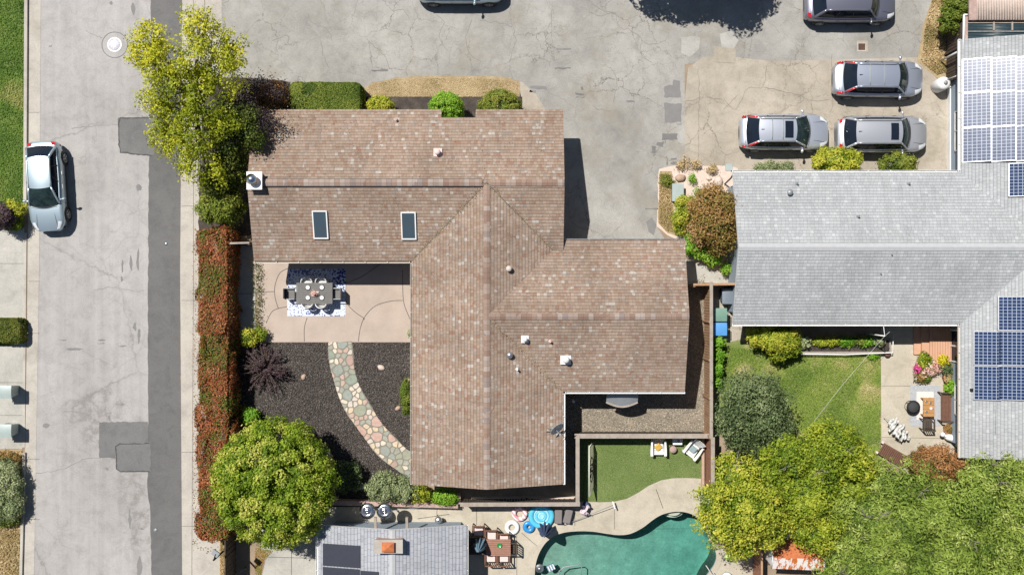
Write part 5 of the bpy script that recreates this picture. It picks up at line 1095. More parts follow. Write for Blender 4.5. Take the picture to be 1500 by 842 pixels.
x, y = G(316, 811, 3.2); t = thing('street_lamp', 'small black lamp on an arm reaching over the pavement by the hedge end', 'lamp', (*G(340, 795), 0)); m = MB(); bx, by = x - t.location.x, y - t.location.y; m.tube([(0, 0, 0), (0, 0, 3.1)], .05); m.tube([(0, 0, 3.05), (bx * .5, by * .5, 3.2), (bx, by, 3.2)], .025); m.build('post', 'black', t)
m = MB(); m.M = rotM((bx, by, 3.16), rz=rad(-35)); m.box(-.22, -.13, -.08, .16, .13, .04); m.build('lamp_head', 'greymetal', t, bevel=.02)
# water tank at the north-east fence
x, y = G(1383, 122, .9); t = thing('water_tank', 'white lidded water tank standing by the dark fence and solar roof', 'tank', (x, y, 0)); m = MB(); m.lathe([(.30, 0), (.34, .05), (.34, .85), (.28, .98), (.10, 1.04), (.01, 1.04)]); m.build('tank_body', 'fabric', t); m = MB(); m.lathe([(.01, 0), (.10, 0), (.10, .07), (.01, .07)], (0, 0, 1.04), 16); m.build('filler_cap', 'greymetal', t)
m = MB(); m.tube([(.1, .15, .95), (.5, .3, 1.5), (.62, .42, 2.3)], .05); m.build('inlet_pipe', 'white', t)
m = MB(); a = G(1389, 128); m.box(a[0] - .07, G(0, 262)[1], 0, a[0] + .07, a[1], .35); tag(m.build('garden_wall', 'white'), 'white low wall strip along the west side of the solar roofed wing', 'wall')
# covered patio in the north-east corner
t = thing('pergola', 'lean-to with beige corrugated sheets and dark glazing bars in the top right corner', 'pergola', (*G(1460, 30), 0)); zt = 2.5
def P3(px, py, z): return V3(px, py, z)
m = MB(); a, c_ = P3(1430, -40, zt), P3(1560, 30, zt)
m.grid(lambda u, v: (a.x + (c_.x - a.x) * u, a.y + (c_.y - a.y) * v, zt + .05 + .03 * math.sin(u * 2 * math.pi * 34)), 136, 1, flip=True); m.build('corrugated_sheet', 'palestone', t, world=True, solid=.01)
m = MB(); a, c_ = P3(1419, -40, zt), P3(1427, 30, zt); m.box(a.x, c_.y, zt - .05, c_.x + .1, a.y, zt + .05); a, c_ = P3(1414, 25, zt), P3(1420, 70, zt); m.box(a.x - .05, c_.y - .4, zt - .08, a.x + .1, a.y, zt + .06); m.build('edge_board', 'brick', t, world=True)
m = MB(); a, c_ = P3(1417, 32, zt - .15), P3(1560, 72, zt - .15); n_ = 60
m.grid(lambda u, v: (a.x + (c_.x - a.x) * u, a.y + (c_.y - a.y) * v, zt - .15 + .015 * math.sin(v * 2 * math.pi * 9)), 1, 72, flip=True); m.build('roof_sheet', M('tinted_sheet', (.035, .06, .07), (.02, .04, .05), 3, rough=.3), t, world=True, solid=.01)
m = MB()
for px in (1457, 1484): q = P3(px, 32, zt); r_ = P3(px, 44, zt); m.box(q.x - .04, r_.y, zt - .12, q.x + .04, q.y, zt - .06)
for py in (33, 45.5, 60): q = P3(1417, py, zt); m.box(q.x, q.y - .02, zt - .12, q.x + 5, q.y + .02, zt - .09)
m.build('glazing_bar', 'cap', t, world=True)
m = MB(); [m.box(q[0] - .05, q[1] - .05, 0, q[0] + .05, q[1] + .05, zt - .1) for q in (G(1420, 35), G(1420, -30), G(1550, -30))]; m.build('post', 'white', t, world=True)
m = MB(); a = P3(1412, 22, 2.6); c_ = P3(1411, 72, 2.6); m.tube([a, c_], .05); m.tube([a, a + Vector((.18, 0, 0))], .05); m.tube([c_, c_ + Vector((0, 0, -2.6))], .05); tag(m.build('downpipe', 'white'), 'white downpipe at the lean-to corner in the top right', 'pipe')
# ---------------- patio dining set
rx0, ry0 = G(421, 463); rx1, ry1 = G(506.5, 394)
m, t_, bb = newmat('patchwork_rug'); co = t_.nodes.new('ShaderNodeTexCoord').outputs['Object']
vo = node(t_, 'ShaderNodeTexVoronoi'); vo.inputs['Scale'].default_value = 10; t_.links.new(co, vo.inputs[0]); vo2 = node(t_, 'ShaderNodeTexVoronoi', distance='CHEBYCHEV'); vo2.inputs['Scale'].default_value = .95; vo2.inputs['Randomness'].default_value = .6; t_.links.new(co, vo2.inputs[0])
sp2 = node(t_, 'ShaderNodeSeparateColor'); t_.links.new(vo2.outputs['Color'], sp2.inputs[0])
thr = mathn(t_, 'ADD', mathn(t_, 'MULTIPLY', sp2.outputs[0], .36), .27); fac = mathn(t_, 'GREATER_THAN', vo.outputs['Distance'], thr)
dark = ramp(t_, sp2.outputs[1], [(0, (.03, .035, .20)), (.4, (.12, .14, .30)), (.6, (.20, .25, .32)), (.8, (.05, .10, .28))], 'CONSTANT').outputs[0]
t_.links.new(mixc(t_, fac, dark, (.56, .60, .68)), bb.inputs['Base Color']); bb.inputs['Roughness'].default_value = .95; mt['rug'] = m
m = MB(); m.box(-(rx1 - rx0) / 2, -(ry1 - ry0) / 2, 0, (rx1 - rx0) / 2, (ry1 - ry0) / 2, .012); o = m.build('rug', 'rug'); o.location = ((rx0 + rx1) / 2, (ry0 + ry1) / 2, .022); tag(o, 'blue and white patchwork rug under the grey dining table', 'rug')
mt['tabletop'] = M('grey_slats', (.155, .148, .138), (.12, .115, .108), 6, rough=.6); mt['wicker'] = M('grey_wicker', (.30, .28, .25), (.22, .21, .19), 12)
zt = .75; a = G(434, 445, zt); c_ = G(487, 414, zt); cx_, cy_ = (a[0] + c_[0]) / 2, (a[1] + c_[1]) / 2; tw, td = c_[0] - a[0], c_[1] - a[1]; z0 = .034
t = thing('dining_table', 'long grey slatted dining table laid with four white plates', 'table', (cx_, cy_, z0)); m = MB()
for k in range(12): y0_ = -td / 2 + td * k / 12; m.box(-tw / 2, y0_ + .004, .70, tw / 2, y0_ + td / 12 - .004, .73)
m.build('tabletop', 'tabletop', t)
m = MB(); m.box(-tw / 2 + .06, -td / 2 + .06, .64, tw / 2 - .06, td / 2 - .06, .698); m.build('apron', 'greymetal', t)
for sx in (-1, 1):
    for sy in (-1, 1): m = MB(); m.box(sx * (tw / 2 - .1) - .035, sy * (td / 2 - .1) - .035, 0, sx * (tw / 2 - .1) + .035, sy * (td / 2 - .1) + .035, .64); m.build('leg', 'greymetal', t)
for (px, py, nm) in ((451, 421, 'upper left'), (471.5, 421, 'upper right'), (451, 436, 'lower left'), (471.5, 436, 'lower right')):
    x, y = G(px, py, zt); p = thing('plate', f'white plate with a dark centre at the {nm} place setting of the grey table', 'plate', (x, y, z0 + .73), 0, 'white plates on the grey dining table'); m = MB(); m.lathe([(.001, 0), (.06, 0), (.105, .018), (.10, .02), (.06, .008), (.001, .008)], n=24); m.build('dish', 'white', p); m = MB(); m.lathe([(.001, .009), (.028, .009), (.02, .03), (.001, .035)], n=12); m.build('napkin', 'greymetal', p)
    m = MB(); m.lathe([(.001, -.0), (.16, -.0), (.16, .004), (.001, .004)], n=28); o = m.build('placemat', 'tabletop', p)
x, y = G(461, 430, zt + .1); t = thing('centrepiece', 'pink and dark flower centrepiece in the middle of the grey table', 'centrepiece', (x, y, z0 + .73)); m = MB(); m.box(-.18, -.12, 0, .18, .12, .006); m.build('runner', 'pink', t); m = MB(); m.lathe([(.001, 0), (.06, 0), (.08, .1), (.05, .16), (.04, .16), (.001, .04)], n=14); m.build('vase', 'black', t)
P_, N_, H_ = crown_pts([(0, 0, .2, .13, .1, .08, None)], 1.2, .06, 1.5, .4); leaf_mesh('flowers', P_, N_, .06, 1.5, 'pinkfl', H_, t)
def tub_chair(label, px, py, rz, seatmat='fabric'):
    x, y = G(px, py, .5); t = thing('tub_chair', label, 'chair', (x, y, .034), rz, 'round backed chairs at the grey dining table'); m = MB(); m.lathe([(.001, .40), (.22, .40), (.25, .43), (.23, .47), (.001, .48)], n=20); m.build('seat', seatmat, t)
    m = MB(); n_ = 14
    m.grid(lambda u, v: (.29 * math.cos(math.pi * (-.08 + 1.16 * u)), .29 * math.sin(math.pi * (-.08 + 1.16 * u)), .42 + .38 * v * (.55 + .45 * math.sin(math.pi * u))), n_, 3); m.build('backrest', 'fabric', t, solid=.035)
    for q in (.6, 1.4, 2.6, 3.7): m = MB(); m.tube([(.18 * math.cos(q * 1.3), .18 * math.sin(q * 1.3), .42), (.25 * math.cos(q * 1.3), .25 * math.sin(q * 1.3), 0)], .018, 6); m.build('leg', 'teak', t)
tub_chair('round backed white chair behind the upper left plate', 450, 414, 0); tub_chair('round backed white chair behind the upper right plate', 471, 414, 0)
tub_chair('round backed white chair tucked below the lower left plate', 451, 443, math.pi); tub_chair('round backed white chair tucked below the lower right plate', 471, 443, math.pi)
for px, py, rz, lb in ((425, 430, rad(90), 'black and grey armchair at the left end of the dining table'), (493, 430, rad(-90), 'grey armchair at the right end of the dining table')):
    x, y = G(px, py, .5); t = thing('armchair', lb, 'chair', (x, y, .034), rz, 'end chairs at the grey dining table'); m = MB(); m.box(-.26, -.24, .38, .26, .24, .46); m.build('seat', 'tabletop', t, bevel=.02); m = MB(); m.box(-.26, .22, .40, .26, .28, .85); m.build('backrest', 'black' if px < 450 else 'tabletop', t, bevel=.015)
    for sx in (-1, 1):
        m = MB(); m.bar((sx * .28, -.24, .62), (sx * .28, .24, .64), .04); m.build('armrest', 'greymetal', t)
        for sy in (-1, 1): m = MB(); m.bar((sx * .27, sy * .23, 0), (sx * .27, sy * .23, .62), .035); m.build('leg', 'greymetal', t)
# ---------------- pool terrace
def swim_ring(label, px, py, r, tr, mats, z=.10, zs=.9):
    x, y = G(px, py, z); t = MB(); k = 12; n_ = 40
    t.torus((0, 0, tr * zs), r, tr, n_, k, zs); o = t.build('swim_ring', mats); o.location = (x, y, .012); tag(o, label, 'swim ring', 'inflatable rings on the pool terrace'); return o
m, t_, bb = newmat('striped_vinyl'); co = objco(t_); wv = node(t_, 'ShaderNodeTexWave'); wv.inputs['Scale'].default_value = 2.3; wv.inputs['Distortion'].default_value = .6; wv.bands_direction = 'DIAGONAL'; t_.links.new(co, wv.inputs[0])
t_.links.new(ramp(t_, wv.outputs[0], [(.45, (.78, .72, .70)), (.55, (.68, .30, .33))]).outputs[0], bb.inputs['Base Color']); bb.inputs['Roughness'].default_value = .3; mt['stripes'] = m
m, t_, bb = newmat('dotted_vinyl'); co = objco(t_); vo = node(t_, 'ShaderNodeTexVoronoi'); vo.inputs['Scale'].default_value = 6; t_.links.new(co, vo.inputs[0]); t_.links.new(ramp(t_, vo.outputs['Distance'], [(.16, (.40, .45, .55)), (.24, (.80, .79, .78))]).outputs[0], bb.inputs['Base Color']); bb.inputs['Roughness'].default_value = .3; mt['dots'] = m
mt['bluev'] = M('blue_vinyl', (.035, .28, .60), (.03, .22, .52), 3, rough=.25); mt['aqua'] = M('aqua_vinyl', (.10, .50, .68), (.09, .44, .62), 3, rough=.25); mt['aqua2'] = M('pale_aqua_vinyl', (.32, .66, .76), rough=.25)
swim_ring('pink and white striped swim ring half in the shade', 761, 752.5, .30, .125, 'stripes', .3); swim_ring('white dotted swim ring beside the wooden chairs', 750, 772, .27, .115, 'dots'); swim_ring('small blue swim ring tucked against the round aqua float', 774.5, 771, .20, .12, 'bluev')
x, y = G(793, 755.5, .2); t = thing('round_float', 'big round aqua float with pale rings lying at the foot of the fence', 'pool float', (x, y, .012)); m = MB(); m.torus((0, 0, .15), .54, .14, 48, 14); m.build('outer_tube', 'aqua', t); m = MB(); m.lathe([(.001, .10), (.42, .10), (.42, .16), (.001, .17)], n=40); m.build('floor_panel', 'aqua2', t)
for r_ in (.36, .24, .12): m = MB(); m.torus((0, 0, .17), r_, .045, 40, 8); m.build('inner_ring', 'aqua' if r_ == .24 else 'aqua2', t)
def folded_lounger(label, px, py, rz):
    x, y = G(px, py, .4); t = thing('folded_lounger', label, 'lounger', (x, y, .012), rz, 'grey folded loungers between the float and the fence'); m = MB(); m.box(-.19, -.36, .34, .19, .36, .44); m.box(-.19, -.36, .24, .19, .36, .32); m.build('cushion', M('taupe_cushion', (.20, .18, .175), (.16, .145, .14), 5), t, bevel=.04)
    for sx in (-1, 1): m = MB(); m.tube([(sx * .17, -.34, 0), (sx * .17, -.30, .3), (sx * .17, .32, .3), (sx * .17, .34, 0)], .018, 6); m.build('frame', 'greymetal', t)
folded_lounger('grey folded lounger standing next to the round aqua float', 818, 756.5, rad(-2)); folded_lounger('grey folded lounger on the right tilted a little', 832, 756, rad(-14))
def umbrella(label, px, py, h, mats, rz=0, lean=(0, 0), r=.16, base='greymetal'):
    x, y = G(px, py, h * .7); t = thing('closed_umbrella', label, 'umbrella', (x, y, .012), rz); L = Vector((lean[0], lean[1], 0)); m = MB(); m.tube([(0, 0, 0), L * .5 + Vector((0, 0, h / 2)), L + Vector((0, 0, h))], .02, 8); m.build('pole', 'greymetal', t)
    m = MB(); n_ = 16
    def f(u, v):
        a = 2 * math.pi * v; rr = (r * (1 - u) ** .6 + .015) * (1 + .38 * math.cos(8 * a)); z = .8 + (h - .85) * u; k = z / h; return (L.x * k + rr * math.cos(a), L.y * k + rr * math.sin(a), z)
    m.grid(f, 10, 48); m.build('canopy', mats, t); m = MB(); m.lathe([(.001, 0), (.24, 0), (.24, .04), (.06, .07), (.04, .3), (.001, .3)], n=20); m.build('base', base, t); return t
mt['navy'] = M('navy_fabric', (.06, .09, .17), (.04, .06, .12), 8); mt['bluefab'] = M('blue_grey_fabric', (.20, .32, .40), (.12, .20, .27), 8); mt['redwhite'] = M('faded_pink_white_fabric', (.72, .66, .66), (.50, .34, .40), 14)
umbrella('closed navy umbrella standing at the pool edge below the round float', 800, 777, 2.1, 'navy', lean=(-.12, -.12), r=.27); umbrella('closed blue umbrella rising through the wooden table by the pale house', 704, 801, 2.2, 'bluefab', lean=(-.1, -.05), r=.25)
t = thing('umbrella_bundle', 'pink and white towel bundle with a blue ball leaning by the fence corner', 'towel', (*G(857, 748, .6), .012)); m = MB(); m.grid(lambda u, v: (.34 * (u - .5) + .1 * math.sin(v * 7), -.45 * (v - .5) + .08 * math.sin(u * 9), .5 + .12 * math.sin(u * 8) * math.cos(v * 6)), 12, 12); m.build('towel', 'redwhite', t, solid=.02)
m = MB(); m.tube([(-.15, -.1, 0), (0, 0, .5), (.15, .1, 0)], .02); m.tube([(-.1, .15, 0), (0, 0, .48), (.1, -.15, 0)], .02); m.build('stand', 'greymetal', t); m = MB(); m.ball((.08, .22, .22), .2); m.build('ball', 'navy', t)
t = thing('pool_brush', 'long pool brush with a white head lying across the terrace', 'pool brush', (*G(868, 752), 0)); a, c_ = V3(826, 769, .08), V3(899, 739, .5); m = MB(); m.tube([a, c_], .016, 6); m.build('pole', 'greymetal', t, world=True); m = MB(); m.bar(c_ + Vector((-.06, .18, 0)), c_ + Vector((.06, -.2, 0)), .06); m.build('brush_head', 'white', t, world=True)
# patio heaters
for px, lb in ((538, 'polished mushroom patio heater on the left against the planter wall'), (563, 'polished mushroom patio heater on the right nearest the wire')):
    x, y = G(px, 748.5, 2.05); t = thing('patio_heater', lb, 'patio heater', (x, y, .012), 0, 'patio heaters below the shrub border'); m = MB(); m.lathe([(.001, 0), (.22, 0), (.22, .5), (.05, .52), (.04, 1.75), (.001, 1.75)]); m.build('stand', 'chrome', t); m = MB(); m.lathe([(.001, 1.72), (.10, 1.72), (.11, 1.98), (.001, 1.98)], n=16); m.build('burner', 'greymetal', t)
    m = MB(); m.lathe([(.40, 1.96), (.41, 1.965), (.30, 2.01), (.18, 2.06), (.165, 2.03), (.16, 2.04), (.10, 2.09), (.001, 2.1), (.001, 2.09), (.10, 2.07), (.3, 1.99)], n=40); m.build('reflector', 'chrome', t)
x, y = G(642, 762, .6); t = thing('kettle_grill', 'small round silver grill by the ridge end of the pale roof', 'grill', (x, y, .012)); m = MB(); m.ball((0, 0, .5), .19, 20, 10, (1, 1, .75)); m.build('bowl', 'metal', t); m = MB(); m.ball((0, 0, .655), .035); m.build('lid_knob', 'black', t); m = MB(); [m.tube([(.1 * math.cos(q), .1 * math.sin(q), .4), (.2 * math.cos(q), .2 * math.sin(q), 0)], .012, 6) for q in (0, 2.1, 4.2)]; m.build('leg', 'greymetal', t)
# wooden dining sets by the pool
def slat_table(label, x0p, y0p, x1p, y1p, mat='brownwood', h=.74, cat='table', slats=8, z=0.012):
    a = G(x0p, y1p, h); c_ = G(x1p, y0p, h); w_, d_ = c_[0] - a[0], c_[1] - a[1]; t = thing('slatted_table', label, cat, ((a[0] + c_[0]) / 2, (a[1] + c_[1]) / 2, z)); m = MB()
    for k in range(slats): q = -d_ / 2 + d_ * k / slats; m.box(-w_ / 2, q + .01, h - .03, w_ / 2, q + d_ / slats - .01, h)
    m.build('tabletop', mat, t); m = MB(); m.box(-w_ / 2 + .04, -d_ / 2 + .04, h - .09, w_ / 2 - .04, d_ / 2 - .04, h - .032); m.build('apron', mat, t)
    for sx in (-1, 1):
        for sy in (-1, 1): m = MB(); m.box(sx * (w_ / 2 - .07) - .03, sy * (d_ / 2 - .07) - .03, 0, sx * (w_ / 2 - .07) + .03, sy * (d_ / 2 - .07) + .03, h - .09); m.build('leg', mat, t)
    return t
mt['redslat'] = M('weathered_red_slats', (.33, .18, .13), (.26, .135, .095), 5)
slat_table('dark slatted table in the shade of the pale house', 687, 787, 711, 812, 'darkwood'); slat_table('reddish slatted table holding the green bowl', 712, 789, 748, 814, 'redslat')
def wood_chair(label, px, py, rz, cush='pink', wood='brownwood', w=.56, group='wooden chairs with pink cushions', z=.012, h=.85):
    x, y = G(px, py, .5); t = thing('wooden_chair', label, 'chair', (x, y, z), rz, group); w2 = w / 2; m = MB()
    for k in range(5): m.box(-w2 + w * k / 5 + .008, -.26, .38, -w2 + w * (k + 1) / 5 - .008, .22, .41)
    m.build('seat', wood, t); m = MB()
    for k in range(5): q = -w2 + w * (k + .5) / 5; m.bar((q, .23, .42), (q, .31, h), .06, .02)
    m.bar((-w2, .31, h), (w2, .31, h), .06, .05); m.build('backrest', wood, t)
    if cush: m = MB(); m.box(-w2 + .05, -.25, .412, w2 - .05, .2, .48); m.build('cushion', cush, t, bevel=.03)
    for sx in (-1, 1):
        m = MB(); m.bar((sx * (w2 + .02), -.27, .62), (sx * (w2 + .02), .28, .64), .06, .03); m.build('armrest', wood, t)
        for sy, zz in ((-.25, .61), (.26, h - .02)): m = MB(); m.bar((sx * (w2 + .01), sy, 0), (sx * (w2 + .01), sy + (.04 if sy > 0 else 0), zz), .045); m.build('leg', wood, t)
    return t
wood_chair('pink cushioned wooden chair nearest the pale house roof', 701, 777, 0); wood_chair('pink cushioned wooden chair in the middle of the row of three', 720, 783, 0); wood_chair('pink cushioned wooden chair nearest the white swim ring', 738, 788, 0)
wood_chair('pale cushioned wooden chair below the closed blue umbrella', 719, 817, math.pi); wood_chair('pink cushioned wooden chair at the lower right of the reddish table', 738, 817, math.pi); wood_chair('dark wooden chair with its back to the pool at the table end', 748, 803, rad(-90), None, 'darkwood')
disc_thing('green_bowl', 'bright green bowl on the reddish slatted table', 'bowl', 731.5, 798, [('bowl', [(.001, 0), (.06, 0), (.13, .07), (.12, .07), (.05, .015), (.001, .015)], M('green_glaze', (.03, .25, .06), rough=.3))], .752)
# turf corner seats
mt['yellow'] = M('yellow_fabric', (.66, .42, .09), (.60, .37, .07), 5); mt['grey_fab'] = M('grey_teal_cushion', (.28, .36, .38), (.20, .28, .31), 12); mt['weath'] = M('weathered_grey_slats', (.33, .29, .25), (.26, .23, .20), 5)
def adirondack(label, px, py, rz, back, cush, backw):
    x, y = G(px, py, .4); t = thing('adirondack_chair', label, 'chair', (x, y, .016), rz, 'white slatted garden chairs on the turf'); m = MB()
    for k in range(6): q = -.38 + .11 * k; m.box(-.25, q, .36 - .03 * k, .25, q + .095, .385 - .03 * k)
    m.build('seat', 'white', t); m = MB()
    for k in range(7): u = (k - 3) / 3; q = u * .25; top_ = .92 - .10 * u * u; m.bar((q * .8, .24, .22), (q * 1.15, .24 + .36 * top_, top_), .065, .02)
    m.bar((-.27, .42, .55), (.27, .42, .55), .05, .03); m.build('backrest', back, t)
    for sx in (-1, 1):
        m = MB(); m.prism([(sx * .28, -.42), (sx * .42, -.42), (sx * .42, -.1), (sx * .38, .36), (sx * .30, .36)], .56, .59); m.build('armrest', 'white', t)
        m = MB(); m.bar((sx * .33, -.36, 0), (sx * .33, -.36, .56), .08, .04); m.build('leg', 'white', t); m = MB(); m.bar((sx * .28, -.38, .33), (sx * .28, .5, .02), .04, .1); m.build('leg', 'white', t)
    m = MB(); m.M = rotM((0, .02, .42), rz=rad(backw), rx=rad(18)); m.box(-.17, -.17, -.05, .17, .17, .05); o = m.build('cushion', cush, t, bevel=.045); return t
adirondack('white garden chair with a yellow cushion against the grey capped fence', 964, 655, 0, 'weath', 'yellow', 40); adirondack('tilted white garden chair with a grey cushion in the turf corner', 1015, 658, rad(-38), 'white', 'grey_fab', 0)
x, y = G(992.5, 646.5, .45); t = thing('side_table', 'small white side table between the two garden chairs', 'side table', (x, y, .016)); m = MB(); m.prism([(-.24, -.17), (.24, -.17), (.27, .17), (-.27, .17)], .41, .45); m.build('tabletop', 'white', t, bevel=.015); [MB().box(sx * .2 - .02, sy * .13 - .02, 0, sx * .2 + .02, sy * .13 + .02, .41).build('leg', 'white', t) for sx in (-1, 1) for sy in (-1, 1)]
m = MB(); m.lathe([(.001, .45), (.05, .45), (.07, .5), (.001, .51)], (.05, .02, 0), 12); m.build('lantern', 'greymetal', t)
disc_thing('stool', 'round brown stump stool on the turf', 'stool', 984.5, 656.5, [('seat', [(.001, .30), (.17, .30), (.19, .32), (.17, .36), (.001, .37)], 'brick'), ('drum', [(.15, 0), (.17, .1), (.16, .30), (.001, .30)], 'brownwood')], .0)
# goal rebounder on the turf
t = thing('football_goal', 'thin framed practice goal with a dark target panel on the turf', 'goal', (*G(866, 680), .016)); xg, yt_ = G(866, 647); _, yb_ = G(866, 712); gx = lambda z: G(862.5, 680, 1.25)[0] if z else xg + .1
A_ = [Vector((xg + .12, yt_, 0)), Vector((G(863, 0, 1.25)[0], yt_ - .05, 1.25)), Vector((G(863, 0, 1.25)[0], yb_ - .25, 1.25)), Vector((xg + .12, yb_ - .05, 0))]
m = MB(); [m.tube([A_[i], A_[(i + 1) % 4]], .025, 8) for i in range(3)]; m.build('frame', 'white', t, world=True)
m = MB(); nn_ = 26
for i in range(1, nn_): u = i / nn_; m.tube([A_[0].lerp(A_[3], u), A_[1].lerp(A_[2], u)], .006, 3, cap=False)
for i in range(1, 14): u = i / 14; m.tube([A_[0].lerp(A_[1], u), A_[3].lerp(A_[2], u)], .006, 3, cap=False)
m.build('net', 'weath', t, world=True)
m = MB(); 
def gp(u, v): return A_[0].lerp(A_[3], u).lerp(A_[1].lerp(A_[2], u), v) + Vector((.015, 0, 0))
hexp = [(.26, .5), (.36, .85), (.70, .85), (.80, .5), (.70, .18), (.36, .18)]
for i in range(6): m.tube([gp(*hexp[i]), gp(*hexp[(i + 1) % 6])], .022, 5)
for i in range(4):
    for v0, v1 in ((.38, .66),): u = .42 + .07 * i; m.tube([gp(u, v0), gp(u, v1)], .028, 5); m.tube([gp(u, v1 if i % 2 else v0), gp(u + .05, v1 if i % 2 else v0)], .026, 5)
m.build('target_panel', 'black', t, world=True)
# pool fittings
t = thing('skimmer_float', 'round pale floating dispenser at the left end of the pool', 'pool float', (*G(790, 832, -.1), -.15)); m = MB(); m.lathe([(.001, -.08), (.2, -.06), (.24, .02), (.20, .07), (.08, .10), (.07, .16), (.001, .17)]); m.build('float', 'metal', t)
t = thing('pool_cleaner', 'blue and grey pool cleaner floating beside the round dispenser', 'pool cleaner', (*G(807, 832), -.18), rad(25)); m = MB(); m.box(-.2, -.16, -.1, .2, .16, .08); m.build('hull', 'bluefab', t, bevel=.04); m = MB(); [m.box(-.14 + .14 * k, -.14, .08, -.08 + .14 * k, .14, .13) for k in range(3)]; m.build('cover', 'white', t, bevel=.01)
m = MB(); m.M = Matrix.Identity(4); m.tube([V3(818, 850, -.15), V3(819, 836, -.15), V3(826, 830, -.15), V3(848, 826.5, -.15), V3(852, 830, -.15), V3(851, 850, -.15)], .03, 8); tag(m.build('pool_hose', 'greymetal'), 'pale hose loop on the water at the bottom edge', 'hose')
t = thing('pool_ladder', 'white handled ladder at the right end of the pool', 'ladder', (*G(1036, 834), 0)); 
for dx in (0, 10): m = MB(); m.tube([V3(1034 + dx, 828 + dx, -.6), V3(1034 + dx, 828 + dx, .5), V3(1040 + dx, 836 + dx, .6), V3(1046 + dx, 842 + dx, 0)], .025, 8); m.build('rail', 'white', t, world=True)
m = MB(); m.ball((0, 0, .12), .16, 16, 8, (1, 1, .6)); o = m.build('ball_toy', M('lime_toy', (.40, .62, .12), rough=.35)); o.location = (*G(1065, 815), .0); tag(o, 'lime green toy on the slab at the right end of the pool', 'toy')
t = thing('deck_chair', 'round wire chair at the bottom edge right of the pool', 'chair', (*G(1062, 842), .012)); m = MB(); m.torus((0, 0, .4), .28, .02, 24, 6); [m.tube([(.28 * math.cos(q), .28 * math.sin(q), .4), (.2 * math.cos(q), .2 * math.sin(q), 0)], .012, 5) for q in (0, 1.57, 3.14, 4.71)]; m.build('frame', 'greymetal', t); m = MB(); m.lathe([(.001, .35), (.2, .36), (.27, .4), (.25, .41), (.001, .37)], n=20); m.build('seat', 'fabric', t)
# ---------------- shed
t = thing('garden_shed', 'rusty orange metal shed between the fence and the yellow green trees', 'shed', (*G(1171, 815), 0)); zr_ = 2.4; ze = 2.05
p = [P3(1128, 786, ze + .05), P3(1211, 790, ze + .05), P3(1211, 818, zr_), P3(1133, 817, zr_)]; q = [P3(1131, 832, ze), P3(1207, 835, ze)]
m = MB(); m.add([p[0], p[1], p[2], p[3]], [(0, 3, 2, 1)]); m.build('roof', 'rust', t, world=True, solid=.03)
m, t_, bb = newmat('flaking_rust'); co = objco(t_); mp = node(t_, 'ShaderNodeMapping'); mp.inputs['Scale'].default_value = (2.6, .5, 1); t_.links.new(co, mp.inputs[0]); n1 = noise(t_, mp.outputs[0], 1.6, 4, .7); t_.links.new(ramp(t_, n1.outputs[0], [(.47, (.55, .15, .03)), (.50, (.78, .74, .70))]).outputs[0], bb.inputs['Base Color']); bb.inputs['Roughness'].default_value = .6; mt['flake'] = m
m = MB(); m.add([p[3] + Vector((0, 0, .01)), p[2] + Vector((0, 0, .01)), q[1], q[0]], [(0, 3, 2, 1)]); m.build('roof', 'flake', t, world=True, solid=.03)
m = MB(); m.prism([(p[0].x + .12, q[0].y + .12), (p[1].x - .12, q[0].y + .12), (p[1].x - .12, p[0].y - .1), (p[0].x + .12, p[0].y - .1)], 0, ze - .05); m.build('wall', 'fabric', t, world=True); m = MB(); m.box(p[0].x + 1, q[0].y + .10, .05, p[0].x + 1.8, q[0].y + .13, 1.85); m.build('door', 'fabric', t, world=True)
m = MB(); m.tube([p[0] + Vector((-.03, 0, 0)), p[3] + Vector((-.03, 0, 0)), q[0] + Vector((-.03, 0, 0))], .035, 6); m.build('edge_trim', 'white', t, world=True)
# ---------------- back patio of the grey house
t = thing('wooden_deck', 'salmon boarded deck with steps below the grey house gutter', 'deck', (*G(1370, 510), 0)); a = G(1362, 535, .45); c_ = G(1404, 470, .45); m = MB(); n_ = 11
for k in range(n_): x0 = a[0] + (c_[0] - a[0]) * k / n_; m.box(x0 + .008, a[1], .40, x0 + (c_[0] - a[0]) / n_ - .008, c_[1] + .3, .45)
m.box(a[0], a[1] - .02, .01, c_[0], a[1] + .02, .43); m.build('deck_boards', 'decking', t, world=True)
for k, (px0, px1, z) in enumerate(((1339, 1351, .15), (1350.5, 1362, .30))): a2 = G(px0, 519, z); c2 = G(px1, 474, z); m = MB(); m.box(a2[0], a2[1], .01, c2[0], c2[1] + .3, z); m.build('step', 'decking', t, world=True)
x0, y1 = G(1333, 564); x1, y0 = G(1377, 624); t = thing('rug', 'pale grey bordered outdoor rug under the fire pit and teak table', 'rug', ((x0 + x1) / 2, (y0 + y1) / 2, .021)); w_, d_ = (x1 - x0) / 2, (y1 - y0) / 2
m = MB(); m.box(-w_, -d_, 0, w_, d_, .01); m.build('border', M('rug_grey', (.42, .43, .44), (.30, .32, .35), 9), t); m = MB(); m.box(-w_ + .33, -d_ + .35, .008, w_ - .35, d_ - .33, .014); m.build('field', M('rug_cream', (.68, .62, .58), (.60, .55, .51), 9), t)
disc_thing('fire_pit', 'round black mesh topped fire pit on the edge of the pale rug', 'fire pit', 1333.5, 595, [('bowl', [(.001, .15), (.18, .16), (.33, .36), (.36, .38), (.34, .39), (.001, .25)], 'black'), ('mesh_lid', [(.30, .39), (.32, .40), (.22, .48), (.03, .53), (.001, .53), (.001, .51), (.2, .46)], 'meshblack')], .03)
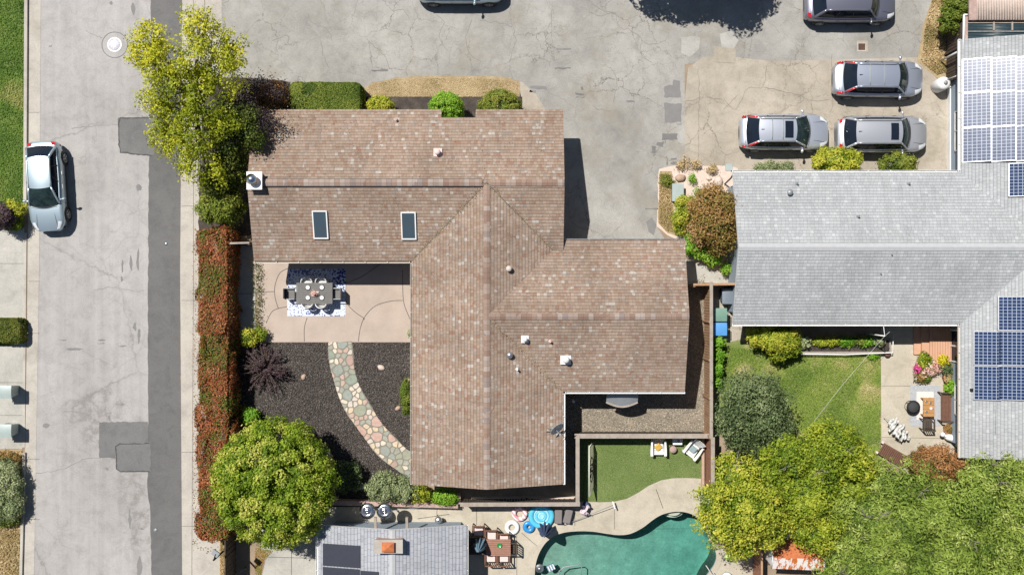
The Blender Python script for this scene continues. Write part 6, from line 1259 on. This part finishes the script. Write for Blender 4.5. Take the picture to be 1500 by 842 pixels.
m = MB(); m.torus((0, 0, .02), .30, .015, 24, 6); [m.tube([(.3 * math.cos(q), .3 * math.sin(q), 0), (.3 * math.cos(q), .3 * math.sin(q), .37)], .014, 5) for q in (.8, 2.4, 3.9, 5.5)]; fp = [o for o in C.objects if o.name.startswith('fire_pit')][0]; m.build('stand', 'black', fp)
slat_table('small teak coffee table set with plates', 1352, 582, 1368.5, 610, 'teak', .45, 'coffee table', 5, .036)
for px, py, nm, r_ in ((1357, 588, 'upper left', .06), (1363, 590, 'upper right', .06), (1364, 598, 'right middle', .09), (1357, 603, 'lower', .06)):
    x, y = G(px, py, .5); p = thing('plate', f'small patterned plate at the {nm} of the teak coffee table', 'plate', (x, y, .487), 0, 'plates on the teak coffee table'); m = MB(); m.lathe([(.001, 0), (r_ * .6, 0), (r_, .02), (r_ * .6, .01), (.001, .01)], n=16); m.build('dish', 'pink' if r_ > .07 else 'metal', p)
t = wood_chair('dark slatted metal armed chair at the end of the teak table', 1359.5, 621, math.pi, None, 'darkwood', .5, None, .03, .8)
x, y = G(1388, 596, .5); t = thing('garden_bench', 'long dark slatted bench with its back to the house wall', 'bench', (x, y, .02), rad(-90)); m = MB()
for k in range(7): m.box(-.72, -.30 + .075 * k, .40, .72, -.24 + .075 * k, .43)
m.build('seat', 'brownwood', t); m = MB()
for k in range(17): q = -.68 + .085 * k; m.bar((q, .26, .45), (q, .36, .88), .05, .02)
m.bar((-.74, .36, .9), (.74, .36, .9), .06, .05); m.build('backrest', 'brownwood', t)
for sx in (-1, 1):
    m = MB(); m.bar((sx * .74, -.34, .62), (sx * .74, .34, .66), .07, .04); m.build('armrest', 'darkwood', t)
    for sy in (-.3, .3): m = MB(); m.bar((sx * .73, sy, 0), (sx * .73, sy, .62), .06); m.build('leg', 'darkwood', t)
def pot(label, px, py, r, h, mat, leafm=None, lh=.35, z=.02, lr=None, tilt=0, leafs=.13):
    x, y = G(px, py, h); t = thing('flower_pot', label, 'plant pot', (x, y, z)); m = MB(); m.lathe([(.001, 0), (r * .7, 0), (r, h * .92), (r * 1.08, h * .92), (r * 1.08, h), (r * .9, h), (r * .88, h - .05), (.001, h - .05)], n=24); m.build('pot', mat, t)
    if leafm: lr = lr or r * 1.2; P_, N_, H_ = crown_pts([(0, 0, h + lh * .35, lr, lr, lh * .5, None)], 2.0, leafs, 2.2, .4); leaf_mesh('plant', P_, N_, leafs, 2.2, leafm, H_, t)
    return t
mt['limefl'] = mt['brightg']
pot('pot of lime green foliage at the left end of the deck step', 1352, 526, .22, .35, 'palestone', 'gold', .4, lr=.4); pot('pot of bright yellow flowers beside the deck', 1378, 527, .2, .35, 'terra', 'yellowfl', .35, lr=.27)
pot('pot of magenta flowers on the left of the flower group', 1344.5, 539, .16, .3, 'terra', 'magenta', .3, lr=.2); pot('pot of pale pink flowers in the middle of the flower group', 1362, 538, .24, .3, 'palestone', 'pinkfl', .35, lr=.4); pot('pot of grey green leaves under the yellow flowers', 1387, 538, .22, .3, 'terra', 'oliveg', .35, lr=.36)
pot('pot of mixed greenery right of the grey green pot', 1397, 537, .2, .25, 'terra', 'orange', .3, lr=.24); pot('pot of olive leaves at the lower left of the flower group', 1349, 549, .2, .25, 'terra', 'orange', .3, lr=.32); pot('small pot of yellowish green leaves nearest the rug corner', 1356, 555, .14, .2, 'terra', 'hgreen', .25, lr=.2)
pot('terracotta pot of bare soil and twigs above the bench', 1390, 554, .25, .45, 'terra', 'drywd', .12, lr=.18, leafs=.08); pot('terracotta pot with spreading bright leaves at the bench end', 1392, 567, .25, .42, 'terra', 'brightg', .4, lr=.36, leafs=.2); pot('wide terracotta bowl of succulents below the bench', 1391, 628, .28, .35, 'terra', 'orange', .12, lr=.24, leafs=.08)
t = thing('garden_ornament', 'small black and white watering can by the flower pots', 'watering can', (*G(1344, 556, .2), .02), rad(20)); m = MB(); m.lathe([(.001, 0), (.10, 0), (.10, .2), (.08, .22), (.001, .2)], n=16); m.build('can_body', 'white', t); m = MB(); m.tube([(-.08, 0, .05), (-.2, 0, .18), (-.26, 0, .26)], .018, 6); m.torus((0, 0, .24), .06, .012, 16, 6); m.build('spout', 'black', t)
def ruffled(label, px, py, rz, s=1.0, n=6):
    x, y = G(px, py, .6); t = thing('folded_parasol', label, 'parasol', (x, y, .02), rz); m = MB()
    for k in range(n): u = k / (n - 1); wk = .42 * s * math.sin(math.pi * (.18 + .70 * u)); xx = -.5 * s + 1.0 * s * u + R.uniform(-.05, .05); wk *= R.uniform(.8, 1.15); oy = R.uniform(-.06, .06); m.grid(lambda a, b_: (xx + .18 * s * a, (2 * b_ - 1) * wk + oy + .04 * math.sin(a * 5 + k), .35 + .5 * (1 - u) * .5 + .12 * math.sin(a * 3.1) + .07 * math.sin(b_ * 9 + k * 2.1)), 4, 14)
    m.build('canopy', 'ruffle', t, solid=.015); m = MB(); m.tube([(-.5 * s, 0, 0), (-.5 * s, 0, .5), (.55 * s, 0, .4)], .025); m.build('pole', 'greymetal', t)
ruffled('larger white ruffled folded parasol beside the lawn edge', 1312, 624, rad(-40)); ruffled('smaller white ruffled folded parasol above the wooden lounger', 1321, 637, rad(-15), .75, 5)
t = thing('garden_statue', 'white rounded garden statue with a small head below the succulent bowl', 'statue', (*G(1390, 640, .35), .02), rad(-12)); m = MB(); m.ball((.12, 0, .32), .27, 18, 10, (1.35, .75, .9)); m.tube([(-.12, 0, .35), (-.32, .06, .5)], .09, 10, .06); m.ball((-.42, .08, .5), .13); m.build('figure', 'fabric', t); m = MB(); m.ball((-.42, .08, .56), .07, 12, 6, (1, 1, .5)); m.build('cap', 'black', t)
t = thing('planter_box', 'small grey planter tub against the house wall beside the statue', 'planter', (*G(1407, 651, .4), .02)); m = MB(); m.lathe([(.001, 0), (.14, 0), (.17, .4), (.15, .4), (.13, .34), (.001, .34)], n=18); m.build('tub', 'bin_grey', t)
x, y = G(1306, 665, .35); t = thing('wooden_lounger', 'weathered slatted wooden lounger half under the rusty shrub', 'lounger', (x, y, .02), rad(-30)); m = MB()
for k in range(15): q = -.62 + .1 * k; m.box(q, -.28, .30, q + .075, .28, .325)
m.build('slats', 'brownwood', t); m = MB(); [m.bar((-.66, sy * .3, .28), (.9, sy * .3, .28), .05) for sy in (-1, 1)]; m.build('frame', 'brownwood', t); [MB().box(sx - .03, sy - .03, 0, sx + .03, sy + .03, .28).build('leg', 'brownwood', t) for sx in (-.55, .75) for sy in (-.27, .27)]
m = MB(); [m.box(-.78, sy - .06, .26, -.66, sy + .06, .38) for sy in (-.3, .3)]; m.build('wheel_cap', 'pink', t)
t = thing('sofa', 'dark cushioned bench in the shade between the deck and house wall', 'bench', (*G(1407, 510, .5), .02)); m = MB(); m.box(-.13, -.55, .0, .13, .55, .45); m.build('seat', 'darkwood', t, bevel=.03); m = MB(); m.box(-.17, -.62, .0, .17, -.565, .6); m.box(-.17, .565, .0, .17, .62, .6); m.build('armrest', 'white', t)
# raised bed and cables
t = thing('raised_bed', 'long narrow raised bed with a white rail south of the grey house', 'raised bed', (*G(1236, 505), 0)); a = G(1170, 517); c_ = G(1300, 497); m = MB(); m.box(a[0], a[1], 0, c_[0], a[1] + .1, .35); m.box(a[0], c_[1], 0, c_[0], c_[1] + .08, .35); m.box(a[0] - .05, a[1], 0, a[0] + .03, c_[1] + .08, .35); m.box(c_[0] - .03, a[1], 0, c_[0] + .05, c_[1] + .08, .35); m.build('bed_edge', 'weath', t, world=True)
m = MB(); m.box(a[0], a[1] + .1, .0, c_[0], c_[1], .28); m.build('soil', 'mulch', t, world=True); m = MB(); m.tube([(a[0], a[1] - .02, .42), ((a[0] + c_[0]) / 2, a[1] - .05, .38), (c_[0] + .1, a[1] + .05, .45), (c_[0] + .12, a[1] + .9, .45)], .035, 6); m.build('rail', 'white', t, world=True)
m = MB(); m.lathe([(.001, 0), (.10, 0), (.17, .2), (.12, .28), (.001, .28)], n=16); o = m.build('clay_jar', 'brownwood'); o.location = (*G(1298, 518), 0.02); tag(o, 'small brown clay jar at the right end of the raised bed', 'jar')
m = MB(); a, c_ = V3(1180, 633, 3.0), V3(1296, 492, 2.7); m.tube([a, a.lerp(c_, .5) + Vector((0, 0, -.25)), c_], .0055, 5); m.tube([V3(1294, 476, 2.5), c_, V3(1303, 486, 2.55)], .018, 5); m.tube([c_, Vector((c_.x, c_.y, 0))], .03, 6); tag(m.build('washing_line', 'fabric'), 'thin pale line slung diagonally across the patchy lawn', 'wire')
for px, py, r_, mm, lb in ((500 - 55, 552, .14, 'stone', 'tan rock left of the flagstone path'), (558.5, 538, .16, 'palestone', 'pale oval rock nearest the patio right of the path'), (583, 597.5, .13, 'stone', 'reddish rock beside the lower end of the clipped shrub'), (599, 556, .10, 'stone', 'orange rock at the top of the wall shrub'), (978 + 18, 261, .22, 'stone', 'large orange brown boulder above the utility cabinet'), (1052, 266, .24, 'palestone', 'pale boulder in the gravelly bed below the lamp post'), (1038, 262, .12, 'palestone', 'small pale rock left of the pale boulder'), (1022, 280, .2, 'palestone', 'pale stepping rock beside the rusty maple')):
    m = MB(); m.ball((0, 0, r_ * .5), r_, 12, 7, (1.25, .9, .75)); k = len(m.v); m.v = [(a * (1 + R.uniform(-.15, .15)), b_ * (1 + R.uniform(-.15, .15)), c_) for a, b_, c_ in m.v]; o = m.build('rock', mm); o.location = (*G(px, py), -.02); o.rotation_euler.z = R.uniform(0, 3); tag(o, lb, 'rock', 'rocks in the planting beds')
disc_thing('sprinkler_cover', 'small grey round cover in the dark mulch by the round tree', 'cover', 529, 713, [('lid', [(.001, .02), (.14, .02), (.14, .06), (.001, .07)], 'greymetal')])
t = thing('ladder', 'short pale garden step in the shade by the south west fence', 'step', (*G(350, 838, .3), 0)); m = MB(); m.bar((-.2, -.1, .25), (.3, .15, .3), .06); m.bar((-.2, -.1, 0), (-.2, -.1, .25), .05); m.bar((.3, .15, 0), (.3, .15, .3), .05); m.build('frame', 'cap', t)
t = thing('gate_post', 'pale capped post under the satellite dish side eave', 'post', (*G(840, 588, .9), 0)); m = MB(); m.box(-.06, -.06, 0, .06, .06, .9); m.build('post', 'fabric', t); m = MB(); m.box(-.45, -.02, .75, .0, .02, .85); m.build('rail', 'cap', t)

# ================================================================== TREES AND PLANTS
plant('street_tree', 'airy yellow green street tree leaning over the road at the top left', 'tree', [(222, 55, 5.2, 26, .8, .75), (212, 80, 5.0, 24, .8, .8), (240, 95, 5.2, 34, 1.0, .7), (292, 38, 5.0, 26, .8, .7), (318, 62, 5.0, 26, .8, .65), (345, 80, 4.8, 22, .7, .6), (288, 88, 5.4, 32, 1.0, .6), (325, 110, 4.8, 30, .9, .55), (262, 130, 5.2, 36, 1.1, .45), (232, 150, 4.8, 24, .8, .6), (300, 150, 5.0, 34, 1.0, .35), (258, 175, 4.8, 28, .9, .4), (236, 200, 4.5, 20, .7, .6), (290, 195, 4.6, 32, 1.0, .35), (262, 225, 4.3, 26, .8, .6), (300, 240, 4.2, 32, .9, .5), (330, 175, 4.6, 24, .8, .3)],
      'yg', .12, 1.7, 1.05, .22, base=G(305, 165), trunk=.17, core=.07, jit=1.0, crown='crown', zmin=-.6, limbs=9, fray=.085, drop=.30, zj=.4)
plant('evergreen_tree', 'dark olive green tree between the street tree and the metal chimney', 'tree', [(335, 205, 3.4, 30, 1.0, .4), (358, 180, 3.7, 26, .8, .35), (340, 240, 3.1, 24, .9, .5), (372, 200, 3.9, 18, .5, .2), (315, 262, 2.8, 22, .8, .6), (352, 262, 2.4, 14, .7, .3)], 'olive', .13, 1.7, 1.5, .34, base=G(340, 225), trunk=.12, crown='crown', fray=.10, drop=.25)
plant('evergreen_shrub', 'glossy green shrub above the top end of the red hedge', 'shrub', [(325, 295, 1.9, 28, .8, .75), (312, 306, 1.6, 22, .7, .7), (342, 308, 1.4, 18, .6, .5), (330, 275, 1.8, 20, .6, .6)], 'hgreen', .13, 1.8, 2.0, .32, trunk=.07)
plant('plum_tree', 'dark purple leaved tree overhanging the north west roof corner', 'tree', [(362, 134, 3.2, 18, .6), (382, 126, 3.2, 17, .5), (408, 134, 3.1, 13, .4), (352, 148, 3.2, 18, .6), (390, 184, 4.0, 15, .3), (404, 176, 3.9, 8, .2), (380, 170, 3.8, 14, .4)], 'plum', .13, 2.6, .38, .35, base=G(368, 158), trunk=.09, core=.1, jit=.8, crown='crown', fray=.16)
plant('rounded_shrub', 'rounded green shrub with rusty tips beside the long clipped hedge', 'shrub', [(399, 146, 1.4, 24, .8, .5)], 'rust_leaf', .10, 1.8, 2.6, .22)
hedge_box('clipped_hedge', 'long clipped green hedge on the north side of the brown roofed house', (424, 120, 531, 172), 1.6, 'hgreen', .085, 2.2, 3.0, .03, round_=.4)
plant('rounded_shrub', 'small yellow green shrub just right of the long clipped hedge', 'shrub', [(558, 154, .8, 20, .55, .9, 12)], 'gold', .09, 1.8, 2.4, .2)
plant('rounded_shrub', 'clipped green ball filling the notch in the brown roof eave', 'shrub', [(654, 154, 1.3, 23, .85, .75, 17), (663, 163, 1.2, 15, .75, .75)], 'brightg', .08, 1.8, 3.0, .16, jit=.05)
plant('rounded_shrub', 'clipped green dome at the north east corner of the brown roof', 'shrub', [(732, 158, 1.2, 30, .95, .75, 24)], 'hgreen', .08, 1.8, 3.0, .14, jit=.05)
def hedgehue(x, y):
    px = 750 + x * 29; py = 421 - y * 29; h = .60 + .09 * np.sin(px * .21 + 3 * np.sin(py * .045)) + .10 * np.sin(py * .07 + 2 * np.sin(px * .11) + 1) + .10 * np.sin(px * .5 + py * .37) + .20 * rng.normal(size=len(x)) + .02
    for cx_, cy_, r_ in ((303, 415, 24), (320, 400, 14), (312, 515, 26), (300, 580, 12), (335, 590, 14), (330, 680, 22), (305, 722, 12), (325, 755, 26), (318, 640, 10), (300, 345, 10)): h = np.where((px - cx_) ** 2 + (py - cy_) ** 2 < r_ * r_ * rng.uniform(.1, 1.5, len(x)), .08 + .34 * rng.random(len(x)), h)
    return np.clip(h, 0, 1)
hedge_box('red_hedge', 'long red tipped hedge between the pavement and the garden fence', (291, 334, 339, 792), 2.0, 'red', .11, 2.4, 1.9, .15, hedgehue, round_=.35)
plant('round_tree', 'large dense bright green round tree over the south west garden corner', 'tree', [(403, 708, 2.9, 86, 2.0, None, 90)], 'round', .115, 1.6, 2.6, .085, base=G(430, 688), trunk=.18, crown='crown', core=.4, jit=.14, limbs=14, fray=.05)
spiky('purple_shrub', 'spiky smoke purple shrub in the dark bark bed', 386, 542, .8, 36, .8, 'plumlt', 95, .10)
plant('small_shrub', 'little yellow green shrub in the shade at the patio corner', 'shrub', [(365, 494, .7, 12, .4, .9), (380, 490, .4, 10, .3, .4)], 'gold', .1, 1.8, 1.8, .3)
plant('creeper', 'thin creeper fringing the shaded west edge of the patio', 'creeper', [(378, y, .15, 5 + (y % 3), .15, .4, 9) for y in range(388, 480, 13)], 'olive', .08, 1.8, .28, .5, trunk=0, fray=.08)
plant('small_shrub', 'little round fresh green shrub below the purple shrub', 'shrub', [(367, 609, .5, 12, .35, .6)], 'brightg', .09, 1.8, 2.2, .25)
plant('wall_shrub', 'narrow clipped shrub against the east wall of the bark bed', 'shrub', [(597, 580, .9, 10, .7, .4, 25)], 'hgreen', .08, 2.0, 2.2, .2)
plant('rose_plant', 'small white flowered plant at the patio east edge', 'plant', [(601, 488, .4, 4, .2, .9, 7)], 'greyg', .07, 1.6, 1.0, .4)
plant('border_shrub', 'grey green bushy shrub in the border above the patio heaters', 'shrub', [(560, 712, 1.2, 24, .6, .5, 20), (590, 716, 1.1, 22, .5, .5, 18)], 'greyg', .09, 1.8, 2.6, .22)
plant('border_shrub', 'golden green shrub in the middle of the shrub border', 'shrub', [(614, 722, .9, 16, .45, .8, 13)], 'gold', .10, 1.8, 2.2, .25)
plant('border_shrub', 'vivid green low shrub at the east end of the shrub border', 'shrub', [(650, 727, .7, 19, .4, .75, 12)], 'brightg', .10, 2.2, 2.6, .22)
plant('shade_shrub', 'dark shrub in the shadow of the round tree', 'shrub', [(508, 700, .9, 22, .6, .3)], 'oliveg', .1, 1.8, 1.8, .3)
# left verge
plant('purple_shrub', 'dull purple leaved shrub at the left edge above the driveway', 'shrub', [(3, 318, 1.0, 18, .7, .7)], 'plumlt', .10, 2, 2.4, .25); plant('small_shrub', 'yellow green shrub between the purple shrub and the hatchback', 'shrub', [(24, 306, .7, 14, .5, .9), (20, 325, .5, 12, .4, .3)], 'gold', .1, 2, 2.2, .3)
hedge_box('clipped_hedge', 'clipped low hedge on the island between the two left driveways', (-40, 466, 33, 503), .75, 'olive', .09, 2, 2.4, .03, round_=.3)
plant('dry_shrub', 'silvery grey green shrub spilling over the left kerb', 'shrub', [(2, 700, .7, 26, .5, .6), (20, 715, .6, 17, .4, .6), (5, 735, .6, 28, .5, .5), (22, 742, .5, 15, .4, .5), (15, 695, .4, 14, .3, .6)], 'greyg', .10, 2, 2.2, .3); plant('dry_shrub', 'dark green tuft below the silvery shrub at the left kerb', 'shrub', [(12, 763, .3, 18, .25, .5, 9)], 'hgreen', .10, 3, 1.6, .35)
plant('dry_shrub', 'rusty dried shrub just below the second left wheelie bin', 'shrub', [(8, 673, .35, 22, .25, .6, 12)], 'orange', .09, 2.4, 1.2, .35)
# middle garden
plant('maple_tree', 'rusty orange maple crowding the corner of the grey house', 'tree', [(1044, 300, 2.4, 30, .7, .55), (1052, 330, 2.4, 27, .8, .6), (1028, 305, 2.0, 18, .6, .7), (1030, 338, 1.5, 20, .7, .95), (1062, 300, 2.6, 16, .5, .4), (1056, 352, 1.8, 18, .7, .5)], 'orange', .13, 2.4, 1.7, .30, base=G(1044, 322), trunk=.09, crown='crown', jit=.5, core=.3, fray=.12)
plant('small_shrub', 'yellow green shrub below the grey utility cabinet', 'shrub', [(1004, 300, .8, 14, .5, .85), (997, 318, .7, 13, .5, .8), (1010, 316, .5, 12, .4, .6), (996, 335, .4, 9, .3, .7)], 'gold', .10, 2.2, 2.0, .3)
plant('leafy_shrub', 'fresh green leafy shrub below the rusty maple', 'shrub', [(1018, 362, .7, 15, .45, .6), (1034, 366, .7, 17, .45, .7), (1045, 378, .5, 12, .35, .6), (1014, 350, .5, 10, .3, .6)], 'brightg', .14, 2.4, 2.2, .28); plant('leafy_shrub', 'little green shrub against the west wall of the grey house', 'shrub', [(1066, 393, .4, 9, .3, .7)], 'brightg', .12, 2.2, 2.0, .3)
for i, (px, py, r_, mm, lb) in enumerate(((977, 264, 11, 'hgreen', 'olive tuft at the north corner of the driveway bed'), (1015, 262, 7, 'brightg', 'small dark green tuft beside the orange boulder'), (1022, 281, 5, 'brightg', 'tiny green tuft left of the maple'), (1002, 240, 9, 'drywd', 'straw coloured tuft on the bed edge by the driveway'), (1021, 240, 7, 'drywd', 'straw coloured tuft nearest the parking pad line'), (1043, 248, 8, 'drywd', 'straw coloured tuft left of the lamp post'))):
    plant('grass_tuft', lb, 'plant', [(px, py, .2, r_, .22, .6)], mm, .13, 4, .8, .6, trunk=.01, core=.1, fray=.05, group='tufts in the corner garden bed')
# front of grey house
plant('rounded_shrub', 'round yellow green bush between the two nearest silver cars', 'shrub', [(1224, 237, 1.3, 34, .9, .85, 20)], 'gold', .11, 1.8, 2.6, .2); plant('rounded_shrub', 'smaller round bush in front of the right hand silver car', 'shrub', [(1315, 242, 1.1, 27, .8, .7, 17)], 'hgreen', .10, 1.8, 2.6, .2); plant('flowering_shrub', 'low pale flowered plants under the near left estate car', 'plant', [(1112, 247, .5, 9, .35, .6, 8), (1130, 246, .5, 12, .35, .6, 9), (1150, 246, .5, 13, .35, .5, 9)], 'greyg', .11, 3.5, 1.5, .35)
plant('leafy_shrub', 'dense green shrub at the top right beside the lean-to', 'shrub', [(1400, 10, 1.7, 20, .8, .6), (1392, 30, 1.5, 16, .7, .6), (1408, -15, 1.7, 18, .8, .5), (1386, 38, 1.0, 10, .5, .3)], 'hgreen', .11, 1.9, 2.2, .28)
# east yard
plant('flowering_shrub', 'yellow flowered bush by the gutter of the grey house', 'shrub', [(1110, 492, 1.1, 16, .5, .85), (1130, 495, 1.3, 20, .6, .8), (1150, 495, 1.2, 20, .6, .7), (1158, 508, 1.0, 14, .5, .3), (1140, 512, 1.0, 18, .5, .4)], 'gold', .15, 2.8, 1.9, .28, jit=.5); plant('leafy_shrub', 'pale cabbage like plant at the left end of the raised bed', 'plant', [(1177, 500, .6, 9, .3, .6)], 'greyg', .14, 1.4, 2, .35)
for px, r_, mm, lb in ((1203, 13, 'gold', 'yellowish low plants at the left of the raised bed'), (1220, 9, 'gold', 'yellow leaved plant left of the middle of the raised bed'), (1240, 11, 'brightg', 'bushy green plant in the middle of the raised bed'), (1258, 9, 'hgreen', 'olive green plant right of the raised bed middle'), (1270, 10, 'brightg', 'fresh green plant near the right end of the raised bed'), (1286, 8, 'greyg', 'greyish plant at the right end of the raised bed')):
    plant('bed_plant', lb, 'plant', [(px, 500, .5, r_, .25, .6, 7)], mm, .11, 2.2, 1.8, .35, trunk=.01, group='plants in the raised bed', core=.5)
plant('bed_plant', 'small green weed on the lawn edge below the raised bed', 'plant', [(1279, 521, .2, 9, .2, .5, 6)], 'brightg', .1, 2.2, 1.4, .35, trunk=.01)
plant('creeper', 'green climber along the east foot of the board fence', 'creeper', [(1052, 503, .7, 8, .5, .8, 8), (1053, 520, .7, 8, .5, .6, 10), (1052, 540, .7, 7, .5, .5, 12), (1050, 560, .6, 7, .5, .4, 12)], 'brightg', .13, 1.8, 1.6, .35)
plant('olive_tree', 'grey green olive like tree at the west end of the back lawn', 'tree', [(1100, 592, 3.0, 42, 1.0, .55), (1075, 610, 2.8, 28, .9, .5), (1128, 605, 2.9, 34, .9, .5), (1100, 625, 2.8, 38, .9, .45), (1140, 630, 2.6, 22, .7, .4), (1080, 632, 2.6, 26, .8, .5), (1118, 575, 2.9, 26, .8, .6)], 'oliveg', .12, 1.9, 1.3, .26, base=G(1105, 608), trunk=.12, crown='crown', fray=.08, jit=.8, drop=.2, zj=.3)
G_ = lambda *a: a
plant('golden_tree', 'golden yellow green tree hanging over the right end of the pool', 'tree', [(1048, 735, 4.2, 28, .8, .8), (1080, 700, 4.2, 36, 1.0, .7), (1062, 770, 4.2, 34, 1.0, .85), (1100, 745, 4.8, 42, 1.2, .7), (1125, 700, 4.4, 36, 1.0, .5), (1130, 765, 4.3, 34, 1.0, .75), (1085, 790, 3.8, 26, .8, .85)], 'gold', .14, 1.9, 1.8, .22, base=G(1105, 728), trunk=.2, crown='crown', jit=.6, fray=.085, drop=.25, zj=.45, core=.55, twigs=3)
plant('golden_tree', 'yellow green tree with darker upper crown north of the rusty shed', 'tree', [(1185, 725, 4.6, 44, 1.2, .55), (1155, 670, 4.2, 30, .9, .35), (1205, 680, 4.6, 42, 1.1, .4), (1220, 648, 4.2, 36, 1.0, .5), (1245, 680, 4.4, 34, 1.0, .65), (1195, 775, 4.2, 34, 1.0, .6), (1225, 755, 4.2, 32, 1.0, .5), (1250, 715, 4.3, 30, .9, .45)], 'gold', .14, 1.9, 1.8, .22, base=G(1195, 715), trunk=.2, crown='crown', jit=.6, fray=.085, drop=.25, zj=.45, core=.55, twigs=3)
plant('feathery_tree', 'soft feathery green tree below the wooden lounger', 'tree', [(1292, 714, 3.8, 32, 1.0, .6), (1330, 730, 4.6, 44, 1.2, .6), (1275, 755, 4.6, 44, 1.2, .65), (1325, 775, 4.8, 44, 1.2, .5), (1260, 795, 4.3, 38, 1.1, .6)], 'conif', .19, 3.4, 1.6, .22, base=G(1295, 750), trunk=.22, crown='crown', jit=.8, fray=.09, drop=.28, zj=.5, core=.6, twigs=7)
plant('feathery_tree', 'feathery green tree between the rusty shrub and the right edge', 'tree', [(1405, 730, 3.8, 36, 1.0, .55), (1445, 704, 4.0, 34, 1.0, .7), (1425, 745, 4.8, 46, 1.3, .55), (1375, 760, 4.8, 42, 1.2, .55), (1485, 700, 4.0, 34, 1.0, .75), (1480, 745, 4.4, 42, 1.2, .7)], 'conif', .19, 3.4, 1.6, .22, base=G(1425, 735), trunk=.22, crown='crown', jit=.8, fray=.09, drop=.28, zj=.5, core=.6, twigs=7)
plant('feathery_tree', 'feathery green tree at the bottom edge right of the shed', 'tree', [(1235, 830, 4.2, 32, 1.0, .6), (1285, 835, 4.6, 44, 1.2, .55), (1345, 825, 5.0, 48, 1.3, .5), (1320, 870, 4.6, 50, 1.2, .5), (1250, 880, 4.2, 40, 1.0, .5)], 'conif', .19, 3.4, 1.6, .22, base=G(1300, 850), trunk=.22, crown='crown', jit=.8, fray=.09, drop=.28, zj=.5, core=.6, twigs=7)
plant('feathery_tree', 'feathery green tree filling the bottom right corner', 'tree', [(1400, 810, 5.0, 48, 1.3, .55), (1450, 800, 4.8, 44, 1.2, .6), (1500, 800, 4.6, 46, 1.2, .6), (1410, 860, 4.6, 50, 1.2, .5), (1480, 860, 4.6, 50, 1.2, .55)], 'conif', .19, 3.4, 1.6, .22, base=G(1450, 830), trunk=.22, crown='crown', jit=.8, fray=.09, drop=.28, zj=.5, core=.6, twigs=7)
plant('rust_shrub', 'rusty brown shrub overlapping the wooden lounger', 'shrub', [(1352, 676, 1.5, 21, .6, .55), (1376, 680, 1.9, 25, .7, .75), (1400, 685, 1.6, 18, .6, .85), (1338, 672, 1.1, 11, .4, .4)], 'rust_leaf', .12, 2.2, 2.0, .25, jit=.5)
plant('leafy_shrub', 'green plants under the south eave of the solar roofed wing', 'shrub', [(1440, 683, 1.4, 14, .5, .6, 8), (1470, 684, 1.2, 14, .4, .6, 8)], 'brightg', .12, 1.9, 1.6, .35)
plant('shade_tree', 'big tree beyond the top edge that throws the shadow on the driveway', 'tree', [(994, -140, 5, 60, 1.6), (940, -120, 4.6, 50, 1.4), (1050, -120, 5, 55, 1.5), (1085, -135, 4.8, 45, 1.3), (1000, -100, 4.2, 40, 1.0), (1020, -170, 5.5, 55, 1.5)], 'olive', .22, 1.6, 1.5, .28, base=G(1010, -130), trunk=.25, crown='crown')
